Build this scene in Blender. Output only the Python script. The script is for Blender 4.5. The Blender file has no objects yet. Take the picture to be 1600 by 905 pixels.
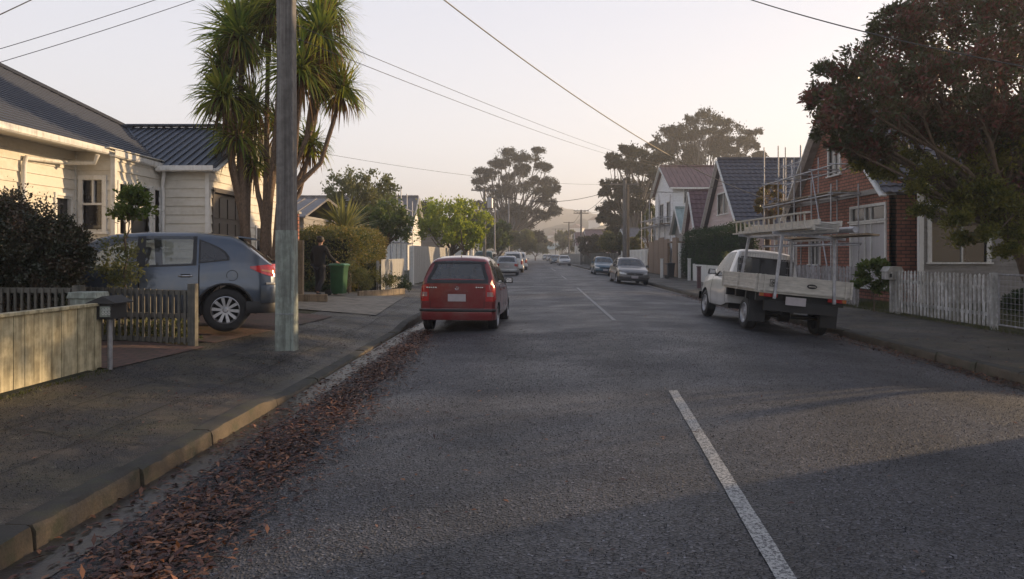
import bpy, bmesh, math, random
import numpy as np
from mathutils import Vector, Matrix
R = math.radians
random.seed(7); rng = np.random.default_rng(7)
scn = bpy.context.scene
C = scn.collection
# ------------------------------------------------------------------ camera, sky, sun, exposure
F, VX, HY, CH = 1155.0, 833.0, 397.0, 1.6
def XX(px, Y): return (px - VX) / F * Y
def ZZ(py, Y): return CH - (py - HY) / F * Y
cam = bpy.data.cameras.new('camera'); co = bpy.data.objects.new('camera', cam); C.objects.link(co)
co.location = (0, 0, CH); co.rotation_euler = (R(90), 0, 0)
cam.sensor_width = 36; cam.lens = 36 * F / 1600
cam.shift_x = (800 - VX) / 1600; cam.shift_y = (HY - 452.5) / 1600
cam.clip_end = 5000; cam.clip_start = 0.05
scn.camera = co
SUN_AZ, SUN_EL = R(65), R(10.8)
w = bpy.data.worlds.new('World'); scn.world = w; w.use_nodes = True
nt = w.node_tree; nt.nodes.clear()
out = nt.nodes.new('ShaderNodeOutputWorld'); bg = nt.nodes.new('ShaderNodeBackground')
sky = nt.nodes.new('ShaderNodeTexSky'); sky.sky_type = 'NISHITA'; sky.sun_disc = False
sky.sun_elevation = SUN_EL; sky.sun_rotation = SUN_AZ
sky.air_density = 1.0; sky.dust_density = 3.0; sky.ozone_density = 1.5
mx = nt.nodes.new('ShaderNodeMix'); mx.data_type = 'RGBA'
mx.inputs[0].default_value = 0.82
tcn = nt.nodes.new('ShaderNodeTexCoord'); spz = nt.nodes.new('ShaderNodeSeparateXYZ'); nt.links.new(tcn.outputs['Generated'], spz.inputs[0])
rmp = nt.nodes.new('ShaderNodeValToRGB'); nt.links.new(spz.outputs[2], rmp.inputs[0])
e_ = rmp.color_ramp.elements; e_.new(0.36); e_.new(0.14)
for q_, (ps, cc) in zip(e_, ((0.0, (0.97, 0.95, 0.94)), (0.14, (0.90, 0.89, 0.92)), (0.34, (0.71, 0.72, 0.81)), (0.65, (0.26, 0.30, 0.40)))): q_.position = ps; q_.color = cc + (1,)
vml = nt.nodes.new('ShaderNodeVectorMath'); vml.operation = 'SCALE'; vml.inputs[3].default_value = 7.6; nt.links.new(rmp.outputs[0], vml.inputs[0]); nt.links.new(vml.outputs[0], mx.inputs[7])
nt.links.new(sky.outputs[0], mx.inputs[6]); nt.links.new(mx.outputs[2], bg.inputs[0])
bg.inputs[1].default_value = 0.1
nt.links.new(bg.outputs[0], out.inputs[0])
sd = bpy.data.lights.new('sun', 'SUN'); sd.energy = 4.8; sd.angle = R(0.6); sd.color = (1.0, 0.70, 0.39)
so = bpy.data.objects.new('sun', sd); C.objects.link(so)
sv = Vector((math.sin(SUN_AZ) * math.cos(SUN_EL), math.cos(SUN_AZ) * math.cos(SUN_EL), math.sin(SUN_EL)))
so.rotation_euler = sv.to_track_quat('Z', 'Y').to_euler(); so.location = (60, 30, 30)
scn.view_settings.view_transform = 'Standard'; scn.view_settings.look = 'None'
scn.view_settings.exposure = 0.8; scn.view_settings.gamma = 1.0
scn.render.engine = 'CYCLES'
scn.cycles.volume_bounces = 0; scn.cycles.max_bounces = 6; scn.cycles.transparent_max_bounces = 16
scn.cycles.volume_step_rate = 5.0
# ------------------------------------------------------------------ materials
def newmat(name):
    m = bpy.data.materials.new(name); m.use_nodes = True
    return m, m.node_tree, m.node_tree.nodes['Principled BSDF']
def N(t, k, **kw):
    n = t.nodes.new(k)
    for a, b in kw.items(): setattr(n, a, b)
    return n
def ramp(t, fac, stops):
    r = N(t, 'ShaderNodeValToRGB'); e = r.color_ramp.elements
    while len(e) < len(stops): e.new(0.5)
    for i, (p, c) in enumerate(stops):
        e[i].position = p; e[i].color = tuple(c) + (1,)
    t.links.new(fac, r.inputs[0]); return r.outputs[0]
def noise(t, scale, detail=4, vec=None, rough=0.6):
    n = N(t, 'ShaderNodeTexNoise'); n.inputs['Scale'].default_value = scale; n.inputs['Detail'].default_value = detail
    n.inputs['Roughness'].default_value = rough
    if vec is not None: t.links.new(vec, n.inputs['Vector'])
    return n.outputs[0]
def coords(t, kind='Object', scale=None):
    c = N(t, 'ShaderNodeTexCoord').outputs[kind]
    if scale:
        mp = N(t, 'ShaderNodeMapping'); mp.inputs['Scale'].default_value = scale
        t.links.new(c, mp.inputs[0]); return mp.outputs[0]
    return c
def mixc(t, f, a, b, mode='MIX'):
    m = N(t, 'ShaderNodeMix', data_type='RGBA', blend_type=mode)
    for s, v in ((0, f), (6, a), (7, b)):
        if isinstance(v, (int, float)): m.inputs[s].default_value = v
        elif isinstance(v, tuple): m.inputs[s].default_value = v + (1,) if len(v) == 3 else v
        else: t.links.new(v, m.inputs[s])
    return m.outputs[2]
def bump(t, p, h, strength=0.3, dist=0.02):
    b = N(t, 'ShaderNodeBump'); b.inputs['Strength'].default_value = strength; b.inputs['Distance'].default_value = dist
    t.links.new(h, b.inputs['Height']); t.links.new(b.outputs[0], p.inputs['Normal'])
def simple(name, col, rough=0.6, metal=0.0, var=0.15, scale=6, bs=0.1, coat=0.0, spec=0.5, stretch=None):
    m, t, p = newmat(name)
    v = coords(t, 'Object', stretch) if stretch else coords(t)
    n = noise(t, scale, 5, v)
    a = tuple(min(1, c * (1 - var)) for c in col); b = tuple(min(1, c * (1 + var)) for c in col)
    t.links.new(ramp(t, n, [(0.3, a), (0.7, b)]), p.inputs['Base Color'])
    rr = N(t, 'ShaderNodeMapRange'); rr.inputs[3].default_value = max(0.02, rough - 0.08); rr.inputs[4].default_value = min(1, rough + 0.08)
    t.links.new(n, rr.inputs[0]); t.links.new(rr.outputs[0], p.inputs['Roughness'])
    p.inputs['Metallic'].default_value = metal; p.inputs['Coat Weight'].default_value = coat
    p.inputs['Specular IOR Level'].default_value = spec
    if bs: bump(t, p, noise(t, scale * 6, 3, v), bs, 0.01)
    return m
def paintwood(name, col, dirt, amount=0.5, stretch=(6, 6, 0.6), rough=0.6):
    m, t, p = newmat(name)
    n = noise(t, 1.6, 6, coords(t, 'Object', stretch), 0.7); n2 = noise(t, 9, 5, coords(t))
    f = mixc(t, 0.35, n, n2)
    t.links.new(ramp(t, f, [(0.36, dirt), (0.36 + 0.22 * amount, tuple(0.5 * (a + b) for a, b in zip(col, dirt))), (0.5 + 0.1 * amount, col)]), p.inputs['Base Color'])
    p.inputs['Roughness'].default_value = rough
    bump(t, p, n2, 0.15, 0.01)
    return m
def leafmat(name, cols, trans=0.35, rough=0.5, spec=0.3):
    m, t, p = newmat(name)
    a = N(t, 'ShaderNodeAttribute', attribute_name='rnd')
    k = len(cols)
    c = ramp(t, a.outputs['Fac'], [(i / max(1, k - 1), cols[i]) for i in range(k)])
    t.links.new(c, p.inputs['Base Color']); p.inputs['Roughness'].default_value = rough
    p.inputs['Specular IOR Level'].default_value = spec
    tr = N(t, 'ShaderNodeBsdfTranslucent'); t.links.new(mixc(t, 1.0, c, (1.6, 1.5, 0.9), 'MULTIPLY'), tr.inputs[0])
    ms = N(t, 'ShaderNodeMixShader'); ms.inputs[0].default_value = trans
    t.links.new(p.outputs[0], ms.inputs[1]); t.links.new(tr.outputs[0], ms.inputs[2])
    t.links.new(ms.outputs[0], t.nodes['Material Output'].inputs[0])
    return m
def carpaint(name, col, metal=0.4, rough=0.35):
    m, t, p = newmat(name)
    n = noise(t, 3, 5, coords(t)); 
    t.links.new(mixc(t, ramp(t, n, [(0.45, (0, 0, 0)), (0.8, (0.35, 0.35, 0.35))]), tuple(col), (0.16, 0.15, 0.13)), p.inputs['Base Color'])
    p.inputs['Metallic'].default_value = metal; p.inputs['Roughness'].default_value = rough
    p.inputs['Coat Weight'].default_value = 0.9; p.inputs['Coat Roughness'].default_value = 0.08
    return m
def glassmat(name, tint, dust_refl=0.09):
    m = bpy.data.materials.new(name); m.use_nodes = True; t = m.node_tree; t.nodes.clear()
    o = N(t, 'ShaderNodeOutputMaterial'); tr = N(t, 'ShaderNodeBsdfTransparent'); tr.inputs[0].default_value = tint + (1,)
    g = N(t, 'ShaderNodeBsdfGlossy'); g.inputs['Roughness'].default_value = 0.04
    fr = N(t, 'ShaderNodeFresnel'); fr.inputs[0].default_value = 2.0
    ms = N(t, 'ShaderNodeMixShader'); t.links.new(fr.outputs[0], ms.inputs[0])
    df = N(t, 'ShaderNodeBsdfDiffuse'); df.inputs[0].default_value = (0.45, 0.46, 0.45, 1); du = N(t, 'ShaderNodeMixShader'); du.inputs[0].default_value = dust_refl  # pale grey dust film, its colour also standing in for reflections
    t.links.new(tr.outputs[0], du.inputs[1]); t.links.new(df.outputs[0], du.inputs[2])
    t.links.new(du.outputs[0], ms.inputs[1]); t.links.new(g.outputs[0], ms.inputs[2]); t.links.new(ms.outputs[0], o.inputs[0])
    return m
M = {}
# asphalt
def asphalt(name, base, damp=0.3, moss=None, sc=130):
    m, t, p = newmat(name); v = coords(t)
    vo = N(t, 'ShaderNodeTexVoronoi'); vo.inputs['Scale'].default_value = sc; t.links.new(v, vo.inputs['Vector'])
    big = noise(t, 0.55, 5, v); mid = noise(t, 5, 5, v)
    chip = ramp(t, vo.outputs['Color'], [(0.0, tuple(c * 0.2 for c in base)), (0.5, base), (0.85, tuple(c * 2.0 for c in base)), (1.0, tuple(c * 5.5 for c in base))])
    c = mixc(t, ramp(t, big, [(0.35, (0, 0, 0)), (0.65, (1, 1, 1))]), chip, mixc(t, 1.0, chip, (0.62, 0.62, 0.66), 'MULTIPLY'))
    c = mixc(t, ramp(t, mid, [(0.55, (0, 0, 0)), (0.75, (0.5, 0.5, 0.5))]), c, tuple(x * 1.5 for x in base))
    if moss:
        mn = noise(t, 1.3, 8, v, 0.75)
        c = mixc(t, ramp(t, mn, [(0.45, (0, 0, 0)), (0.6, (0.85, 0.85, 0.85))]), c, moss)
        c = mixc(t, ramp(t, noise(t, 2.6, 6, v, 0.7), [(0.5, (0, 0, 0)), (0.66, (0.75,) * 3)]), c, (0.105, 0.08, 0.065))
        ln = noise(t, 5.5, 8, v, 0.85)
        c = mixc(t, ramp(t, ln, [(0.6, (0, 0, 0)), (0.66, (0.8, 0.8, 0.8))]), c, (0.26, 0.25, 0.19))
    t.links.new(c, p.inputs['Base Color'])
    t.links.new(ramp(t, big, [(0.3, (0.36,) * 3), (0.6, (0.6,) * 3)]), p.inputs['Roughness'])
    b1 = N(t, 'ShaderNodeBump'); b1.inputs['Strength'].default_value = 1.0; b1.inputs['Distance'].default_value = 0.012
    t.links.new(vo.outputs['Distance'], b1.inputs['Height'])
    b2 = N(t, 'ShaderNodeBump'); b2.inputs['Strength'].default_value = 0.4; b2.inputs['Distance'].default_value = 0.02
    t.links.new(mid, b2.inputs['Height']); t.links.new(b1.outputs[0], b2.inputs['Normal']); t.links.new(b2.outputs[0], p.inputs['Normal'])
    return m
def road_extras():
    m = M['road']; t = m.node_tree; p = t.nodes['Principled BSDF']; v = coords(t)
    old = p.inputs['Base Color'].links[0].from_socket
    s = N(t, 'ShaderNodeSeparateXYZ'); t.links.new(v, s.inputs[0])
    # wheel tracks: paler worn bands running along the street
    wv = N(t, 'ShaderNodeMath', operation='MULTIPLY'); t.links.new(s.outputs[0], wv.inputs[0]); wv.inputs[1].default_value = 3.6
    sn = N(t, 'ShaderNodeMath', operation='SINE'); t.links.new(wv.outputs[0], sn.inputs[0])
    mr = N(t, 'ShaderNodeMapRange'); mr.inputs[1].default_value = -1; mr.inputs[2].default_value = 1; mr.inputs[3].default_value = 0.82; mr.inputs[4].default_value = 1.2; t.links.new(sn.outputs[0], mr.inputs[0])
    c = mixc(t, 1.0, old, mr.outputs[0], 'MULTIPLY')
    # dark oily drips and old cracks sealed with tar
    v2 = N(t, 'ShaderNodeTexVoronoi', feature='DISTANCE_TO_EDGE'); v2.inputs['Scale'].default_value = 0.28
    wob = N(t, 'ShaderNodeMix', data_type='VECTOR'); nn = N(t, 'ShaderNodeTexNoise'); nn.inputs['Scale'].default_value = 1.4; nn.inputs['Detail'].default_value = 6; t.links.new(v, nn.inputs['Vector'])
    wob.inputs[0].default_value = 0.35; t.links.new(v, wob.inputs[4]); t.links.new(nn.outputs['Color'], wob.inputs[5]); t.links.new(wob.outputs[1], v2.inputs['Vector'])
    gate = ramp(t, noise(t, 0.3, 2, v), [(0.5, (0, 0, 0)), (0.56, (1, 1, 1))])
    ck = mixc(t, 1.0, ramp(t, v2.outputs['Distance'], [(0.0, (0.8,) * 3), (0.012, (0.0,) * 3)]), gate, 'MULTIPLY')
    c = mixc(t, ck, c, (0.018, 0.018, 0.02))
    dr = noise(t, 1.1, 3, coords(t, 'Object', (1.5, 0.25, 1)))
    c = mixc(t, ramp(t, dr, [(0.6, (0, 0, 0)), (0.72, (0.55,) * 3)]), c, (0.025, 0.025, 0.027))
    t.links.new(c, p.inputs['Base Color'])
M['road'] = asphalt('asphalt', (0.052, 0.052, 0.058), sc=62)
M['foot'] = asphalt('footpath_asphalt', (0.036, 0.033, 0.033), moss=(0.075, 0.068, 0.035), sc=110)
road_extras()
def concrete(name, col, rough=0.8, moss=0.3):
    m, t, p = newmat(name); v = coords(t)
    n = noise(t, 2.2, 8, v, 0.7); n2 = noise(t, 60, 4, v)
    c = ramp(t, n, [(0.3, tuple(x * 0.5 for x in col)), (0.5, col), (0.7, tuple(x * 1.25 for x in col))])
    c = mixc(t, ramp(t, noise(t, 4.5, 7, v, 0.7), [(0.5, (0, 0, 0)), (0.65, (moss,) * 3)]), c, (0.05, 0.052, 0.03))
    c = mixc(t, 0.35, c, mixc(t, 1.0, c, ramp(t, n2, [(0.3, (0.4,) * 3), (0.7, (1.5,) * 3)]), 'MULTIPLY'))
    t.links.new(c, p.inputs['Base Color']); p.inputs['Roughness'].default_value = rough
    bump(t, p, n2, 0.5, 0.006); return m
M['kerb'] = concrete('kerb_concrete', (0.095, 0.074, 0.052), moss=0.9)
M['kerbtop'] = concrete('mossy_kerb_top', (0.036, 0.034, 0.03), moss=0.8)
M['channel'] = concrete('channel_concrete', (0.045, 0.043, 0.043), 0.3, 0.5)
M['conc'] = concrete('path_concrete', (0.24, 0.215, 0.18), 0.75, 0.4)
M['polec'] = concrete('pole_concrete', (0.20, 0.21, 0.20), 0.8, 0.35)
M['grass'] = leafmat('grass', [(0.03, 0.045, 0.012), (0.06, 0.075, 0.02), (0.11, 0.1, 0.035)], 0.3)
m, t, p = newmat('earth'); v = coords(t)
t.links.new(ramp(t, noise(t, 2.5, 8, v, 0.7), [(0.35, (0.03, 0.035, 0.014)), (0.55, (0.055, 0.05, 0.025)), (0.7, (0.04, 0.055, 0.018))]), p.inputs['Base Color'])
p.inputs['Roughness'].default_value = 0.95; bump(t, p, noise(t, 30, 5, v), 0.8, 0.03); M['earth'] = m
m, t, p = newmat('brick_paving'); br = N(t, 'ShaderNodeTexBrick'); br.inputs['Scale'].default_value = 1
v = coords(t); t.links.new(v, br.inputs['Vector'])
br.inputs['Brick Width'].default_value = 0.23; br.inputs['Row Height'].default_value = 0.115; br.inputs['Mortar Size'].default_value = 0.012
br.inputs['Color1'].default_value = (0.15, 0.08, 0.06, 1); br.inputs['Color2'].default_value = (0.10, 0.06, 0.05, 1); br.inputs['Mortar'].default_value = (0.05, 0.045, 0.035, 1)
c = mixc(t, ramp(t, noise(t, 2, 6, v), [(0.5, (0, 0, 0)), (0.65, (0.7,) * 3)]), br.outputs[0], (0.05, 0.048, 0.03))
t.links.new(c, p.inputs['Base Color']); p.inputs['Roughness'].default_value = 0.8; bump(t, p, br.outputs['Fac'], -0.4, 0.01); M['paver'] = m
def brickmat(name, c1, c2, mo, axis):
    m, t, p = newmat(name); c = coords(t)
    s = N(t, 'ShaderNodeSeparateXYZ'); t.links.new(c, s.inputs[0]); cb = N(t, 'ShaderNodeCombineXYZ')
    ad = N(t, 'ShaderNodeMath', operation='ADD'); t.links.new(s.outputs[0], ad.inputs[0]); t.links.new(s.outputs[1], ad.inputs[1])
    t.links.new(ad.outputs[0], cb.inputs[0]); t.links.new(s.outputs[2], cb.inputs[1])
    br = N(t, 'ShaderNodeTexBrick'); t.links.new(cb.outputs[0], br.inputs['Vector']); br.inputs['Scale'].default_value = 1
    br.inputs['Brick Width'].default_value = 0.30; br.inputs['Row Height'].default_value = 0.115; br.inputs['Mortar Size'].default_value = 0.014
    br.inputs['Color1'].default_value = c1 + (1,); br.inputs['Color2'].default_value = c2 + (1,); br.inputs['Mortar'].default_value = mo + (1,)
    n = noise(t, 3, 6, c)
    t.links.new(mixc(t, 0.5, br.outputs[0], mixc(t, 1.0, br.outputs[0], ramp(t, n, [(0.3, (0.35,) * 3), (0.7, (1.3,) * 3)]), 'MULTIPLY')), p.inputs['Base Color'])
    p.inputs['Roughness'].default_value = 0.85; bump(t, p, br.outputs['Fac'], -0.6, 0.015); return m
M['brick'] = brickmat('red_brick', (0.38, 0.15, 0.10), (0.27, 0.11, 0.075), (0.06, 0.045, 0.04), 0)
M['cream'] = paintwood('cream_weatherboard', (0.68, 0.65, 0.58), (0.56, 0.52, 0.44), 0.4, (0.5, 0.5, 2))
M['white'] = paintwood('white_paint', (0.74, 0.73, 0.70), (0.5, 0.48, 0.43), 0.3)
M['whitebd'] = paintwood('white_weatherboard', (0.72, 0.73, 0.75), (0.5, 0.5, 0.5), 0.3, (0.5, 0.5, 5))
M['pinkbd'] = paintwood('pinkish_weatherboard', (0.55, 0.43, 0.41), (0.4, 0.3, 0.28), 0.3, (0.5, 0.5, 5))
M['greybd'] = paintwood('grey_board', (0.27, 0.255, 0.24), (0.17, 0.155, 0.14), 0.4, (0.5, 0.5, 5))
M['fencetan'] = paintwood('worn_cream_fence', (0.52, 0.46, 0.30), (0.2, 0.17, 0.10), 0.55, (5, 5, 0.5))
M['fencegrey'] = paintwood('weathered_grey_timber', (0.19, 0.18, 0.155), (0.07, 0.075, 0.055), 0.5)
M['rail'] = paintwood('mossy_dark_timber', (0.13, 0.12, 0.10), (0.05, 0.05, 0.04), 0.5)
M['picket'] = paintwood('peeling_white_picket', (0.62, 0.61, 0.60), (0.2, 0.19, 0.17), 0.75, (4, 4, 0.8))
M['picketold'] = paintwood('faded_picket', (0.36, 0.35, 0.37), (0.16, 0.15, 0.14), 0.7, (4, 4, 0.8))
M['greyfence'] = paintwood('pale_grey_fence', (0.40, 0.39, 0.37), (0.26, 0.25, 0.23), 0.5)
M['ply'] = paintwood('plywood', (0.24, 0.165, 0.115), (0.14, 0.09, 0.06), 0.5)
M['timber'] = paintwood('raw_timber', (0.30, 0.22, 0.14), (0.12, 0.085, 0.05), 0.5)
M['poletimber'] = paintwood('old_pole_timber', (0.21, 0.195, 0.18), (0.09, 0.08, 0.072), 0.6, (14, 14, 0.25), 0.8)
M['polegreen'] = paintwood('flaking_pale_green_paint', (0.32, 0.355, 0.31), (0.15, 0.155, 0.135), 0.6, (8, 8, 0.9), 0.8)
M['slate'] = simple('dark_roof_shingle', (0.052, 0.06, 0.082), 0.6, 0, 0.45, 14, 0.3, stretch=(1, 5, 5))
M['longrun'] = simple('blue_grey_roofing_steel', (0.085, 0.10, 0.13), 0.45, 0.3, 0.15, 3, 0.0)
M['tile'] = simple('dark_blue_roof_tile', (0.055, 0.058, 0.078), 0.5, 0, 0.4, 9, 0.2)
M['tilered'] = simple('dull_purple_roof_tile', (0.11, 0.06, 0.07), 0.55, 0, 0.4, 9, 0.2)
M['rust'] = simple('rusty_roofing_iron', (0.17, 0.10, 0.10), 0.6, 0.1, 0.4, 2, 0.1, stretch=(3, 0.4, 0.4))
M['teal'] = simple('pale_teal_roof', (0.25, 0.33, 0.33), 0.6, 0, 0.2, 2, 0.1)
M['greyroof'] = simple('grey_iron_roof', (0.17, 0.16, 0.165), 0.6, 0.1, 0.25, 2, 0.1)
M['glassd'] = simple('window_glass', (0.022, 0.022, 0.025), 0.06, 0, 0.3, 1, 0, spec=0.8)
M['curtain'] = simple('drawn_curtain', (0.42, 0.40, 0.40), 0.8, 0, 0.2, 2, 0.0, stretch=(12, 12, 0.3))
M['garagedoor'] = simple('dark_brown_garage_door', (0.07, 0.058, 0.05), 0.5, 0, 0.25, 4, 0.1)
M['black'] = simple('black_plastic', (0.018, 0.018, 0.02), 0.5, 0, 0.2, 5, 0)
M['darkgap'] = simple('dark_gap', (0.008, 0.008, 0.009), 0.8, 0, 0.1, 5, 0)
M['rubber'] = simple('tyre_rubber', (0.02, 0.02, 0.021), 0.75, 0, 0.3, 20, 0.2)
M['alloy'] = simple('alloy_wheel', (0.45, 0.45, 0.47), 0.35, 0.8, 0.15, 10, 0)
M['steel'] = simple('galvanised_steel', (0.36, 0.36, 0.38), 0.45, 0.6, 0.3, 12, 0.05)
M['alu'] = simple('dull_aluminium', (0.50, 0.47, 0.42), 0.5, 0.25, 0.2, 5, 0.03, stretch=(1, 1, 4))
M['chrome'] = simple('bright_metal', (0.6, 0.6, 0.62), 0.2, 0.9, 0.1, 5, 0)
M['lens_red'] = simple('red_lamp_lens', (0.42, 0.02, 0.02), 0.15, 0, 0.2, 10, 0, coat=1)
M['lens_clear'] = simple('clear_lamp_lens', (0.5, 0.5, 0.5), 0.12, 0.3, 0.2, 10, 0, coat=1)
M['lens_orange'] = simple('orange_lamp_lens', (0.5, 0.18, 0.05), 0.15, 0, 0.2, 10, 0, coat=1)
M['plate'] = simple('number_plate', (0.42, 0.38, 0.39), 0.5, 0, 0.08, 10, 0)
M['seat'] = simple('seat_fabric', (0.035, 0.035, 0.04), 0.9, 0, 0.2, 10, 0)
M['glass'] = glassmat('car_glass', (0.8, 0.84, 0.82)); M['glassdk'] = glassmat('tinted_car_glass', (0.22, 0.24, 0.25), 0.04)
M['wire'] = simple('cable', (0.03, 0.03, 0.032), 0.6, 0, 0.1, 3, 0)
M['wirepale'] = simple('pale_cable', (0.32, 0.27, 0.2), 0.5, 0, 0.1, 3, 0)
M['bin'] = simple('green_bin_plastic', (0.02, 0.085, 0.03), 0.4, 0, 0.2, 5, 0)
M['binlid'] = simple('green_bin_lid', (0.05, 0.17, 0.07), 0.35, 0, 0.15, 5, 0)
M['cloth'] = simple('black_cloth', (0.008, 0.008, 0.010), 0.9, 0, 0.3, 12, 0.3)
M['denim'] = simple('dark_trousers', (0.016, 0.017, 0.024), 0.9, 0, 0.3, 12, 0.3)
M['skin'] = simple('skin', (0.36, 0.2, 0.14), 0.5, 0, 0.1, 10, 0)
M['hair'] = simple('dark_hair', (0.02, 0.014, 0.01), 0.6, 0, 0.3, 30, 0.3)
M['bark'] = simple('brown_bark', (0.12, 0.085, 0.06), 0.9, 0, 0.5, 7, 0.8, stretch=(4, 4, 1))
M['barkgrey'] = simple('grey_bark', (0.13, 0.115, 0.10), 0.9, 0, 0.5, 7, 0.8, stretch=(4, 4, 1))
M['hill'] = None
# ------------------------------------------------------------------ mesh helpers
class MB:
    def __init__(s): s.v = []; s.f = []; s.m = []
    def poly(s, pts, mi=0):
        b = len(s.v); s.v += [tuple(p) for p in pts]; s.f.append(tuple(range(b, b + len(pts)))); s.m.append(mi)
    def grid(s, rows, mi=0, mif=None, close=False):
        b = len(s.v); nr = len(rows); nc = len(rows[0])
        for r in rows: s.v += [tuple(p) for p in r]
        for i in range(nr - 1):
            for j in range(nc if close else nc - 1):
                k = (j + 1) % nc
                s.f.append((b + i * nc + j, b + i * nc + k, b + (i + 1) * nc + k, b + (i + 1) * nc + j))
                s.m.append(mif(i, j) if mif else mi)
    def box(s, c, d, mi=0, rot=None, taper=1.0):
        c = Vector(c); x, y, z = d[0] / 2, d[1] / 2, d[2] / 2
        P = [Vector((a * x * (taper if e > 0 else 1), b_ * y * (taper if e > 0 else 1), e * z)) for e in (-1, 1) for a, b_ in ((-1, -1), (1, -1), (1, 1), (-1, 1))]
        if rot is not None: P = [rot @ q for q in P]
        b = len(s.v); s.v += [tuple(c + q) for q in P]
        for f in ((0, 3, 2, 1), (4, 5, 6, 7), (0, 1, 5, 4), (1, 2, 6, 5), (2, 3, 7, 6), (3, 0, 4, 7)):
            s.f.append(tuple(b + i for i in f)); s.m.append(mi)
    def bb(s, x0, x1, y0, y1, z0, z1, mi=0):
        s.box(((x0 + x1) / 2, (y0 + y1) / 2, (z0 + z1) / 2), (abs(x1 - x0), abs(y1 - y0), abs(z1 - z0)), mi)
    def beam(s, p, q, wd, dp=None, mi=0, up=(0, 0, 1)):
        p = Vector(p); q = Vector(q); dp = dp or wd; z = (q - p); L = z.length
        if L < 1e-6: return
        z.normalize(); u = Vector(up)
        if abs(z.dot(u)) > 0.98: u = Vector((0, 1, 0))
        x = z.cross(u).normalized(); y = z.cross(x).normalized()
        rot = Matrix((x, y, z)).transposed()
        s.box((p + q) / 2, (wd, dp, L), mi, rot)
    def tube(s, pts, r, n=8, mi=0, cap=True):
        pts = [Vector(p) for p in pts]; k = len(pts)
        rs = r if isinstance(r, (list, tuple)) else [r] * k
        rows = []; px = None
        for i in range(k):
            d = (pts[min(i + 1, k - 1)] - pts[max(i - 1, 0)])
            if d.length < 1e-9: d = Vector((0, 0, 1))
            d.normalize()
            if px is None:
                px = d.cross(Vector((0, 0, 1)) if abs(d.z) < 0.9 else Vector((1, 0, 0))).normalized()
            else:
                px = (px - d * px.dot(d)); px = px.normalized() if px.length > 1e-6 else d.orthogonal().normalized()
            py = d.cross(px)
            rows.append([pts[i] + (px * math.cos(a) + py * math.sin(a)) * rs[i] for a in [2 * math.pi * j / n for j in range(n)]])
        s.grid(rows, mi, close=True)
        if cap: s.poly(rows[0][::-1], mi); s.poly(rows[-1], mi)
    def lathe(s, prof, c, axis='y', n=32, mi=0, mif=None):
        rows = []
        for a, r_ in prof:
            row = []
            for j in range(n):
                th = 2 * math.pi * j / n; u, v_ = r_ * math.cos(th), r_ * math.sin(th)
                row.append((c[0] + u, c[1] + a, c[2] + v_) if axis == 'y' else (c[0] + u, c[1] + v_, c[2] + a))
            rows.append(row)
        s.grid(rows, mi, mif, close=True)
    def prism(s, prof, axis, a0, a1, mi=0):
        def mk(u, v_, a): return (a, u, v_) if axis == 'x' else ((u, a, v_) if axis == 'y' else (u, v_, a))
        A = [mk(u, v_, a0) for u, v_ in prof]; B = [mk(u, v_, a1) for u, v_ in prof]
        s.poly(A[::-1], mi); s.poly(B, mi); n = len(A)
        for i in range(n): s.poly([A[i], A[(i + 1) % n], B[(i + 1) % n], B[i]], mi)
    def build(s, name, mats, parent=None, smooth=None, label=None, bevel=None):
        me = bpy.data.meshes.new(name); me.from_pydata(s.v, [], s.f)
        if not isinstance(mats, (list, tuple)): mats = [mats]
        for m_ in mats: me.materials.append(M[m_] if isinstance(m_, str) else m_)
        if len(mats) > 1: me.polygons.foreach_set('material_index', s.m)
        bm = bmesh.new(); bm.from_mesh(me); bmesh.ops.remove_doubles(bm, verts=bm.verts, dist=1e-5)
        bmesh.ops.recalc_face_normals(bm, faces=bm.faces); bm.to_mesh(me); bm.free()
        if smooth:
            me.polygons.foreach_set('use_smooth', [True] * len(me.polygons)); me.set_sharp_from_angle(angle=R(smooth))
        o = bpy.data.objects.new(name, me); C.objects.link(o)
        if parent is not None: o.parent = parent
        if bevel:
            b = o.modifiers.new('bevel', 'BEVEL'); b.width = bevel; b.segments = 2; b.limit_method = 'ANGLE'
        if label: o['label'] = label
        return o
def tag(o, label=None, cat=None, group=None, kind=None):
    if label: o['label'] = label
    if cat: o['category'] = cat
    if group: o['group'] = group
    if kind: o['kind'] = kind
    return o
def empty(name, loc, rz=0.0, rx=0.0, ry=0.0):
    o = bpy.data.objects.new(name, None); C.objects.link(o); o.location = loc; o.rotation_euler = (rx, ry, rz); o.empty_display_size = 0.2
    return o
def copy_tree(o, parent=None):
    c = o.copy(); C.objects.link(c); c.parent = parent
    for ch in list(o.children): copy_tree(ch, c)
    return c
def struct(mb, name, mats, smooth=None): return tag(mb.build(name, mats, None, smooth), kind='structure')
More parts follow.
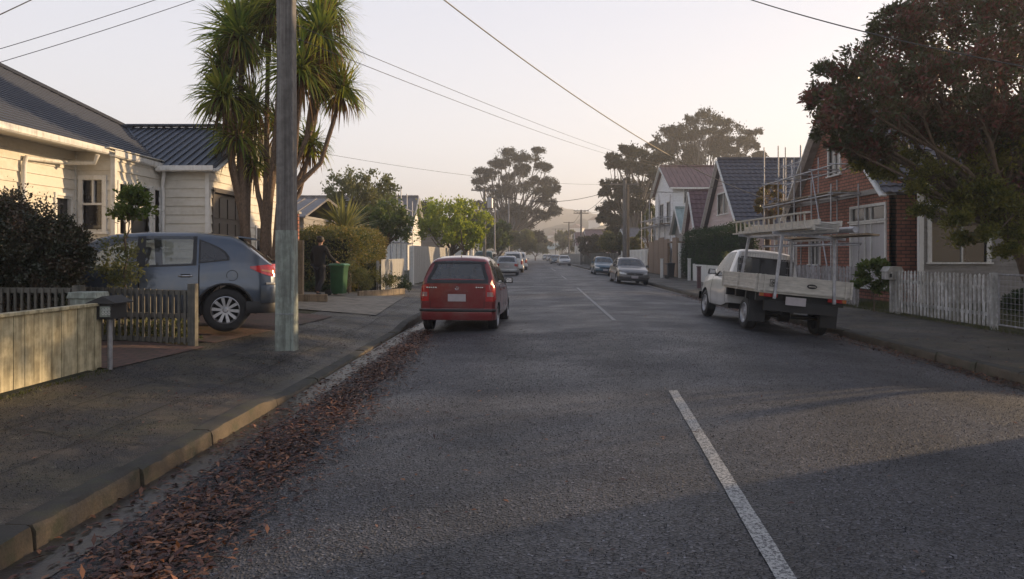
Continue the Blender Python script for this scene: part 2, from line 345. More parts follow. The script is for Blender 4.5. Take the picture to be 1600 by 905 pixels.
# leaves: rhombus leaves in one mesh, with a random value per leaf
def leaf_mesh(name, P, D, Nn, l, wd, mat, parent=None, rnd=None, fold=0.0):
    n = len(P); D = D / np.linalg.norm(D, axis=1, keepdims=True)
    S = np.cross(D, Nn); S /= np.linalg.norm(S, axis=1, keepdims=True) + 1e-9
    U = np.cross(S, D)
    l = np.broadcast_to(l, (n,))[:, None]; wd = np.broadcast_to(wd, (n,))[:, None]
    V = np.stack([P, P + D * l * 0.45 + S * wd / 2 + U * wd * fold, P + D * l, P + D * l * 0.45 - S * wd / 2 + U * wd * fold], 1).reshape(-1, 3)
    me = bpy.data.meshes.new(name); me.vertices.add(4 * n); me.vertices.foreach_set('co', V.astype(np.float32).ravel())
    me.loops.add(4 * n); me.loops.foreach_set('vertex_index', np.arange(4 * n, dtype=np.int32))
    me.polygons.add(n); me.polygons.foreach_set('loop_start', np.arange(0, 4 * n, 4, dtype=np.int32))
    me.update(calc_edges=True)
    a = me.attributes.new('rnd', 'FLOAT', 'FACE'); a.data.foreach_set('value', (rng.random(n) if rnd is None else rnd).astype(np.float32))
    me.materials.append(M[mat] if isinstance(mat, str) else mat)
    o = bpy.data.objects.new(name, me); C.objects.link(o)
    if parent is not None: o.parent = parent
    return o
def rdir(n, bias=(0, 0, 0)):
    d = rng.normal(size=(n, 3)); d /= np.linalg.norm(d, axis=1, keepdims=True); d = d + np.array(bias)
    return d / (np.linalg.norm(d, axis=1, keepdims=True) + 1e-9)
def clump_leaves(clumps, subs=14, per=90, subr=0.3, lsize=0.1, flat=1.0, shell=0.75, up=0.3, lower=0.0):
    """clumps: (cx,cy,cz,rx,ry,rz). Leaves sit in small sprays spread through each clump. returns P,D,N,rnd"""
    P = []; D = []; Rn = []
    for c in clumps:
        c = np.array(c, float); ce, ra = c[:3], c[3:6]; k = max(3, int(subs * (c[6] if len(c) > 6 else 1)))
        u = rdir(k); u[:, 2] = np.where(u[:, 2] < -0.3, -u[:, 2] * (1 - lower), u[:, 2])
        rr = shell + (1.08 - shell) * rng.random(k) ** 0.6; rr *= rng.choice([1, 1, 1, 0.55], k)
        sc = ce + u * rr[:, None] * ra
        tone = rng.random(k)
        for i in range(k):
            s = subr * (0.6 + 0.8 * rng.random()) * (ra.mean())
            m_ = int(per * (0.6 + 0.8 * rng.random()))
            q = rng.normal(size=(m_, 3)) * np.array([s, s, s * flat]) * 0.55
            P.append(sc[i] + q); D.append(rdir(m_, u[i] * 0.7 + np.array([0, 0, up])))
            Rn.append(np.clip(0.55 * tone[i] + 0.45 * rng.random(m_), 0, 1))
    P = np.concatenate(P); D = np.concatenate(D); Rn = np.concatenate(Rn)
    return P, D, rdir(len(P)), Rn
def foliage(name, clumps, mat, parent, lsize=0.1, lw=0.5, **k):
    P, D, Nn, Rn = clump_leaves(clumps, **k)
    l = lsize * (0.6 + 0.8 * rng.random(len(P)))
    return leaf_mesh(name, P, D, Nn, l, l * lw, mat, parent, Rn)
def limb(mb, a, b, r0, r1, wob=0.08, n=7, sag=0.0):
    a = Vector(a); b = Vector(b); L = (b - a).length; pts = []; rs = []
    o = Vector((random.uniform(-1, 1), random.uniform(-1, 1), random.uniform(-0.4, 0.6))) * L * wob
    for i in range(n + 1):
        t_ = i / n; pts.append(a.lerp(b, t_) + o * math.sin(math.pi * t_) + Vector((0, 0, -sag * L * math.sin(math.pi * t_))) + Vector((random.uniform(-1, 1), random.uniform(-1, 1), 0)) * L * 0.012 * (0 < i < n))
        rs.append(r0 + (r1 - r0) * t_ ** 0.8)
    mb.tube(pts, rs, 7); return pts
def tree(name, base, clumps, mat, label, cat='tree', group=None, bark='bark', trunk_r=0.2, fork=None, lsize=0.12, lw=0.5, twigs=2, wob=0.1, trunks=None, **k):
    """clumps in world coordinates"""
    t_ = empty(name, base); b = Vector(base)
    cl = [(c[0] - b.x, c[1] - b.y, c[2] - b.z) + tuple(c[3:]) for c in clumps]
    mb = MB(); fk = Vector(fork) - b if fork else Vector((0, 0, max(0.3, min(c[2] for c in cl) * 0.6)))
    limb(mb, (0, 0, -0.1), fk, trunk_r * 1.15, trunk_r * 0.8, 0.04)
    for c in cl:
        e = Vector(c[:3]); d = (e - fk).length
        st = fk if random.random() < 0.6 else fk * 0.85
        pts = limb(mb, st, e, trunk_r * 0.5, trunk_r * 0.12, wob)
        for _ in range(twigs):
            u = Vector(rdir(1)[0]); u.z = abs(u.z); limb(mb, pts[-2 - random.randrange(2)], e + Vector((u.x * c[3], u.y * c[4], u.z * c[5])) * 0.8, trunk_r * 0.14, trunk_r * 0.03, wob)
    mb.build('trunk', bark, t_, smooth=60)
    foliage('crown', cl, mat, t_, lsize, lw, **k)
    return tag(t_, label, cat, group)
# ------------------------------------------------------------------ ground levels
def XL(y): return -2.8 if y < 60 else -2.8 + 0.6 * min(1, (y - 60) / 120)
def XR(y): return 6.4 if y < 50 else 6.4 - 1.6 * min(1, (y - 50) / 120)
RPX = [-2.8, -2.3, -1.2, 0, 2, 4.2, 5.4, 6.4]; RPZ = [-0.07, -0.05, 0.0, 0.03, 0.07, 0.06, -0.03, -0.12]
def roadz(x, y=20):
    u = -2.8 + (x - XL(y)) / (XR(y) - XL(y)) * 9.2
    return float(np.interp(u, RPX, RPZ))
def kl(y): return float(np.interp(y, [-5, 7.6, 8.6, 15.6, 16.8, 400], [0.065, 0.065, -0.02, -0.02, 0.07, 0.07]))
def gz(x, y):
    if x < XL(y): return float(np.interp(XL(y) - x, [0, 0.2, 2.25, 3.2, 5], [kl(y), kl(y), 0.24, 0.31, 0.33]))
    if x > XR(y): return float(np.interp(x - XR(y), [0, 0.15, 2.85, 4], [0.02, 0.02, 0.07, 0.12]))
    return roadz(x, y)
# ------------------------------------------------------------------ ground, road, kerbs
ys = list(np.arange(-8, 24, 0.5)) + list(np.arange(24, 60, 3)) + list(np.arange(60, 235, 8))
mb = MB(); rows = []
for y in ys:
    rows.append([(XL(y) + (u + 2.8) / 9.2 * (XR(y) - XL(y)), y, roadz(XL(y) + (u + 2.8) / 9.2 * (XR(y) - XL(y)), y)) for u in np.linspace(-2.8, 6.4, 24)])
mb.grid(rows); struct(mb, 'road', 'road', 60)
mb = MB(); mb.grid([[(x, y, 0.0 if abs(x) < 8 else 0.02) for x in (-120, -8, 0, 8, 120)] for y in (234.5, 240, 246)]); struct(mb, 'cross_road', 'road')
mb = MB()
for (x0f, x1f) in ((lambda y: XL(y) + 0.002, lambda y: XL(y) + 0.33), (lambda y: XR(y) - 0.33, lambda y: XR(y) - 0.002)):
    mb.grid([[(x, y, roadz(x, y) + 0.006) for x in np.linspace(x0f(y), x1f(y), 4)] for y in ys])
struct(mb, 'gutter_channel', 'channel', 60)
# big ground sheet, dipping under the street
mb = MB()
gy = [-60, -8, 0, 20, 40, 60, 100, 150, 200, 233, 260, 330]
mb.grid([[(x, y, zz) for x, zz in ((-900, -0.1), (-60, 0.2), (-4.9, 0.0), (-3.5, -0.3), (7.5, -0.3), (8.9, -0.1), (60, 0.0), (900, -0.1))] for y in gy])
mb.grid([[(x, y, -0.45) for x in (-2500, 0, 2500)] for y in (-300, 2500)])
struct(mb, 'ground', 'earth')
mb = MB()  # raised lots either side
mb.grid([[(x, y, gz(x, y) - 0.012) for x in (-60, -20, -12, -8, -6.2, -5.6, -5.05)] for y in ys]); struct(mb, 'left_lot_ground', 'earth')
mb = MB(); mb.grid([[(x, y, 0.07 if x < 9.5 else 0.1) for x in (9.25, 10.4, 14, 20, 60)] for y in ys]); struct(mb, 'right_lot_ground', 'earth')
# footpaths
mb = MB(); nzl = rng.normal(size=(len(ys), 9)) * 0.006
mb.grid([[(x, y, gz(x, y) + nzl[i, j]) for j, x in enumerate(np.linspace(XL(y) - 0.155, -5.06, 9))] for i, y in enumerate(ys)]); struct(mb, 'left_footpath', 'foot', 60)
mb = MB(); mb.grid([[(x, y, gz(x, y)) for x in np.linspace(XR(y) + 0.15, 9.26, 6)] for y in ys]); struct(mb, 'right_footpath', 'foot', 60)
# kerb stones, one block after another with open joints
def kerb_block(mb, y0, y1, left, dz=0, dx=0):
    for a, b in ((y0, y1),):
        rows = []
        for y in np.linspace(a, b, 14 if a < 20 else 3):
            if left:
                x = XL(y) + dx; zt = gz(XL(y) - 0.1, y) + 0.012 + dz; zb = roadz(XL(y), y) - 0.06
                e = 0.035 + random.uniform(-0.006, 0.006)
                pr = [(x + 0.01, zb), (x, zt - e - 0.015), (x - 0.012, zt - e * 0.45), (x - 0.04, zt), (x - 0.17, zt + 0.001), (x - 0.17, zb)]
            else:
                x = XR(y) + dx; zt = gz(XR(y) + 0.1, y) + 0.012 + dz; zb = roadz(XR(y), y) - 0.06
                pr = [(x - 0.01, zb), (x, zt - 0.05), (x + 0.012, zt - 0.016), (x + 0.04, zt), (x + 0.15, zt + 0.002), (x + 0.15, zb)]
            jt = (0.004 if y < 24 else 0.0)
            rows.append([(u + (random.gauss(0, jt) if i_ in (1, 2, 3) else 0), y, v_ + (random.gauss(0, jt * .8) if i_ in (1, 2, 3) else 0)) for i_, (u, v_) in enumerate(pr)])
        mb.grid(rows, close=True, mif=lambda i, j: 1 if j in (2, 3) else 0); mb.poly(rows[0]); mb.poly(rows[-1][::-1])
mb = MB(); y = -6.0
while y < 232:
    L = random.uniform(1.0, 1.7) if y < 40 else 6
    kerb_block(mb, y + 0.012, y + L - 0.012, True, random.uniform(-0.008, 0.008), random.uniform(-0.008, 0.008)); y += L
struct(mb, 'left_kerb', ['kerb', 'kerbtop'], 40)
mb = MB(); y = -6.0
while y < 232:
    L = random.uniform(0.9, 1.3) if y < 60 else 6
    kerb_block(mb, y + 0.012, y + L - 0.012, False, random.uniform(-0.012, 0.012), random.uniform(-0.01, 0.01)); y += L
struct(mb, 'right_kerb', ['kerb', 'kerbtop'], 40)
# brick paving, concrete driveways
def sheet(name, mat, pts, dz=0.006, n=8):
    """quad of ground points (x,y) draped on the ground"""
    mb = MB(); a, b, c, d = [np.array(p, float) for p in pts]; rows = []
    for i in range(n + 1):
        u = i / n; rows.append([(*(((1 - v_) * ((1 - u) * a + u * b) + v_ * ((1 - u) * d + u * c))), 0) for v_ in np.linspace(0, 1, n + 1)])
    rows = [[(p[0], p[1], gz(p[0], p[1]) + dz) for p in r] for r in rows]
    mb.grid(rows); return struct(mb, name, mat, 60)
sheet('brick_path', 'paver', [(-5.0, 8.75), (-4.85, 10.95), (-12, 10.95), (-12, 8.75)], 0.012)
sheet('brick_driveway', 'paver', [(-4.9, 11.4), (-4.5, 16.6), (-7.4, 16.9), (-9.3, 11.4)], 0.012)
sheet('concrete_crossing', 'conc', [(-3.75, 17.6), (-4.3, 25.0), (-8.0, 24.6), (-7.8, 17.6)], 0.014)
sheet('concrete_entry', 'conc', [(-4.9, 31.2), (-4.9, 32.4), (-7.5, 32.4), (-7.5, 31.2)], 0.02)
# joints and cracks in the footpath: thin sunken-looking strips of dark filler
mb = MB()
def crack(pts, wd=0.014):
    P = []
    for i in range(len(pts) - 1):
        n_ = 10
        for k in range(n_): t_ = k / n_; P.append((pts[i][0] * (1 - t_) + pts[i + 1][0] * t_, pts[i][1] * (1 - t_) + pts[i + 1][1] * t_))
    P.append(pts[-1]); rows = []
    for i, (x, y) in enumerate(P):
        d = Vector((P[min(i + 1, len(P) - 1)][0] - P[max(i - 1, 0)][0], P[min(i + 1, len(P) - 1)][1] - P[max(i - 1, 0)][1])).normalized()
        j = random.uniform(-0.012, 0.012); ww = wd * random.uniform(0.4, 1.3) / 2
        a = (x - d.y * (j - ww), y + d.x * (j - ww)); b = (x - d.y * (j + ww), y + d.x * (j + ww))
        rows.append([(a[0], a[1], gz(*a) + 0.012), (b[0], b[1], gz(*b) + 0.012)])
    mb.grid(rows)
crack([(-3.55, 2.5), (-3.6, 9), (-3.55, 16), (-3.6, 24)], 0.012); crack([(-4.25, 2.0), (-4.3, 10), (-4.25, 17.5)], 0.009)
for y in (4.4, 5.9, 7.5, 9.0, 10.6, 12.3, 14.2, 16.1, 18.3, 20.5, 23): crack([(-3.05, y), (-3.6, y + random.uniform(-0.1, 0.1)), (-4.3, y + random.uniform(-0.15, 0.15))], 0.014)
for y in (5.0, 8.2, 12.8): crack([(-3.6, y), (-4.4, y + 0.3), (-5.0, y + random.uniform(-0.2, 0.6))], 0.010)
struct(mb, 'footpath_joints', simple('joint_filler', (0.022, 0.022, 0.016), 0.95))
# painted centre line
m, t, p = newmat('worn_road_paint'); v = coords(t)
n1 = noise(t, 55, 5, v, 0.75); vo = N(t, 'ShaderNodeTexVoronoi'); vo.inputs['Scale'].default_value = 95; t.links.new(v, vo.inputs['Vector'])
t.links.new(mixc(t, ramp(t, n1, [(0.47, (0, 0, 0)), (0.56, (0.95,) * 3)]), (0.42, 0.42, 0.41), (0.07, 0.07, 0.075)), p.inputs['Base Color'])
p.inputs['Roughness'].default_value = 0.7; bump(t, p, vo.outputs['Distance'], 0.7, 0.005); M['paint'] = m
def dash(mb, pts, wd=0.1):
    P = []
    for i in range(len(pts) - 1):
        for k in range(24): t_ = k / 24; P.append(Vector(pts[i]).lerp(Vector(pts[i + 1]), t_))
    P.append(Vector(pts[-1])); rows = []
    for i, q in enumerate(P):
        w0 = wd / 2 + random.uniform(-0.003, 0.003)
        rows.append([(q.x - w0, q.y, roadz(q.x - w0, q.y) + 0.008), (q.x, q.y, roadz(q.x, q.y) + 0.0085), (q.x + w0, q.y, roadz(q.x + w0, q.y) + 0.008)])
    mb.grid(rows)
mb = MB(); dash(mb, [(1.1, 2.2), (1.2, 3.5), (1.57, 8.3)]); dash(mb, [(1.87, 17.0), (2.0, 33.5)], 0.09)
dash(mb, [(2.0, 45), (2.0, 52)]); dash(mb, [(2.0, 66), (1.9, 80)], 0.12); dash(mb, [(1.8, 100), (1.7, 112)], 0.12)
struct(mb, 'centre_line', 'paint')
# ------------------------------------------------------------------ wall builder
def sub_int(a, b, cuts):
    out_ = [(a, b)]
    for c, d in cuts:
        o2 = []
        for x, y in out_:
            if d <= x or c >= y: o2.append((x, y)); continue
            if c > x: o2.append((x, c))
            if d < y: o2.append((d, y))
        out_ = o2
    return [(x, y) for x, y in out_ if y - x > 0.005]
def wall(name, p0, p1, z0, z1, outn, mat, parent, openings=(), pitch=0.2, lap=0.032, gable=None, thick=0.14, label=None):
    """wall from p0 to p1 (plan), z0..z1; outn = outward normal; openings (u0,u1,za,zb); gable=(u_apex,z_apex). boards if pitch"""
    p0 = Vector((p0[0], p0[1])); p1 = Vector((p1[0], p1[1])); L = (p1 - p0).length; d = (p1 - p0) / L; n = Vector(outn)
    mb = MB()
    def P(u, o_, z): q = p0 + d * u + n * o_; return (q.x, q.y, z)
    def solid(u0, u1, za, zb, o0, ot, ob=None, u0t=None, u1t=None):
        ob = ot if ob is None else ob; u0t = u0 if u0t is None else u0t; u1t = u1 if u1t is None else u1t
        b = len(mb.v)
        mb.v += [P(u0, o0, za), P(u1, o0, za), P(u1, ob, za), P(u0, ob, za), P(u0t, o0, zb), P(u1t, o0, zb), P(u1t, ot, zb), P(u0t, ot, zb)]
        for f in ((0, 3, 2, 1), (4, 5, 6, 7), (0, 1, 5, 4), (1, 2, 6, 5), (2, 3, 7, 6), (3, 0, 4, 7)): mb.f.append(tuple(b + i for i in f)); mb.m.append(0)
    def ext(z):
        if gable is None or z <= z1: return 0, L
        k = min(1, (z - z1) / (gable[1] - z1)); return gable[0] * k, L - (L - gable[0]) * k
    # backing
    zs = sorted(set([z0, z1] + [o[2] for o in openings] + [o[3] for o in openings] + ([gable[1]] if gable else [])))
    for za, zb in zip(zs[:-1], zs[1:]):
        zm = (za + zb) / 2; cuts = [(o[0], o[1]) for o in openings if o[2] < zm < o[3]]
        e0 = ext(za); e1 = ext(zb)
        for a, b in sub_int(e0[0], e0[1], cuts):
            at = max(a, e1[0]) if a <= e0[0] + 1e-6 else a; bt = min(b, e1[1]) if b >= e0[1] - 1e-6 else b
            if gable and zb > z1 and cuts == []: at, bt = e1
            solid(a, b, za, zb, -thick, 0, 0, at, max(bt, at + 0.001))
    if pitch:
        z = z0; top = gable[1] if gable else z1
        while z < top - 0.02:
            zt = min(z + pitch, top); zm = (z + zt) / 2
            cuts = [(o[0], o[1]) for o in openings if o[2] - 0.02 < zm < o[3] + 0.02]
            e = ext(zt)
            for a, b in sub_int(e[0], e[1], cuts): solid(a, b, z + 0.004, zt + 0.004, 0.001, 0.006, 0.001 + lap)
            z += pitch
    return mb.build(name, mat, parent, label=label)
def window(parent, p, d, n, wd, hz0, hz1, frame='white', glass='glassd', bars=(), hbar=None, barz=None, fw=0.06, out_=0.05, name='window', sill=True, curtain=None):
    """window centred at plan point p, along d, outward n. frame mesh with child panes"""
    p = Vector((p[0], p[1])); d = Vector(d); n = Vector(n)
    def Bx(mb, u0, u1, o0, o1, za, zb):
        a = p + d * u0 + n * o0; b = p + d * u1 + n * o1
        mb.bb(min(a.x, b.x), max(a.x, b.x), min(a.y, b.y), max(a.y, b.y), za, zb)
    mb = MB(); h = wd / 2
    Bx(mb, -h - fw, -h, -0.06, out_, hz0, hz1); Bx(mb, h, h + fw, -0.06, out_, hz0, hz1)
    Bx(mb, -h - fw, h + fw, -0.06, out_ + 0.004, hz1, hz1 + fw)
    if sill: Bx(mb, -h - fw - 0.04, h + fw + 0.04, -0.06, out_ + 0.05, hz0 - 0.05, hz0 - 0.001)
    for b in bars: Bx(mb, b - 0.02, b + 0.02, -0.05, out_ - 0.025, hz0 if barz is None else barz, hz1)
    if hbar: 
        for q in (hbar if isinstance(hbar, (list, tuple)) else [hbar]): Bx(mb, -h, h, -0.052, out_ - 0.02, q - 0.022, q + 0.022)
    f = mb.build(name, frame, parent)
    g = MB(); Bx(g, -h + 0.002, h - 0.002, -0.04, -0.03, hz0 + 0.002, hz1 - 0.002); g.build('pane', glass, f)
    if curtain:
        g = MB(); 
        rows = []
        a0, a1 = curtain
        for z in (hz0, hz1): rows.append([(*(p + d * u + n * (-0.12 + 0.02 * math.sin(u * 60))), z) for u in np.linspace(-h + (a0) * wd, -h + a1 * wd, 40)])
        g.grid(rows); g.build('curtain', 'curtain', f)
    return f
def course_roof(mb, a, b, c, d, pitch=0.2, step=0.012):
    """stepped courses over quad a-b (eave) to d-c (ridge); all Vectors"""
    a, b, c, d = [Vector(q) for q in (a, b, c, d)]; nrm = (b - a).cross(d - a).normalized()
    if nrm.z < 0: nrm = -nrm
    L = max((d - a).length, (c - b).length); k = max(1, int(L / pitch)); rows = []
    for i in range(k):
        for t_, o_ in ((i / k, step), ((i + 1) / k - 1e-4, 0.0)):
            rows.append([a.lerp(d, t_) + nrm * o_, b.lerp(c, t_) + nrm * o_])
    mb.grid(rows); mb.poly([q - nrm * 0.05 for q in (a, b, c, d)]); mb.poly([a + nrm * step, b + nrm * step, b - nrm * 0.05, a - nrm * 0.05])
def tile_roof(mb, a, b, c, d, pu=0.3, pv=0.34, amp=0.035):
    a, b, c, d = [Vector(q) for q in (a, b, c, d)]; nrm = (b - a).cross(d - a).normalized()
    if nrm.z < 0: nrm = -nrm
    Lu = (b - a).length; Lv = (d - a).length; ku = int(Lu / pu); kv = int(Lv / pv); rows = []
    for i in range(kv):
        for t_, o_ in ((0.0, 0.04), (0.5, 0.024), (0.999, 0.0)):
            vv = (i + t_) / kv; row = []
            for j in range(ku * 6 + 1):
                uu = j / (ku * 6); row.append(a.lerp(b, uu).lerp(d.lerp(c, uu), vv) + nrm * (o_ + amp * abs(math.sin(math.pi * uu * ku)) ** 1.3))
            rows.append(row)
    mb.grid(rows); mb.poly([q - nrm * 0.04 for q in (a, b, c, d)])
def rib_roof(mb, a, b, c, d, sp=0.4, rw=0.035, rh=0.035):
    a, b, c, d = [Vector(q) for q in (a, b, c, d)]; nrm = (b - a).cross(d - a).normalized()
    if nrm.z < 0: nrm = -nrm
    for o_ in (0, -0.05): mb.poly([q + nrm * o_ for q in (a, b, c, d)])
    mb.poly([a, b, b - nrm * 0.05, a - nrm * 0.05]); mb.poly([b, c, c - nrm * 0.05, b - nrm * 0.05]); mb.poly([a, d, d - nrm * 0.05, a - nrm * 0.05])
    k = max(1, int((b - a).length / sp))
    for i in range(k + 1): u = i / k; mb.beam(a.lerp(b, u) + nrm * rh / 2, d.lerp(c, u) + nrm * rh / 2, rw, rh, up=nrm)
# ------------------------------------------------------------------ left weatherboard house
LG = 0.3
H1 = empty('weatherboard_house', (-10, 14, LG))
def under(root):
    """parent everything built in world coordinates without moving it"""
    for o in list(root.children): o.matrix_parent_inverse = Matrix.Identity(4); 
def W(root, f, *a, **k):
    return f(*a, **k)
def shift(root):
    """children were built in world coordinates: move their vertices so that the parent's base stays the origin"""
    inv = root.matrix_basis.inverted() if root.matrix_basis != Matrix.Identity(4) else None
    root_m = Matrix.Translation(root.location) @ root.rotation_euler.to_matrix().to_4x4(); inv = root_m.inverted()
    def go(o):
        if o.type == 'MESH': o.data.transform(inv)
        for c in o.children: go(c)
    for c in root.children: go(c)
EZ = 3.62
# set-back street wall, bay front wall, bay street wall, garage front wall, garage street wall
wall('wall', (-9.35, 7.0), (-9.35, 15.1), LG, EZ + 0.1, (1, 0), 'cream', H1, [(7.45, 7.9, 2.2, 2.75)])
xb0, xb1 = -9.35, XX(178, 15.1)
u0, u1 = XX(131, 15.1) - xb0, XX(161, 15.1) - xb0
wall('wall', (xb0, 15.1), (xb1, 15.1), LG, EZ + 0.1, (0, -1), 'cream', H1, [(u0, u1, ZZ(362, 15.1), ZZ(281, 15.1))])
def Yf(px, X): return X * F / (px - VX)
bx = xb1; bw = [(Yf(184, bx), Yf(193, bx)), (Yf(201, bx), Yf(231, bx)), (Yf(239, bx), Yf(247, bx))]
wall('wall', (bx, 15.1), (bx, 17.0), LG, EZ + 0.1, (1, 0), 'cream', H1, [(a - 15.1, b - 15.1, 1.9, 3.05) for a, b in bw])
gx = -7.48
wall('wall', (bx, 17.0), (gx, 17.0), LG, EZ, (0, -1), 'cream', H1, pitch=0.2)
gd0, gd1 = Yf(332, gx), Yf(382, gx)
wall('wall', (gx, 17.0), (gx, 21.8), LG, EZ, (1, 0), 'cream', H1, [(gd0 - 17, gd1 - 17, LG, 3.05), (2.9, 3.5, 1.6, 2.3)], gable=(2.4, 4.83), pitch=0.2)
wall('wall', (gx, 21.8), (-12.5, 21.8), LG, EZ, (0, 1), 'cream', H1, pitch=0)
# corner boards
for x, y in ((-9.35, 15.1), (bx, 15.1), (gx, 17.0), (gx, 21.8)): mb = MB(); mb.box((x + 0.0, y, (LG + EZ) / 2), (0.09, 0.09, EZ - LG)); mb.build('corner_board', 'white', H1)
window(H1, ((xb0 + xb1) / 2 + ((u0 + u1) / 2 - (xb1 - xb0) / 2), 15.1), (1, 0), (0, -1), u1 - u0, ZZ(362, 15.1), ZZ(281, 15.1), bars=(0,), barz=2.62, hbar=2.62, fw=0.09)
window(H1, (-9.35, 14.67), (0, 1), (1, 0), 0.44, 2.2, 2.75, fw=0.06)
for a, b in bw: window(H1, (bx, (a + b) / 2), (0, 1), (1, 0), b - a, 1.9, 3.05, hbar=2.62, fw=0.07)
window(H1, (gx, 20.2), (0, 1), (1, 0), 0.6, 1.6, 2.3, fw=0.07)
# soffits under the eaves
mb = MB(); mb.bb(-9.5, -8.75, 6.5, 15.1, EZ + 0.07, EZ + 0.1); mb.bb(-9.5, -8.45, 14.75, 17.1, EZ + 0.101, EZ + 0.12); mb.build('soffit', 'cream', H1)
# main roof: street slope, then hip, and back slope out of sight
A = Vector((-8.62, 6.0, 3.72)); B = Vector((-8.62, 17.0, 3.72)); Cc = Vector((-10.57, 19.4, 4.85)); D = Vector((-14.6, 15.0, 7.25)); E = Vector((-14.6, 6.0, 7.25))
mb = MB(); nrm = (B - A).cross(E - A).normalized(); nrm = nrm if nrm.z > 0 else -nrm
k = 46
rows = []
for i in range(k):
    for t_, o_ in ((i / k, 0.018), ((i + 1) / k - 1e-4, 0.0)):
        z = 3.72 + (7.25 - 3.72) * t_; l = A.lerp(E, t_)
        r = B.lerp(Cc, (z - 3.72) / (4.85 - 3.72)) if z < 4.85 else Cc.lerp(D, (z - 4.85) / (7.25 - 4.85))
        rows.append([l + nrm * o_, r + nrm * o_])
mb.grid(rows); mb.poly([A - nrm * 0.06, B - nrm * 0.06, Cc - nrm * 0.06, D - nrm * 0.06, E - nrm * 0.06])
mb.poly([D, Cc, Vector((-18, 21, 3.7)), ]); mb.poly([E, D, Vector((-20, 19, 3.7)), Vector((-20, 6, 3.7))])
mb.build('roof', 'slate', H1)
mb = MB(); mb.beam(D + Vector((0, 0, .04)), Cc + Vector((0, 0, .04)), 0.16, 0.07); mb.beam(E + Vector((0, 0, .04)), D + Vector((0, 0, .04)), 0.16, 0.07); mb.build('ridge_capping', 'slate', H1)
# garage wing roof
mb = MB(); ex = gx + 0.28
rib_roof(mb, (-8.62 + 0.02, 16.72, 3.58), (ex, 16.72, 3.58), (ex, 19.4, 4.92), (-10.65, 19.4, 4.92), 9)
for k_ in range(17):
    x_ = ex - 0.05 - k_ * 0.2 * 1.0; t0 = max(0, (-8.6 - x_) / 2.05)
    if t0 < .97: mb.beam((x_, 16.72 + 2.68 * t0, 3.60 + 1.34 * t0), (x_, 19.38, 4.94), 0.025, 0.035)
rib_roof(mb, (-13, 22.1, 3.58), (ex, 22.1, 3.58), (ex, 19.4, 4.92), (-13, 19.4, 4.92), 0.38)
mb.beam((-10.6, 19.4, 4.97), (ex, 19.4, 4.97), 0.3, 0.04); mb.build('roof', 'longrun', H1, label='blue-grey ribbed metal roof')
mb = MB(); mb.beam((ex + 0.01, 16.7, 3.50), (ex + 0.01, 19.4, 4.84), 0.04, 0.18, up=(1, 0, 0)); mb.beam((ex + 0.01, 22.1, 3.50), (ex + 0.01, 19.4, 4.84), 0.04, 0.18, up=(1, 0, 0)); mb.build('bargeboard', 'white', H1)
# gutters
def gutter(mb, a, b, r=0.075):
    a = Vector(a); b = Vector(b); d = (b - a).normalized(); s = d.cross(Vector((0, 0, 1))).normalized(); rows = []
    for q in (a, b): rows.append([q + s * u * r + Vector((0, 0, v_ * r)) for u, v_ in ((-1.0, 1), (-1.0, -0.6), (-0.6, -1), (0.6, -1), (1.0, -0.6), (1.0, 1), (0.85, 1), (0.85, -0.5), (-0.85, -0.5), (-0.85, 1))])
    mb.grid(rows, close=True); mb.poly(rows[0]); mb.poly(rows[1][::-1])
mb = MB(); gutter(mb, (-8.60, 6.0, 3.67), (-8.60, 14.9, 3.67), 0.065); mb.build('gutter', 'white', H1)
mb = MB(); gutter(mb, (-8.50, 14.93, 3.64), (-8.50, 16.9, 3.6), 0.065); mb.build('gutter', 'white', H1)
mb = MB(); gutter(mb, (-8.5, 16.68, 3.53), (ex, 16.68, 3.53), 0.065); mb.build('gutter', 'white', H1)
mb = MB(); mb.tube([(-8.66, 14.7, 3.58), (-8.75, 14.75, 3.42), (-9.22, 14.6, 3.4), (-9.26, 13.5, 3.36), (-9.27, 13.45, 3.2), (-9.27, 13.45, LG)], 0.045, 10); mb.build('downpipe', 'white', H1, smooth=50)
mb = MB(); mb.tube([(-8.42, 16.85, 3.52), (-8.42, 16.85, 3.38), (bx + 0.09, 16.9, 3.12), (bx + 0.09, 16.92, 3.0), (bx + 0.09, 16.92, LG)], 0.042, 10); mb.build('downpipe', 'white', H1, smooth=50)
# garage door: frame, panels, top lights
mb = MB(); dd = gd1 - gd0
mb.bb(gx - 0.1, gx + 0.05, gd0 - 0.07, gd0, LG, 3.1); mb.bb(gx - 0.1, gx + 0.07, gd1, gd1 + 0.2, LG, 3.1); mb.bb(gx - 0.1, gx + 0.05, gd0 - 0.07, gd1 + 0.2, 3.05, 3.15)
gdoor = mb.build('garage_door', 'garagedoor', H1)
mb = MB(); mb.bb(gx - 0.12, gx - 0.07, gd0, gd1, LG, 3.05)
rows_z = [LG + 0.05, 1.0, 1.7, 2.4, 3.0]
for i in range(4):
    for j in range(4):
        a = gd0 + dd * (j + 0.08) / 4; b = gd0 + dd * (j + 0.92) / 4
        mb.bb(gx - 0.08, gx - 0.045, a, b, rows_z[i] + 0.06, rows_z[i + 1] - 0.06)
mb.build('door_panels', 'garagedoor', gdoor)
shift(H1); tag(H1, 'cream weatherboard house with dark hipped roof, bay windows and attached garage wing', 'house')
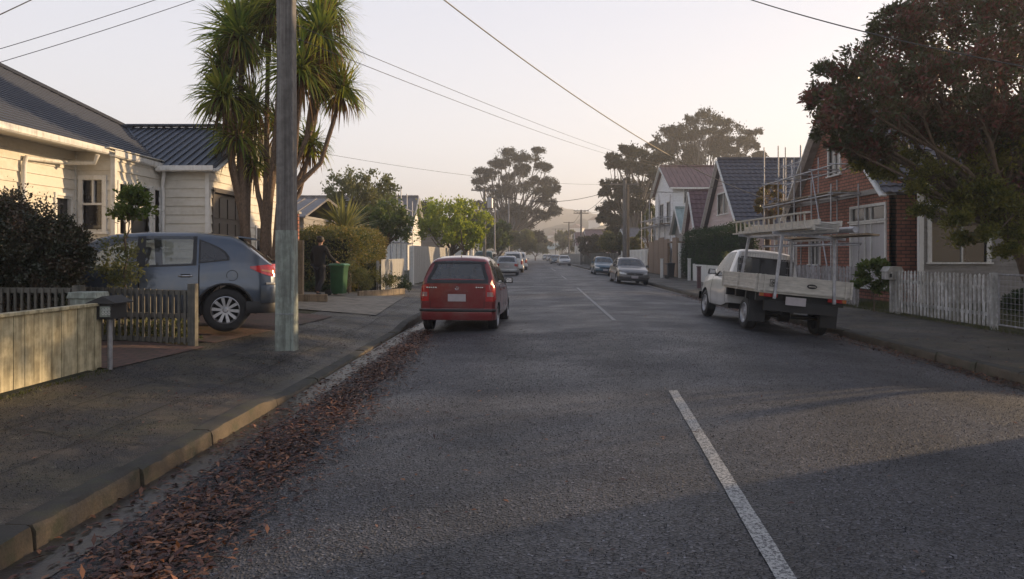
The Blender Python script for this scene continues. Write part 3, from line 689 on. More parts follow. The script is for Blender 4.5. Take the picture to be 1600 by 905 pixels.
# ------------------------------------------------------------------ gable house helper (ridge along X, gable to the street)
def gable_house(name, side, xw, y0, y1, xback, zb, ze, zr, wmat, rmat, roof='rib', pitch=0.2, ov=0.4, open_s=(), open_g=(), label='', win=True):
    s = 1 if side == 'R' else -1; n = (-1, 0) if side == 'R' else (1, 0); ym = (y0 + y1) / 2; h = empty(name, ((xw + xback) / 2, ym, zb))
    wall('wall', (xw, y0), (xw, y1), zb, ze, n, wmat, h, [(a - y0, b - y0, c, d) for a, b, c, d in open_g], gable=(ym - y0, zr), pitch=pitch)
    a, b = sorted((xw, xback))
    wall('wall', (a, y0), (b, y0), zb, ze, (0, -1), wmat, h, [(p - a, q - a, c, d) for p, q, c, d in open_s], pitch=pitch)
    wall('wall', (a, y1), (b, y1), zb, ze, (0, 1), wmat, h, pitch=0)
    wall('wall', (xback, y0), (xback, y1), zb, ze, (s, 0), wmat, h, gable=(ym - y0, zr), pitch=0)
    for c0, c1, c2, c3 in open_g: window(h, (xw, (c0 + c1) / 2), (0, 1), n, c1 - c0, c2, c3, fw=0.08, bars=(0,))
    for c0, c1, c2, c3 in open_s: window(h, ((c0 + c1) / 2, y0), (1, 0), (0, -1), c1 - c0, c2, c3, fw=0.08, bars=(0,))
    xe = xw - s * 0.35; xo = xback + s * 0.35; dz = ov * (zr - ze) / (ym - y0); R_ = {'rib': rib_roof, 'tile': tile_roof, 'course': course_roof}[roof]
    up = 0.07
    for yy, sg in ((y0, -1), (y1, 1)):
        mb = MB(); P4 = [(min(xe, xo), yy + sg * ov, ze - dz + up), (max(xe, xo), yy + sg * ov, ze - dz + up), (max(xe, xo), ym, zr + up), (min(xe, xo), ym, zr + up)]
        R_(mb, *P4); mb.build('roof', rmat, h, smooth=40 if roof == 'tile' else None)
        mb = MB(); mb.beam((xe, yy + sg * ov, ze - dz - 0.02), (xe, ym, zr - 0.02), 0.05, 0.2, up=(1, 0, 0)); mb.build('bargeboard', 'white', h)
        mb = MB(); gutter(mb, (min(xe, xo), yy + sg * (ov + 0.05), ze - dz + 0.03), (max(xe, xo), yy + sg * (ov + 0.05), ze - dz + 0.03), 0.07); mb.build('gutter', 'white', h)
    mb = MB(); mb.beam((xe, ym, zr + up + 0.06), (xo, ym, zr + up + 0.06), 0.22, 0.1); mb.build('ridge_capping', rmat, h)
    return h
# right: two-storey white house
hw = gable_house('two_storey_house', 'R', 11, 58, 66.5, 19, 0.1, 6.9, 8.9, 'whitebd', 'rust', 'rib', 0.25, 0.45,
    open_s=[(XX(1069, 58), XX(1097, 58), ZZ(318, 58), ZZ(295, 58)), (XX(1072, 58), XX(1092, 58), 1.4, 2.6)], open_g=[(59.2, 60.6, 4.2, 5.8), (62.2, 64.2, 4.2, 5.8), (59.5, 61.5, 1.2, 2.6)])
shift(hw); tag(hw, 'white two-storey weatherboard house with rusty metal roof behind scaffolding', 'house')
# low teal-roofed gable and purple-tiled gable between the big houses
h = gable_house('small_gable_house', 'R', 10.6, 51.5, 55.0, 14, 0.1, 3.3, 4.85, 'greybd', 'teal', 'rib', 0.2, 0.3); shift(h); tag(h, 'small gable with pale teal roof between the white house and the purple-tiled gable', 'house')
h = gable_house('small_gable_house', 'R', 10.6, 47.1, 50.4, 15, 0.1, 3.3, 5.7, 'pinkbd', 'tilered', 'tile', 0.2, 0.25); shift(h); tag(h, 'narrow steep gable with purple roof tiles beside the big dark-tiled house', 'house')
# tiled gable house
h = gable_house('tiled_gable_house', 'R', 11, 38.9, 46.6, 19, 0.1, 3.35, 7.0, 'pinkbd', 'tile', 'tile', 0.24, 0.35, open_g=[(41.6, 43.9, 3.9, 5.1)]); shift(h)
tag(h, 'steep gabled house with dark blue roof tiles and pinkish boards above the hedge', 'house')
# brick house
bh = empty('brick_house', (14.5, 27, 0.1)); bx_ = 11.1; by0, by1 = 22.9, 31.3
wy0, wy1 = Yf(1384, bx_), Yf(1331, bx_)
wall('wall', (bx_, by0), (bx_, by1), 0.1, 3.6, (-1, 0), 'brick', bh, [(wy0 - by0, wy1 - by0, 0.5, 3.15), (28.6 - by0, 29.6 - by0, 1.2, 2.7), (26.7 - by0, 27.7 - by0, 4.5, 5.5)], gable=(27.2 - by0, 7.1), pitch=0)
wall('wall', (bx_, by0), (18, by0), 0.1, 3.9, (0, -1), 'brick', bh, pitch=0)
wall('wall', (bx_, by1), (18, by1), 0.1, 3.6, (0, 1), 'brick', bh, pitch=0)
# tall window: three top lights over three panes with drawn curtain
f = window(bh, (bx_, (wy0 + wy1) / 2), (0, 1), (-1, 0), wy1 - wy0, 2.72, 3.15, bars=(-0.22, 0.22), fw=0.09)
f = window(bh, (bx_, (wy0 + wy1) / 2), (0, 1), (-1, 0), wy1 - wy0, 0.5, 2.6, bars=(-0.22, 0.22), fw=0.09, glass='curtain', sill=True)
window(bh, (bx_, 29.1), (0, 1), (-1, 0), 1.0, 1.2, 2.7, bars=(0,), fw=0.08); window(bh, (bx_, 27.2), (0, 1), (-1, 0), 1.0, 4.5, 5.5, bars=(0,), fw=0.08)
mb = MB(); mb.bb(bx_ - 0.06, bx_ - 0.002, by0, by1, 3.55, 3.72); mb.build('band_board', 'greybd', bh)
for yy, ze_ in ((by0 - 0.35, 3.45), (by1 + 0.35, 3.1)):
    mb = MB(); P4 = [(10.7, yy, ze_), (18.3, yy, ze_), (18.3, 27.2, 7.25), (10.7, 27.2, 7.25)]; tile_roof(mb, *P4); mb.build('roof', 'tile', bh, smooth=40)
    mb = MB(); mb.beam((10.68, yy, ze_ - 0.08), (10.68, 27.2, 7.15), 0.05, 0.22, up=(1, 0, 0)); mb.build('bargeboard', 'white', bh)
    mb = MB(); mb.poly([(10.72, yy, ze_ - 0.05), (11.1, yy, ze_ - 0.05), (11.1, 27.2, 7.17), (10.72, 27.2, 7.17)]); mb.build('soffit', 'greybd', bh)
shift(bh); tag(bh, 'red brick gabled house with tall curtained window facing the street', 'house')
# grey boarded house behind the dark tree
gh = empty('grey_boarded_house', (15.5, 26, 0.1)); gy0 = 22.4
wx0, wx1 = XX(1455, gy0), XX(1541, gy0)
wall('wall', (11.75, gy0), (19.0, gy0), 0.1, 3.7, (0, -1), 'greybd', gh, [(wx0 - 11.75, wx1 - 11.75, 1.35, 3.0), (4.6, 5.5, 0.4, 2.6)], pitch=0.28, lap=0.02)
wall('wall', (19, gy0), (19, 29), 0.1, 3.7, (1, 0), 'greybd', gh, pitch=0)
window(gh, ((wx0 + wx1) / 2, gy0), (1, 0), (0, -1), wx1 - wx0, 1.35, 3.0, bars=(0.1,), fw=0.13, frame='white')
window(gh, (11.75 + 5.05, gy0), (1, 0), (0, -1), 0.9, 0.4, 2.6, fw=0.1, name='door', glass='curtain')
mb = MB(); mb.bb(11.66, 11.8, gy0 - 0.08, gy0 + 0.05, 0.1, 3.7); mb.build('corner_board', 'white', gh)
mb = MB(); rib_roof(mb, (11.6, 21.7, 3.62), (19.4, 21.7, 3.62), (19.4, 25.6, 5.1), (13.2, 25.6, 5.1), 0.4); rib_roof(mb, (12.2, 29.3, 3.62), (19.4, 29.3, 3.62), (19.4, 25.6, 5.1), (13.2, 25.6, 5.1), 0.4); mb.build('roof', 'greyroof', gh)
mb = MB(); mb.bb(11.6, 19.3, 21.72, 22.4, 3.55, 3.58); mb.build('soffit', 'white', gh)
mb = MB(); gutter(mb, (11.6, 21.66, 3.6), (19.4, 21.66, 3.6), 0.07); mb.build('gutter', 'greybd', gh)
shift(gh); tag(gh, 'grey boarded house with wide white-framed window behind the dark tree', 'house')
# unseen house added on the right to throw shade over the near road
h = gable_house('near_shade_house', 'R', 11.2, -7.0, 9.5, 22, 0.1, 3.6, 6.6, 'whitebd', 'greyroof', 'rib', 0.2, 0.5, open_g=[(-2, 0, 1.2, 2.6), (3, 5, 1.2, 2.6)])
shift(h); tag(h, 'added white gabled house out of view on the right, put there to shade the near road', 'house')
h = gable_house('rear_shade_house', 'R', 20.5, 17.6, 24.6, 30, 0.1, 3.6, 5.6, 'greybd', 'tile', 'rib', 0.2, 0.4); shift(h); tag(h, 'added grey house out of view to the right, blocking sun from the road past the lit patch', 'house')  # unseen house added to keep sun off the road past the lit patch
# left neighbour beyond the drive
nh = empty('neighbour_house', (-13, 31, 0.3))
wall('wall', (XX(474, 27), 27), (-20, 27), 0.3, 3.0, (0, -1), 'greybd', nh, pitch=0.2); wall('wall', (XX(474, 27), 27), (XX(474, 27), 35), 0.3, 3.0, (1, 0), 'greybd', nh, pitch=0.2)
mb = MB(); rib_roof(mb, (-20, 26.6, 2.95), (-8.2, 26.6, 2.95), (-8.6, 31, 3.9), (-20, 31, 3.9), 0.5); rib_roof(mb, (-20, 35.4, 2.95), (-8.2, 35.4, 2.95), (-8.6, 31, 3.9), (-20, 31, 3.9), 0.5); mb.build('roof', 'greyroof', nh)
shift(nh); tag(nh, 'low grey house with a shallow iron roof behind the clipped hedge', 'house')
# gabled house under scaffold on the left
h = gable_house('gabled_villa', 'L', XX(636, 58), 58, 65, -20, 0.3, 3.6, 6.3, 'white', 'greyroof', 'rib', 0.22, 0.4); shift(h); tag(h, 'pale gabled house under scaffolding beyond the left hedge', 'house')
h = gable_house('flat_walled_house', 'L', XX(692, 68), 68, 78, -16, 0.3, 3.7, 4.9, 'greybd', 'greyroof', 'rib', 0.25, 0.3); shift(h); tag(h, 'plain pale blue-grey house half hidden by the lime-green tree', 'house')
# houses further down the street, both sides
for i, (side, xw, y0, y1, xb, ze, zr, wm, rm, lab) in enumerate([
    ('R', 10.2, 78, 88, 19, 3.0, 4.4, 'white', 'greyroof', 'white cottage behind the clipped round trees on the right'),
    ('R', 9.0, 118, 132, 22, 3.2, 5.6, 'pinkbd', 'rust', 'long pale gabled building right of the distant poles'),
    ('R', 9.0, 150, 160, 20, 3.4, 6.0, 'white', 'rust', 'far white cottage near the end of the right side'),
    ('L', -8.5, 96, 106, -19, 3.4, 6.0, 'white', 'tilered', 'far cottage hidden by the greenery on the left'),
    ]):
    h = gable_house('street_house', side, xw, y0, y1, xb, 0.1, ze, zr, wm, rm, 'rib', 0.3, 0.4, open_g=[(y0 + 2, y0 + 4, 1.2, 2.6)]); shift(h); tag(h, lab, 'house', 'houses further down the street')
# long low building closing the street
lb = empty('low_building', (3, 262, 0))
mb = MB(); mb.bb(-6, 9, 258, 266, 0, 3.4); mb.build('wall', 'white', lb)
mb = MB(); rib_roof(mb, (-7, 257, 3.2), (10, 257, 3.2), (9, 262, 5.4), (-6, 262, 5.4), 1.0, 0.1, 0.05); rib_roof(mb, (-7, 267, 3.2), (10, 267, 3.2), (9, 262, 5.4), (-6, 262, 5.4), 1.0, 0.1, 0.05); mb.build('roof', 'teal', lb)
for i in range(6):
    window(lb, (-4.5 + i * 2.4, 258), (1, 0), (0, -1), 1.5, 1.2, 2.5, fw=0.1)
shift(lb); tag(lb, 'long low white building with pale green roof closing the end of the street', 'building')
# hill houses
m, t, p = newmat('hill_bush'); v = coords(t)
t.links.new(ramp(t, noise(t, 0.05, 8, v, 0.75), [(0.35, (0.02, 0.028, 0.012)), (0.52, (0.045, 0.045, 0.02)), (0.68, (0.12, 0.10, 0.05))]), p.inputs['Base Color']); p.inputs['Roughness'].default_value = 1; M['hill'] = m
def hills():
    from mathutils import noise as mn
    def layer(name, y0, y1, f, nx=260, ny=26, x0=-420, x1=480):
        mb = MB(); rows = []
        for j in range(ny):
            y = y0 + (y1 - y0) * j / (ny - 1); s = math.sin(math.pi * min(1, j / (ny - 1) * 1.0) * 0.5)
            row = []
            for i in range(nx):
                x = x0 + (x1 - x0) * i / (nx - 1); hgt = f(x) * s
                hgt += (abs(mn.noise(Vector((x * 0.11, y * 0.11, 1)))) * 5 + mn.noise(Vector((x * 0.35, y * 0.35, 4))) * 2.2 + mn.noise(Vector((x * 0.02, y * 0.02, 9))) * 6) * min(1, s * 2)
                row.append((x, y, max(hgt, -1)))
            rows.append(row)
        mb.grid(rows); struct(mb, name, M['hill'], 80)
    g = lambda x, c, w_: math.exp(-((x - c) / w_) ** 2)
    layer('far_hill', 620, 820, lambda x: 30 + 17 * g(x, 20, 120) + 10 * g(x, 300, 140) + 8 * g(x, -250, 130))
    layer('near_hill', 380, 560, lambda x: 12 + 15 * g(x, 60, 70) + 7 * g(x, -90, 60) + 6 * g(x, 260, 90) - 5 * g(x, 0, 25))
hills()
hl = [(20, 398, 4), (34, 405, 7), (8, 400, 3), (48, 430, 14), (62, 425, 12), (26, 440, 13), (75, 450, 18), (-6, 410, 4), (14, 455, 9), (40, 470, 19), (-30, 420, 6), (55, 402, 6)]
proto = None
words = ['lowest left on the hill behind the street end', 'low on the hill above the street end', 'beside the lowest roofs of the hill', 'halfway up the right spur', 'far right of the spur foot', 'in the middle of the hillside', 'highest on the right spur', 'left of the street end under the pine', 'on the dip of the hill', 'near the top of the near hill', 'leftmost at the hill foot', 'at the foot of the right spur']
for i, (x, y, z) in enumerate(hl):
    if proto is None:
        o = empty('hillside_house', (x, y, z)); mb = MB(); mb.bb(-4, 4, -3, 3, -2, 4); mb.build('wall', 'white', o); mb = MB(); mb.prism([(-4.5, 4), (4.5, 4), (0, 6.5)], 'y', -3.5, 3.5); mb.build('roof', 'rust', o); proto = o
    else: o = copy_tree(proto); o.location = (x, y, z); o.rotation_euler.z = random.uniform(-0.8, 0.8)
    tag(o, 'tiny pale house ' + words[i], 'house', 'houses on the hillside')
# ------------------------------------------------------------------ cars
M['lens_pink'] = simple('faded_clear_lens', (0.34, 0.2, 0.19), 0.15, 0.1, 0.25, 14, 0, coat=1)
def smoothf(pts, L, sig):
    x = np.arange(0, L + 0.0051, 0.005); y = np.interp(x, [p[0] for p in pts], [p[1] for p in pts])
    if sig > 0:
        k = int(3 * sig / 0.005); g = np.exp(-0.5 * (np.arange(-k, k + 1) * 0.005 / sig) ** 2); g /= g.sum()
        y = np.convolve(np.pad(y, k, mode='edge'), g, mode='valid')
    return x, y
class Car:
    def __init__(s, **k):
        s.rnd = 0.07; s.crown = 0.03; s.tumble = 0.32; s.sill = 0.2; s.arch = 0.05; s.side_win = []; s.seams = []; s.ws = None; s.rw = None; s.ends = (0.84, 0.84); s.sig = 0.035; s.cab = None; s.lowtrim = False
        s.belly = 0.0
        for a, b in k.items(): setattr(s, a, b)
        s.X, s.ZT = smoothf(s.top, s.L, s.sig); _, s.ZB = smoothf(s.belt, s.L, 0.08)
        L = s.L; e0, e1 = s.ends
        _, s.Wf = smoothf([(0, e0), (0.03, e0 + 0.35 * (1 - e0)), (0.10, 1 - 0.2 * (1 - e0)), (0.3, 0.985), (0.8, 1), (L - 0.9, 1), (L - 0.45, 0.97), (L - 0.2, 1 - 0.45 * (1 - e1)), (L - 0.06, e1 + 0.25 * (1 - e1)), (L, e1)], L, 0.012)
        _, s.SL = smoothf([(0, s.sill + 0.10), (0.5, s.sill), (L - 0.6, s.sill), (L, s.sill + 0.04)], L, 0.05)
    def zt(s, x): return float(np.interp(x, s.X, s.ZT))
    def zb(s, x): return min(float(np.interp(x, s.X, s.ZB)), s.zt(x) - 0.015)
    def hw(s, x): return s.W / 2 * float(np.interp(x, s.X, s.Wf))
    def low(s, x):
        z = float(np.interp(x, s.X, s.SL)); 
        for xw in (s.xr, s.xf):
            ra = s.r + s.arch
            if abs(x - xw) < ra: z = max(z, s.r + math.sqrt(ra * ra - (x - xw) ** 2))
        return z
    def ys(s, x, z):
        w_ = s.hw(x); zb = s.zb(x); sl = float(np.interp(x, s.X, s.SL))
        if z <= zb: return w_ * float(np.interp((z - sl) / (zb - sl), [-0.5, 0, 0.12, 0.28, 0.45, 0.62, 0.66, 0.85, 1], [0.92, 0.95, 0.985, 0.992, 1, 0.995, 0.985, 0.975, 0.945]))
        h = max(1e-3, s.zt(x) - zb); u = min(1, (z - zb) / h)
        return 0.945 * w_ - s.tumble * (z - zb) - s.rnd * max(0, (u - 0.82) / 0.18) ** 2 * min(1, 0.3 + h * 3)
    def xrear(s, y, z, front=False):
        rng_ = np.arange(0, s.L, 0.006); rng_ = rng_[::-1] if front else rng_
        for x in rng_:
            yr = s.ys(x, min(z, s.zt(x)))
            ztc = s.zt(x) + s.crown * (1 - min(1, abs(y) / max(0.1, s.ys(x, s.zt(x)))) ** 2)
            if z <= ztc and abs(y) <= yr: return x
        return s.L / 2
    def build(s, name, paint, glass='glass', seats=True, rim='spoke', rimk=7, interior=True, trim_belt=True):
        root = empty(name, (0, 0, 0)); s.root = root; L = s.L; ox = L / 2
        xs = set(np.round(np.arange(0, L + 1e-6, 0.07), 4)) | set(np.round(np.linspace(0, 0.3, 9), 4)) | set(np.round(L - np.linspace(0, 0.3, 7), 4)) | {L}
        for xw in (s.xr, s.xf):
            ra = s.r + s.arch
            for a in np.linspace(0, math.pi, 17): xs.add(round(xw + ra * math.cos(a), 4))
        if s.rw:
            for x in np.linspace(s.rw[0], s.rw[1], 8): xs.add(round(float(x), 4))
        if s.ws:
            for x in s.ws: xs.add(round(x, 4))
        for a, b in s.side_win: xs.add(round(a, 4)); xs.add(round(b, 4))
        seam = {}
        for q in s.seams:
            for d, i in ((-0.009, 0), (0, 1), (0.009, 0)): xs.add(round(q + d, 4)); seam[round(q + d, 4)] = i
        xs = sorted(x for x in xs if 0 <= x <= L); o2 = [xs[0]]
        for x in xs[1:]:
            if x - o2[-1] > 0.012 or x in seam or x == L: o2.append(x)
        xs = o2; NL = 12; US = [0.05, 0.3, 0.6, 0.82, 0.9, 0.96, 1.0]; YF = [0.9, 0.75, 0.5, 0.25, 0, -0.25, -0.5, -0.75, -0.9]
        rows = []
        for x in xs:
            lo, zb, zt = s.low(x), s.zb(x), s.zt(x); lo = min(lo, zb - 0.02); half = []
            ins = 0.014 if seam.get(x) == 1 else 0
            for i in range(NL): z = lo + (zb - lo) * i / (NL - 1); half.append((s.ys(x, z) - ins, z))
            for u in US: z = zb + (zt - zb) * u; half.append((s.ys(x, z), z))
            yr = half[-1][0]
            row = [(x - ox, y, z) for y, z in half] + [(x - ox, yr * f, zt + s.crown * (1 - f * f)) for f in YF] + [(x - ox, -y, z) for y, z in half[::-1]]
            rows.append(row)
        nc = len(rows[0]); KH = NL + len(US)
        B = MB(); G = {}
        def cls(i, j):
            xm = (xs[i] + xs[i + 1]) / 2; jj = j if j < nc / 2 else nc - 2 - j
            if jj >= NL and jj <= NL + 3:      # glass band on the side
                for k, (a, b) in enumerate(s.side_win):
                    if a <= xm <= b: return ('side', k, j < nc / 2)
                if s.cab and s.cab[0] <= xm <= s.cab[1]: return 'trim'
            if jj == NL - 1 and s.cab and s.cab[0] <= xm <= s.cab[1] and trim_belt: return 'trim'
            if KH <= j < nc - KH - 1 + 0:
                if s.ws and s.ws[0] <= xm <= s.ws[1]: return 'windscreen'
                if s.rw and s.rw[0] <= xm <= s.rw[1]: return 'rear_window'
            if xs[i] in seam and seam.get(xs[i]) == 1 or (xs[i + 1] in seam and seam.get(xs[i + 1]) == 1):
                if jj < NL - 1: return 'seam'
            if s.lowtrim and jj < 1: return 'trim'
            return 'body'
        for i in range(len(xs) - 1):
            for j in range(nc - 1):
                q = [rows[i][j], rows[i][j + 1], rows[i + 1][j + 1], rows[i + 1][j]]; c = cls(i, j)
                if c in ('body', 'trim', 'seam'): B.poly(q, {'body': 0, 'trim': 1, 'seam': 2}[c])
                else: G.setdefault(c, MB()).poly(q)
        # end caps, gridded across the width
        for row, rev in ((rows[0], 1), (rows[-1], 0)):
            for j in range(KH - 1):
                l0, l1, r0, r1 = row[j], row[j + 1], row[nc - 1 - j], row[nc - 2 - j]
                for a in range(6):
                    f0, f1 = a / 6, (a + 1) / 6; bul = lambda f: 0.035 * math.sin(math.pi * f) * (-1 if rev else 1)
                    def lp(p, q, f): return (p[0] + bul(f), p[1] + (q[1] - p[1]) * f, p[2] + (q[2] - p[2]) * f)
                    B.poly([lp(l0, r0, f0), lp(l0, r0, f1), lp(l1, r1, f1), lp(l1, r1, f0)])
            B.poly(row[KH - 1:nc - KH + 1])
        # arch and sill returns
        for sgn in (0, nc - 1):
            rr = [[rows[i][sgn], (rows[i][sgn][0], rows[i][sgn][1] * 0.72, rows[i][sgn][2] - 0.01)] for i in range(len(xs))]; B.grid(rr, 1)
        s.rows = rows
        B.build('body', [paint, 'black', 'darkgap'], root, smooth=32)
        for c, g in G.items():
            nm = c if isinstance(c, str) else 'side_window'
            g.build(nm, glass, root, smooth=60)
        # floor pan and cabin
        mb = MB(); hwid = s.W / 2
        mb.bb(-ox + 0.12, ox - 0.15, -hwid * 0.62, hwid * 0.62, s.sill + 0.02, s.r * 1.5); mb.bb(max(0.05, s.xr + s.r + 0.08) - ox, s.xf - s.r - 0.08 - ox, -hwid * 0.9, hwid * 0.9, s.sill - 0.03, s.sill + 0.18)
        mb.build('floor_pan', 'black', root)
        if interior and s.cab:
            zb = s.zb((s.cab[0] + s.cab[1]) / 2)
            for fx, rear in s.seat_x:
                for sy in (-1, 1):
                    mb = MB(); y = sy * hwid * 0.44
                    rot = Matrix.Rotation(R(-12), 3, 'Y')
                    mb.box((fx - ox, y, zb - 0.1), (0.13, 0.46, 0.62), 0, rot, 0.85); mb.box((fx - ox - 0.10, y, zb + 0.27), (0.09, 0.26, 0.17), 0, rot); mb.box((fx - ox + 0.27, y, zb - 0.38), (0.5, 0.48, 0.14))
                    mb.build('seat', 'seat', root, bevel=0.03)
            mb = MB(); mb.bb(s.ws[0] - 0.35 - ox, s.ws[0] + 0.25 - ox, -hwid * 0.8, hwid * 0.8, zb - 0.3, zb - 0.02); mb.build('dashboard', 'black', root)
        # wheels
        for xw in (s.xr, s.xf):
            for sy in (1, -1): s.wheel(xw - ox, sy * (hwid - s.tw / 2 - 0.02), sy, rim, rimk)
        return root
    tw = 0.2
    def wheel(s, x, y, sy, kind, k):
        r = s.r; t_ = s.tw / 2; mb = MB()
        pr = [(-t_ * .9, r * .62), (-t_, r * .72), (-t_, r * .88), (-t_ * .8, r * .975), (-t_ * .45, r), (-t_ * .4, r * .985), (-t_ * .05, r * .985), (0, r), (t_ * .4, r * .985), (t_ * .45, r), (t_ * .8, r * .975), (t_, r * .88), (t_, r * .72), (t_ * .9, r * .62)]
        mb.lathe(pr, (x, y, r), 'y', 36); mb.poly([(x + r * .6 * math.cos(a), y - sy * t_ * .1, r + r * .6 * math.sin(a)) for a in np.linspace(0, 2 * math.pi, 25)[:-1]])
        wo = mb.build('wheel', 'rubber', s.root, smooth=40)
        mb = MB(); e = sy * t_
        mb.lathe([(e * .95, r * .63), (e * .99, r * .60), (e * .8, r * .565), (e * .2, r * .55)], (x, y, r), 'y', 36)
        if kind == 'spoke':
            for i in range(k):
                a = 2 * math.pi * i / k + 0.1; d = Vector((math.cos(a), 0, math.sin(a))); c = Vector((x, y, r)); p = Vector((0, 1, 0)).cross(d)
                a0 = c + d * r * .1 + Vector((0, e * .82, 0)); a1 = c + d * r * .575 + Vector((0, e * .88, 0)); w0, w1 = r * .05, r * .075
                P = [a0 - p * w0, a0 + p * w0, a1 + p * w1, a1 - p * w1]; dn = Vector((0, -e * .22, 0))
                mb.poly(P); [mb.poly([P[q], P[(q + 1) % 4], P[(q + 1) % 4] + dn, P[q] + dn]) for q in range(4)]
            mb.lathe([(e * .9, 0.0), (e * .9, r * .09), (e * .8, r * .14), (e * .5, r * .14)], (x, y, r), 'y', 20)
        else:
            mb.lathe([(e * .95, 0.0), (e * .95, r * .12), (e * .7, r * .2), (e * .62, r * .42), (e * .75, r * .5), (e * .8, r * .56)], (x, y, r), 'y', 28)
        mb.build('rim', 'alloy' if kind == 'spoke' else 'steel', wo, smooth=30)
        return wo
    # conformal patches
    def side_patch(s, name, mat, x0, x1, z0, z1, sy=(1, -1), eps=0.008, skew=0.0, nx=6, nz=5, parent=None, shape=None):
        for q in sy:
            mb = MB(); rows = []
            for i in range(nx + 1):
                x = x0 + (x1 - x0) * i / nx; a, b = (z0, z1) if shape is None else shape((x - x0) / (x1 - x0))
                rows.append([(x + skew * (j / nz) - s.L / 2, q * (s.ys(x + skew * j / nz, a + (b - a) * j / nz) + eps), a + (b - a) * j / nz) for j in range(nz + 1)])
            mb.grid(rows); mb.build(name, mat, parent or s.root, smooth=60)
    def end_patch(s, name, mat, y0, y1, z0, z1, front=False, eps=0.008, mirror=True, ny=6, nz=6, shape=None, parent=None, bul=True):
        for q in ((1, -1) if mirror else (1,)):
            mb = MB(); rows = []
            for i in range(ny + 1):
                f = i / ny; y = y0 + (y1 - y0) * f; a, b = (z0, z1) if shape is None else shape(f); row = []
                for j in range(nz + 1):
                    z = a + (b - a) * j / nz; x = s.xrear(y, z, front); sg = 1 if front else -1
                    capx = (x < 0.01 or x > s.L - 0.012)
                    bu = 0.035 * math.sin(math.pi * min(1, max(0, (y + s.hw(x)) / (2 * s.hw(x))))) if (capx and bul) else 0
                    row.append((x + sg * (eps + bu) - s.L / 2, q * y, z))
                rows.append(row)
            mb.grid(rows); mb.build(name, mat, parent or s.root, smooth=60)
    def bar(s, name, mat, z, h, d, front=False, wf=0.96, wrap=0.25, parent=None, mid=True):
        """bumper strip following the end of the body"""
        x0 = s.L if front else 0; sg = -1 if front else 1; pts = []
        for y in np.linspace(-1, 1, 17):
            yy = y * s.hw(x0) * 0.98; pts.append((x0 - sg * 0.035 * math.sin(math.pi * (y + 1) / 2), yy))
        side = [(x0 + sg * q, s.ys(x0 + sg * q, z)) for q in np.linspace(0.02, wrap, 7)]
        P = [(x, -y) for x, y in side[::-1]] + pts + side
        rows = []
        for i, (x, y) in enumerate(P):
            a = Vector(P[min(i + 1, len(P) - 1)]) - Vector(P[max(i - 1, 0)]); n = Vector((a.y, -a.x)).normalized()
            if n.dot(Vector((x - s.L / 2, y * 0.7))) < 0: n = -n
            rows.append([(x - s.L / 2 + n.x * o_, y + n.y * o_, z + v_) for o_, v_ in ((-0.01, h / 2), (d * .8, h / 2), (d, h * .35), (d, -h * .35), (d * .8, -h / 2), (-0.01, -h / 2))])
        mb = MB(); mb.grid(rows); mb.build(name, mat, parent or s.root, smooth=50)
    def mirrors(s, x, z, mat, col=None):
        for q in (1, -1):
            mb = MB(); y = s.ys(x, z); mb.box((x - s.L / 2, q * (y + 0.10), z + 0.07), (0.09, 0.19, 0.13), 0, None, 0.8); mb.box((x - s.L / 2, q * (y + 0.02), z + 0.02), (0.06, 0.1, 0.03))
            mo = mb.build('wing_mirror', mat, s.root, bevel=0.025)
            mb = MB(); mb.bb(x - s.L / 2 - 0.052, x - s.L / 2 - 0.047, q * (y + 0.04), q * (y + 0.165), z + 0.025, z + 0.12); mb.build('mirror_glass', 'chrome', mo)
    def handles(s, xs, z, mat):
        for x in xs:
            for q in (1, -1):
                y = s.ys(x, z); mb = MB(); mb.tube([(x - .1 - s.L / 2, q * (y), z), (x - .085 - s.L / 2, q * (y + .03), z), (x + .085 - s.L / 2, q * (y + .03), z), (x + .1 - s.L / 2, q * y, z)], 0.012, 8); mb.build('door_handle', mat, s.root, smooth=60)
                s.side_patch('handle_shade_patch', 'darkgap', x - .07, x + .07, z - .025, z + .03, (q,), 0.003, nx=2, nz=2)  # flat dark patch, shade behind the handle painted on
    def plate(s, z, front=False, w_=0.36, h=0.13, off=0.05, mat='plate'):
        x0 = (s.L if front else 0) - s.L / 2; sg = 1 if front else -1; mb = MB(); mb.bb(x0 + sg * off, x0 + sg * (off + .008), -w_ / 2, w_ / 2, z - h / 2, z + h / 2); mb.build('number_plate', mat, s.root)
def place(root, x, y, z, heading, roll=0.0, pitch=0.0):
    """heading: compass angle of the car's nose from +X"""
    root.location = (x, y, z); root.rotation_euler = (roll, pitch, heading)
# --- blue-grey SUV in the driveway
c = Car(L=4.62, W=1.87, r=0.36, xr=0.82, xf=3.70, sill=0.26, arch=0.06, tumble=0.32, rnd=0.09, ends=(0.74, 0.78), tw=0.24, lowtrim=True,
    top=[(0, 0.99), (0.04, 1.05), (0.14, 1.13), (0.56, 1.50), (0.72, 1.58), (1.3, 1.635), (2.0, 1.635), (2.5, 1.60), (2.8, 1.52), (3.55, 1.10), (3.75, 1.05), (4.3, 0.97), (4.6, 0.85), (4.62, 0.72)],
    belt=[(0, 0.97), (0.5, 1.16), (1.2, 1.10), (3.3, 1.02), (4.2, 0.9), (4.62, 0.7)],
    ws=(2.72, 3.50), rw=(0.12, 0.55), side_win=[(1.32, 2.02), (2.14, 3.35)], seams=[1.22, 2.10, 3.30], cab=(1.26, 3.42))
c.seat_x = [(1.35, 1), (2.3, 0)]
c.xr = 0.82
M['suvpaint'] = carpaint('blue_grey_car_paint', (0.065, 0.085, 0.12), 0.5, 0.3)
suv = c.build('suv', 'suvpaint', 'glass', rimk=10)
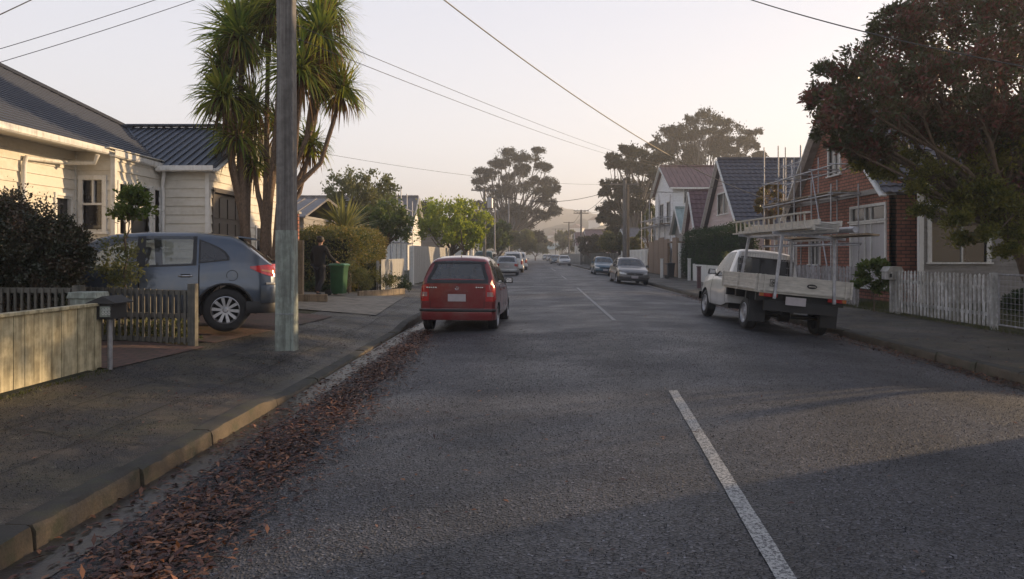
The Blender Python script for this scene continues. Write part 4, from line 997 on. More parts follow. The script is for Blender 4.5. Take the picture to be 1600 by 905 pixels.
c.handles((1.42, 2.28), 0.93, 'chrome'); c.mirrors(3.22, 1.03, 'suvpaint')
c.end_patch('tail_light', 'lens_red', 0.46, 0.79, 0.93, 1.12, eps=0.012, shape=lambda f: (0.95 - 0.04 * f, 1.12)); c.side_patch('tail_light', 'lens_red', 0.02, 0.44, 0.9, 1.05, eps=0.012, shape=lambda f: (0.90 + 0.15 * f ** 1.6, 1.12 - 0.04 * f))
c.side_patch('light_stripe', 'lens_orange', 0.05, 0.26, 0.95, 1.0, eps=0.016, shape=lambda f: (0.955 + 0.05 * f, 1.01 + 0.015 * f), nz=2)
c.side_patch('fuel_flap', 'suvpaint', 0.63, 0.80, 0.86, 1.03, (1,), 0.006)
mb = MB(); mb.lathe([(0, 0.085), (0.004, 0.09), (0.004, 0.082)], (0.715 - 2.31, c.ys(0.715, .93) + .006, 0.93), 'y', 24); mb.build('fuel_flap_gap', 'darkgap', suv)
c.bar('bumper', 'suvpaint', 0.62, 0.30, 0.06, wrap=0.28); c.bar('lower_bumper', 'black', 0.40, 0.2, 0.045, wrap=0.5); c.bar('bumper_top', 'alu', 0.79, 0.035, 0.08, wrap=0.2)
c.bar('front_bumper', 'suvpaint', 0.5, 0.3, 0.05, True, wrap=0.3); c.plate(0.68, off=0.11)
c.side_patch('quarter_window', 'glassd', 0.80, 1.20, 1.2, 1.4, eps=0.006, nx=8, nz=4, shape=lambda f: (1.20 - 0.05 * f, 1.23 + 0.27 * f ** 0.6)); c.side_patch('window_seal', 'black', 0.76, 1.23, 1.2, 1.4, eps=0.003, nx=8, nz=4, shape=lambda f: (1.18 - 0.05 * f, 1.24 + 0.29 * f ** 0.6))
mb = MB(); rot = Matrix.Rotation(R(-8), 3, 'Y'); mb.box((0.50 - 2.31, 0, 1.555), (0.30, 1.18, 0.035), 0, rot); mb.build('spoiler', 'suvpaint', suv, bevel=0.012)
mb = MB(); mb.beam((0.12 - 2.31, 0.02, 1.17), (0.20 - 2.31, 0.5, 1.26), 0.02); mb.box((0.09 - 2.31, 0.0, 1.14), (0.08, 0.08, 0.06)); mb.build('wiper', 'black', suv)
for xw in (c.xr, c.xf):   # wheel-arch lips
    for q in (1, -1):
        mb = MB()
        pts = [(xw + (c.r + c.arch + .012) * math.cos(a) - 2.31, q * (c.ys(xw, c.r + (c.r + c.arch) * math.sin(a)) + 0.006), c.r + (c.r + c.arch + .012) * math.sin(a)) for a in np.linspace(-0.1, math.pi + 0.1, 20)]
        mb.tube(pts, 0.022, 6); mb.build('arch_trim', 'black', suv, smooth=60)
#mb = MB(); mb.tube([(0.6 - 2.31, 0.72, 1.60), (0.75 - 2.31, 0.70, 1.65), (2.2 - 2.31, 0.68, 1.665), (2.4 - 2.31, 0.70, 1.63)], 0.012, 6); mb.tube([(0.6 - 2.31, -0.72, 1.60), (0.75 - 2.31, -0.70, 1.65), (2.2 - 2.31, -0.68, 1.665), (2.4 - 2.31, -0.70, 1.63)], 0.012, 6); mb.build('roof_rail', 'black', suv, smooth=60)
tag(suv, 'blue-grey SUV parked across the brick driveway with its tail to the street', 'car')
_h = R(180 + 18); _r = Matrix.Rotation(_h, 2) @ Vector((0.82 - 2.31, 0.93)); place(suv, -5.06 - _r.x, 12.15 - _r.y, 0.315, _h)
# --- red hatchback
c = Car(L=3.60, W=1.61, r=0.29, xr=0.62, xf=3.02, sill=0.29, arch=0.04, tumble=0.33, rnd=0.09, ends=(0.90, 0.8), tw=0.19,
    top=[(0, 1.02), (0.03, 1.06), (0.10, 1.14), (0.34, 1.48), (0.45, 1.535), (0.9, 1.575), (1.6, 1.575), (2.1, 1.50), (2.95, 1.02), (3.35, 0.88), (3.6, 0.70)],
    belt=[(0, 1.0), (0.3, 1.06), (1.2, 0.99), (2.6, 0.93), (3.3, 0.8), (3.6, 0.66)],
    ws=(2.15, 2.88), rw=(0.06, 0.34), side_win=[(0.36, 0.84), (0.94, 1.66), (1.74, 2.6)], seams=[0.92, 1.70, 2.55], cab=(0.32, 2.7))
c.seat_x = [(0.75, 1), (1.7, 0)]
M['redpaint'] = carpaint('dark_red_car_paint', (0.17, 0.007, 0.009), 0.25, 0.3)
red = c.build('red_hatchback', 'redpaint', 'glass', rimk=5)
c.handles((1.05, 1.82), 0.86, 'redpaint'); c.mirrors(2.42, 0.95, 'black')
c.end_patch('tail_light', 'lens_red', 0.59, 0.765, 0.66, 1.0, eps=0.014, shape=lambda f: (0.66, 1.0 - 0.0 * f)); c.side_patch('tail_light', 'lens_red', 0.02, 0.16, 0.66, 0.98, eps=0.012, shape=lambda f: (0.67 + 0.04 * f, 0.99 - 0.02 * f))
c.end_patch('reversing_light', 'lens_pink', 0.62, 0.75, 0.76, 0.85, eps=0.02)
# black glass surround of the rear screen
def ring(c, z0, z1, y0, y1, t_, mat, name, eps=0.012):
    for (a, b, p, q) in ((-y1, y1, z0 - t_, z0), (-y1 * 0.95, y1 * 0.95, z1, z1 + t_)): c.end_patch(name, mat, a, b, p, q, mirror=False, eps=eps, ny=12, nz=3)
c.end_patch('hatch_seam', 'darkgap', -0.56, 0.56, 0.515, 0.525, mirror=False, eps=0.004, ny=10, nz=1)
c.end_patch('hatch_seam', 'darkgap', 0.555, 0.565, 0.52, 0.66, eps=0.004, ny=1, nz=3)
c.end_patch('window_surround', 'black', -0.735, 0.735, 1.03, 1.10, mirror=False, eps=0.012, ny=14, nz=3)
for q in (1, -1):
    mb = MB(); rows = []
    for z in np.linspace(1.04, 1.475, 11):
        xz = float(np.interp(z, c.ZT[:90], c.X[:90])); yo = c.ys(xz, z - 0.0) - 0.012; rows.append([(c.xrear(y, z) - 0.012 - 1.8, q * y, z) for y in (yo, yo - .035, yo - .075)])
    mb.grid(rows); mb.build('window_surround', 'black', red)
c.end_patch('window_surround', 'black', -0.56, 0.56, 1.43, 1.475, mirror=False, eps=0.012, ny=14, nz=3)
c.bar('bumper', 'redpaint', 0.395, 0.24, 0.03, wrap=0.26); c.bar('bumper_strip', 'black', 0.475, 0.06, 0.042, wrap=0.06)
c.bar('front_bumper', 'redpaint', 0.4, 0.3, 0.05, True, wrap=0.2)
c.end_patch('plate_recess', 'redpaint', -0.30, 0.30, 0.66, 0.84, mirror=False, eps=0.006)
c.plate(0.735, w_=0.37, h=0.15, off=0.058)
mb = MB(); mb.beam((-1.80 - 0.045, 0.22, 0.865), (-1.80 - 0.045, -0.22, 0.865), 0.03, 0.02); mb.build('plate_lamp_bar', 'redpaint', red)
mb = MB(); mb.lathe([(0, 0.034), (0, 0.028)], (-1.842, 0, 0.93), 'y', 20)
mb2 = MB(); 
for a in (90, 210, 330): mb2.beam((-1.852, 0, 0.935), (-1.852, 0.036 * math.cos(R(a)), 0.935 + 0.036 * math.sin(R(a))), 0.008, 0.006)
pts = [(-1.852, 0.038 * math.cos(a), 0.935 + 0.038 * math.sin(a)) for a in np.linspace(0, 2 * math.pi, 25)]; mb2.tube(pts, 0.004, 5); mb2.build('badge', 'chrome', red)
mb = MB()
for i in range(5): mb.box((-1.838, 0.62 - 0.045 * i, 0.945), (0.006, 0.032, 0.03))
mb.build('model_lettering', 'chrome', red); mb = MB()
for i in range(4): mb.box((-1.838, -0.40 - 0.04 * i, 0.95), (0.006, 0.028, 0.026))
mb.build('model_lettering', 'chrome', red)
mb = MB(); mb.tube([(0.06 - 1.80, -0.02, 1.10), (0.085 - 1.80, 0.05, 1.135), (0.08 - 1.80, -0.22, 1.13), (0.085 - 1.8, -0.42, 1.13)], 0.012, 6); mb.build('wiper', 'black', red, smooth=60)
mb = MB(); mb.tube([(0.55 - 1.80, 0.0, 1.57), (0.50 - 1.80, 0.0, 1.66), (0.44 - 1.80, 0, 1.78)], [0.01, 0.005, 0.003], 6); mb.build('aerial', 'black', red)
tag(red, 'dark red hatchback parked at the left kerb, seen from behind', 'car')
place(red, -1.56 + .09, 15.25 + 1.8, -0.035, R(90 - 3.2), R(0.4))
# --- sedan type (front view)
def sedan(name, paint, paintname, label, L=4.5, wagon=False, front=True, group=None, detail=True):
    if wagon:
        c = Car(L=L, W=1.70, r=0.30, xr=0.80, xf=L - 0.85, sill=0.22, arch=0.045, tumble=0.33, rnd=0.08, ends=(0.86, 0.8), tw=0.19,
            top=[(0, 0.93), (0.04, 0.99), (0.36, 1.38), (0.6, 1.45), (1.3, 1.49), (L - 2.05, 1.47), (L - 1.75, 1.40), (L - 1.05, 0.98), (L - 0.4, 0.86), (L, 0.66)],
            belt=[(0, 0.91), (0.4, 0.96), (L - 1.3, 0.9), (L - 0.3, 0.76), (L, 0.6)], ws=(L - 1.85, L - 1.12), rw=(0.08, 0.36), side_win=[(0.42, 0.9), (1.0, 1.7), (1.8, L - 1.25)], seams=[0.98, 1.75, L - 1.3], cab=(0.38, L - 1.2))
        c.seat_x = [(1.0, 1), (1.85, 0)]
    else:
        c = Car(L=L, W=1.72, r=0.31, xr=0.95, xf=L - 0.88, sill=0.2, arch=0.045, tumble=0.36, rnd=0.09, ends=(0.82, 0.78), tw=0.2,
            top=[(0, 0.86), (0.06, 0.93), (0.75, 0.97), (0.85, 1.0), (1.4, 1.36), (1.75, 1.42), (2.3, 1.43), (2.65, 1.38), (L - 1.10, 0.95), (L - 0.9, 0.90), (L - 0.35, 0.78), (L - 0.05, 0.66), (L, 0.58)],
            belt=[(0, 0.82), (0.8, 0.91), (L - 1.4, 0.88), (L - 0.3, 0.72), (L, 0.54)], ws=(2.78, L - 1.16), rw=(0.88, 1.38), side_win=[(1.18, 1.42), (1.5, 2.2), (2.28, L - 1.3)], seams=[1.40, 2.24, L - 1.3], cab=(1.1, L - 1.25))
        c.seat_x = [(1.45, 1), (2.35, 0)]
    root = c.build(name, paint, 'glass' if detail else 'glassdk', rimk=7, interior=detail)
    c.mirrors(L - 1.42, 0.92, paint)
    if detail: c.handles((c.side_win[-2][0] + .12, c.side_win[-1][0] + .12), 0.78, paint)
    # front
    z0 = 0.50
    c.end_patch('headlight', 'lens_clear', 0.44, 0.68, 0.52, 0.66, True, eps=0.012, shape=lambda f: (0.52 + 0.03 * f, 0.60 + 0.07 * f)); c.side_patch('headlight', 'lens_clear', L - 0.30, L - 0.06, 0.55, 0.66, eps=0.012, shape=lambda f: (0.60 - 0.05 * f, 0.665 - 0.01 * f))
    c.end_patch('grille', 'black', -0.36, 0.36, 0.525, 0.60, True, mirror=False, eps=0.014, ny=10)
    c.bar('front_bumper', paint, 0.42, 0.18, 0.05, True, wrap=0.35); c.bar('air_dam', 'black', 0.27, 0.10, 0.035, True, wrap=0.12); c.plate(0.42, True, off=0.095, mat='plate')
    mb = MB(); mb.lathe([(0, 0.0), (0, 0.04)], (0, 0, 0), 'y', 12); pts = [(L / 2 + 0.055, 0.05 * math.cos(a), 0.565 + 0.03 * math.sin(a)) for a in np.linspace(0, 2 * math.pi, 17)]; mb = MB(); mb.tube(pts, 0.006, 5); mb.build('badge', 'chrome', root)
    # rear
    if wagon:
        c.end_patch('tail_light', 'lens_red', 0.56, 0.74, 0.68, 0.92, eps=0.012, shape=lambda f: (0.74 - 0.03 * f, 0.90)); c.side_patch('tail_light', 'lens_red', 0.02, 0.20, 0.7, 0.9, eps=0.012)
    else:
        c.end_patch('tail_light', 'lens_red', 0.42, 0.70, 0.64, 0.80, eps=0.012); c.side_patch('tail_light', 'lens_red', 0.02, 0.2, 0.65, 0.8, eps=0.012)
    c.bar('bumper', paint, 0.42, 0.22, 0.055, wrap=0.3); c.plate(0.70 if wagon else 0.62, off=0.05)
    mb = MB(); mb.beam((L / 2 - 1.15, -0.1, 0.97), (L / 2 - 1.25, 0.5, 1.01), 0.015); mb.build('wiper', 'black', root)
    tag(root, label, 'car', group); return root, c
M['greysedan'] = carpaint('grey_bronze_car_paint', (0.085, 0.082, 0.084), 0.5); M['bluecar'] = carpaint('blue_car_paint', (0.02, 0.075, 0.12), 0.4)
M['silver'] = carpaint('silver_car_paint', (0.33, 0.335, 0.35), 0.6); M['whitecar'] = carpaint('white_car_paint', (0.62, 0.61, 0.60), 0.0)
M['darkcar'] = carpaint('dark_car_paint', (0.04, 0.045, 0.05), 0.4); M['greencar'] = carpaint('dark_green_car_paint', (0.03, 0.07, 0.055), 0.3)
PK = 'cars parked along the kerbs'
s1, _ = sedan('sedan', 'greysedan', '', 'grey sedan facing the camera, parked at the right kerb past the ute', 4.4, group=PK)
place(s1, 5.28, 39 + 2.2, -0.04, R(-90 + 1.5), R(-2.5))
s2, _ = sedan('sedan', 'bluecar', '', 'teal blue sedan parked nose-on behind the grey one', 4.4, group=PK)
place(s2, 5.55, 57 + 2.2, -0.06, R(-90), R(-2.5))
s3, _ = sedan('hatchback', 'silver', '', 'small silver hatchback parked past the red car, tail to the camera', 3.8, True, group=PK)
place(s3, -1.95, 54.5 + 1.9, -0.03, R(90), R(0.6))
s4, _ = sedan('sedan', 'silver', '', 'distant silver sedan facing the camera, nearest car beyond the blue one', 4.4, group=PK, detail=False)
place(s4, XX(882, 100), 102, -0.02, R(-88), 0)
far = [(s2, 868, 118, 'dark car half hidden behind the distant silver sedan'), (s4, 869, 135, 'pale car third beyond the blue sedan on the right'), (s1, 860, 160, 'grey car parked near the far end of the right kerb'), (s2, 853, 190, 'small dark car farthest away where the street ends')]
for src, px, y, lab in far:
    o = copy_tree(src); place(o, XX(px, y) , y, 0.0, R(-88), 0); tag(o, lab, 'car', PK)
# tall wagons on the left
def tallwagon(name, paint, label, L=4.5, H=1.82):
    c = Car(L=L, W=1.78, r=0.36, xr=0.85, xf=L - 0.85, sill=0.3, arch=0.06, tumble=0.2, rnd=0.1, ends=(0.93, 0.85), tw=0.23,
        top=[(0, 1.12), (0.03, 1.18), (0.16, H - 0.2), (0.26, H - 0.06), (0.5, H), (2.5, H), (2.9, H - 0.1), (L - 1.15, 1.12), (L - 0.3, 1.02), (L, 0.85)],
        belt=[(0, 1.08), (0.4, 1.12), (L - 1.3, 1.05), (L - 0.3, 0.95), (L, 0.8)], ws=(2.95, L - 1.25), rw=(0.05, 0.17), side_win=[(0.3, 1.1), (1.25, 2.0), (2.1, L - 1.3)], seams=[1.2, 2.05, L - 1.35], cab=(0.28, L - 1.3))
    c.seat_x = [(1.2, 1), (2.15, 0)]
    r_ = c.build(name, paint, 'glassdk', rimk=6); c.mirrors(L - 1.5, 1.08, 'black')
    c.end_patch('tail_light', 'lens_red', 0.66, 0.82, 0.75, 1.08, eps=0.012); c.side_patch('tail_light', 'lens_orange', 0.02, 0.12, 0.75, 1.06, eps=0.012)
    c.bar('bumper', paint, 0.52, 0.24, 0.08, wrap=0.4); c.bar('front_bumper', paint, 0.5, 0.24, 0.08, True, wrap=0.3); c.plate(0.75, off=0.05)
    c.end_patch('headlight', 'lens_clear', 0.5, 0.74, 0.68, 0.84, True, eps=0.012)
    for q in (1, -1): mb = MB(); mb.tube([(-L / 2 + 0.5, q * 0.6, H + 0.0), (-L / 2 + 0.6, q * 0.6, H + 0.05), (0.0, q * 0.6, H + 0.05), (0.1, q * 0.6, H + 0.0)], 0.015, 6); mb.build('roof_rail', 'black', r_)
    tag(r_, label, 'car', PK); return r_
w1 = tallwagon('station_wagon', 'whitecar', 'white high wagon with dark rear window parked beyond the small silver hatchback'); place(w1, -1.72, 63 + 2.2, -0.04, R(90), 0)
w2 = copy_tree(w1); place(w2, -1.45, 73 + 2.2, -0.04, R(90), 0); w2['label'] = 'pale off-road wagon farthest along the left kerb'
w3 = tallwagon('van', 'greencar', 'dark green van parked up on the left behind the silver hatchback', 4.2, 1.75); place(w3, -4.1, 66, 0.1, R(84), 0); w3['group'] = PK
# ------------------------------------------------------------------ white ute with aluminium tray
cab = Car(L=2.65, W=1.68, r=0.33, xr=-5, xf=1.86, sill=0.36, arch=0.06, tumble=0.28, rnd=0.09, ends=(0.97, 0.8), tw=0.22,
    top=[(0, 1.62), (0.04, 1.66), (0.3, 1.69), (0.75, 1.67), (0.95, 1.60), (1.45, 1.10), (1.6, 1.06), (2.3, 0.98), (2.6, 0.82), (2.65, 0.72)],
    belt=[(0, 1.04), (1.0, 1.02), (1.5, 1.0), (2.4, 0.88), (2.65, 0.68)], ws=(0.98, 1.42), rw=None, side_win=[(0.26, 1.25)], seams=[0.14, 1.32], cab=(0.2, 1.28), sig=0.03)
cab.seat_x = [(0.3, 0)]
cab._wheel = cab.wheel
ute = empty('ute', (0, 0, 0)); TL = 2.35; UL = TL + 2.65
_oe = empty
def _mk(name, loc, *a): return ute
empty_saved = empty; empty = _mk
_w = Car.wheel
Car.wheel = lambda s, x, y, sy, k, n: None if x < -3 else _w(s, x, y, sy, k, n)
cab.build('ute', 'whitecar', 'glassdk', rim='steel', seats=True)
Car.wheel = _w; empty = empty_saved
cab.mirrors(1.18, 1.05, 'black'); cab.handles((0.32,), 0.88, 'black')
# rear window of the cab
cab.end_patch('rear_window', 'glassd', -0.60, 0.60, 1.15, 1.50, mirror=False, eps=0.012, ny=12, shape=lambda f: (1.15 + 0.06 * (abs(f - .5) > .47), 1.50 - 0.08 * (abs(2 * f - 1) ** 6)))
cab.end_patch('window_seal', 'black', -0.64, 0.64, 1.12, 1.53, mirror=False, eps=0.006, ny=12)
cab.bar('front_bumper', 'black', 0.5, 0.2, 0.07, True, wrap=0.35); cab.end_patch('headlight', 'lens_clear', 0.45, 0.68, 0.66, 0.78, True, eps=0.012)
off = Matrix.Translation((UL / 2 - 1.325, 0, 0))
def moveall(o):
    if o.type == 'MESH': o.data.transform(off)
    for ch in o.children: moveall(ch)
for ch in list(ute.children): moveall(ch)
x0 = -UL / 2; x1 = x0 + TL; zt_ = 0.86; hw_ = 0.925
mb = MB(); mb.bb(x0 + .02, x1, -hw_ + .02, hw_ - .02, zt_ - 0.06, zt_); mb.build('tray_floor', 'alu', ute)
def dropside(name, a, b, z0, z1, mat='alu'):
    mb = MB(); a = Vector(a); b = Vector(b); k = 3; h = (z1 - z0) / k
    for i in range(k): mb.beam(a + Vector((0, 0, z0 + h * (i + .5))), b + Vector((0, 0, z0 + h * (i + .5))), 0.028, h - 0.012)
    mb.beam(a + Vector((0, 0, z0 + (z1 - z0) / 2)), b + Vector((0, 0, z0 + (z1 - z0) / 2)), 0.02, z1 - z0 - .01); mb.beam(a + Vector((0, 0, z1)), b + Vector((0, 0, z1)), 0.04, 0.03); mb.beam(a + Vector((0, 0, z0)), b + Vector((0, 0, z0)), 0.045, 0.04)
    return mb.build(name, mat, ute, bevel=0.004)
dropside('tray_side', (x0 + .02, hw_, 0), (x1, hw_, 0), zt_, zt_ + 0.28); dropside('tray_side', (x0 + .02, -hw_, 0), (x1, -hw_, 0), zt_, zt_ + 0.28)
tb = dropside('tailboard', (x0, -hw_, 0), (x0, hw_, 0), zt_, zt_ + 0.28)
mb = MB(); pts = [(x0 - 0.024, -0.13 + 0.10 * math.cos(a), zt_ + .14 + 0.045 * math.sin(a)) for a in np.linspace(0, 2 * math.pi, 29)[:-1]]; mb.poly(pts); mb.poly([(p[0] + .004, p[1], p[2]) for p in pts]); o = mb.build('maker_sticker', 'black', tb)
mb = MB()
for i in range(6): mb.bb(x0 - 0.027, x0 - 0.0255, -0.205 + i * 0.025, -0.19 + i * 0.025, zt_ + .13, zt_ + .15)
mb.build('sticker_lettering', 'alu', tb)
mb = MB(); rr = 0.06
for (y0_, y1_, z0_, z1_) in ((0.56, 0.70, .075, .085), (0.56, 0.70, .205, .215), (0.56, 0.57, .085, .205), (0.69, 0.70, .085, .205)): mb.bb(x0 - .025, x0 - .022, y0_, y1_, zt_ + z0_, zt_ + z1_)
pts = [(x0 - 0.024, 0.63 + 0.035 * math.cos(a), zt_ + .145 + 0.045 * math.sin(a)) for a in np.linspace(0, 2 * math.pi, 21)]; mb.tube(pts, 0.006, 5)
mb.bb(x0 - .025, x0 - .022, 0.61, 0.65, zt_ + .13, zt_ + .16); mb.build('speed_sticker', 'black', tb)
for y in (hw_ - .02, 0.80, -0.80, -hw_ + .02):
    mb = MB(); mb.beam((x0 - .03, y, zt_ - 0.04), (x0 - .03, y, zt_ + 0.30), 0.03, 0.035); mb.build('tailboard_latch', 'alu', tb)
for y, x in ((hw_ + .02, x1 - .02), (hw_ + .02, x0 + 1.2), (hw_ + .02, x0 + .05), (-hw_ - .02, x1 - .02), (-hw_ - .02, x0 + 1.2)):
    mb = MB(); mb.beam((x, y, zt_ - 0.04), (x, y, zt_ + 0.30), 0.04, 0.03); mb.build('side_latch', 'alu', ute)
# headboard: mesh guard behind the cab
mb = MB(); hx = x1 - .03
for y in np.linspace(-0.62, 0.62, 22): mb.beam((hx, y, zt_), (hx, y, 1.62), 0.007)
for z in (1.05, 1.2, 1.35, 1.5, 1.62): mb.beam((hx, -0.64, z), (hx, 0.64, z), 0.008)
mb.build('headboard_mesh', 'steel', ute)
# chassis, axle, lamps, flaps
mb = MB()
for y in (-.4, .4): mb.bb(x0 + .15, x0 + 4.4, y - .04, y + .04, 0.52, 0.64)
for x in (x0 + .2, x0 + .8, x0 + 1.5, x0 + 2.2): mb.bb(x, x + .07, -hw_ + .05, hw_ - .05, 0.64, 0.80)
mb.bb(x0 + .12, x0 + .18, -0.72, 0.72, 0.46, 0.66); mb.build('chassis', 'black', ute)
rx = 1.0
mb = MB(); mb.tube([(x0 + rx, -.7, .34), (x0 + rx, .7, .34)], 0.05, 10); mb.lathe([(-.14, .05), (-.1, .13), (.1, .13), (.14, .05)], (x0 + rx, 0, .34), 'y', 16); mb.tube([(x0 + .3, .3, .42), (x0 + 1.6, .35, .42), (x0 + 2.6, .3, .4)], 0.035, 8); mb.build('rear_axle', 'black', ute, smooth=50)
cab.root = ute
for sy in (1, -1):
    _w(cab, x0 + rx, sy * 0.73, sy, 'steel', 5)
    mb = MB(); mb.bb(x0 + rx - .52, x0 + rx - .505, sy * .56, sy * .90, 0.20, 0.74); mb.build('mudflap', 'black', ute)
    mb = MB(); mb.bb(x0 + .05, x0 + .08, sy * .50, sy * .86, 0.73, 0.82); mb.build('tail_light', 'lens_red', ute)
    mb = MB(); mb.bb(x0 + .035, x0 + .049, sy * .78, sy * .85, 0.735, 0.815); mb.build('indicator', 'lens_orange', ute)
mb = MB(); mb.bb(x0 + .03, x0 + .045, -0.06, 0.34, 0.60, 0.76); mb.build('number_plate', 'plate', ute)
# rack
rk = []
zr_ = 1.98
for x, yy in ((x0 - .05, .60), (x0 - .05, -.58), (x1 - .1, .56), (x1 - .1, -.56)):
    mb = MB(); mb.beam((x, yy, zt_ - 0.16 if x < x0 + 1 else zt_ + .2), (x + (.10 if x < x0 + 1 else -.05), yy * 0.86, zr_), 0.055, 0.055); mb.build('rack_post', 'steel', ute, bevel=0.006)
for x in (x0 + .05, x1 - .15): mb = MB(); mb.beam((x, -.72, zr_), (x, .72, zr_), 0.05, 0.05); mb.build('rack_crossbar', 'steel', ute)
for yy in (.5, -.5): mb = MB(); mb.beam((x0 + .06, yy, zr_ - .02), (x1 - .1, yy, zr_ - .02), 0.04, 0.04); mb.build('rack_rail', 'steel', ute)
tag(ute, 'white single-cab ute with aluminium tray and ladder rack, parked wrong way at the right kerb', 'utility vehicle')
UX, UY, UZ, UR = 5.12, 14.35 + UL / 2, -0.02, R(5.5)
UH = R(90 + 1.5)
place(ute, UX, UY, UZ, UH, UR)
# note: the rotation order XYZ rolls about the car's own length first
UM = Matrix.Translation((UX, UY, UZ)) @ Matrix.Rotation(UH, 4, 'Z') @ Matrix.Rotation(UR, 4, 'X')
# ladders lying on the rack: each a thing
def ladder(y, z, xa, xb, wd, label, lean=0.0, dp=0.10):
    o = empty('extension_ladder', (0, 0, 0))
    for q in (-1, 1):
        mb = MB(); mb.beam((xa, q * wd / 2, 0), (xb, q * wd / 2, 0), 0.032, dp); mb.build('stile', 'alu', o)
    k = int((xb - xa) / 0.3)
    for i in range(k): mb = MB(); x = xa + (i + .5) * (xb - xa) / k; mb.tube([(x, -wd / 2 - .015, 0), (x, wd / 2 + .015, 0)], 0.017, 8); mb.build('rung', 'alu', o)
    o.matrix_world = UM @ Matrix.Translation((0, y, z)) @ Matrix.Rotation(lean, 4, 'X')
    tag(o, label, 'ladder', 'ladders on the ute rack'); return o
xa, xb = -UL / 2 - 1.5, -UL / 2 + 2.95
ladder(0.28, zr_ + .075, xa + .1, xb, 0.42, 'lowest aluminium ladder lying flat on the ute rack'); ladder(0.26, zr_ + .17, xa, xb - .3, 0.38, 'aluminium ladder stacked on top of the lower one on the ute rack')
ladder(0.58, zr_ + .20, xa + .2, xb + .1, 0.27, 'narrow ladder standing on edge along the left of the ute rack', R(82))
o = MB(); o.beam((-2.0, 0, 0), (1.9, 0, 0), 0.24, 0.035); o = o.build('timber_plank', 'timber'); o.matrix_world = UM @ Matrix.Translation((-UL / 2 + .6, -0.55, zr_ + .045)); tag(o, 'long pale timber plank lying on the right of the ute rack', 'plank')
o = MB()
o.tube([(-2.4, 0, 0), (2.2, 0, 0)], 0.055, 12); o = o.build('rolled_pipe', 'steel', smooth=50); o.matrix_world = UM @ Matrix.Translation((-UL / 2 + .75, -0.12, zr_ + .085)); tag(o, 'grey pipe beside the ladders on the ute rack', 'pipe')
# ------------------------------------------------------------------ plants
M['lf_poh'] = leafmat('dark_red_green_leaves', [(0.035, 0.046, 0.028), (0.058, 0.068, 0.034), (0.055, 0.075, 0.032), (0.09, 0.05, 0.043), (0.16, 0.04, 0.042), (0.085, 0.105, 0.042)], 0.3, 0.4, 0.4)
M['lf_pohlow'] = leafmat('olive_painted_backlit_leaves', [(0.04, 0.055, 0.022), (0.09, 0.11, 0.03), (0.2, 0.19, 0.05), (0.08, 0.095, 0.03)], 0.5, 0.4, 0.4)  # lighter olive tones, light through the lower crown put into the colour
M['lf_dark'] = leafmat('dark_bush_leaves', [(0.02, 0.028, 0.018), (0.035, 0.045, 0.025), (0.06, 0.05, 0.03), (0.10, 0.05, 0.035)], 0.2, 0.4, 0.5)
M['lf_hedge'] = leafmat('hedge_leaves', [(0.04, 0.058, 0.02), (0.085, 0.10, 0.03), (0.15, 0.145, 0.045), (0.22, 0.17, 0.07)], 0.35)
M['lf_box'] = leafmat('dark_green_hedge_leaves', [(0.018, 0.04, 0.018), (0.03, 0.06, 0.022), (0.05, 0.08, 0.03)], 0.2)
M['lf_lime'] = leafmat('lime_leaves', [(0.10, 0.15, 0.02), (0.19, 0.24, 0.03), (0.30, 0.32, 0.05)], 0.55)
M['lf_green'] = leafmat('mid_green_leaves', [(0.045, 0.08, 0.025), (0.08, 0.12, 0.035), (0.14, 0.165, 0.05)], 0.45)
M['lf_grey'] = leafmat('grey_green_leaves', [(0.065, 0.085, 0.045), (0.12, 0.135, 0.06), (0.19, 0.185, 0.09)], 0.4)
M['lf_pine'] = leafmat('pine_foliage', [(0.02, 0.026, 0.015), (0.035, 0.04, 0.02), (0.055, 0.05, 0.028)], 0.15, 0.7, 0.2)
M['lf_cab'] = leafmat('sword_leaves', [(0.06, 0.11, 0.025), (0.12, 0.18, 0.03), (0.27, 0.31, 0.05), (0.34, 0.32, 0.08)], 0.5, 0.35, 0.5)
M['lf_dead'] = leafmat('dead_leaves', [(0.07, 0.04, 0.02), (0.13, 0.075, 0.035), (0.2, 0.12, 0.06)], 0.25, 0.8)
M['lf_autumn'] = leafmat('orange_green_leaves', [(0.06, 0.08, 0.02), (0.12, 0.11, 0.03), (0.19, 0.11, 0.04), (0.10, 0.12, 0.03)], 0.35)
M['lf_flax'] = leafmat('yellow_green_blades', [(0.10, 0.12, 0.03), (0.2, 0.2, 0.06), (0.28, 0.26, 0.10)], 0.35)
def Wp(px, py, Y): return (XX(px, Y), Y, ZZ(py, Y))
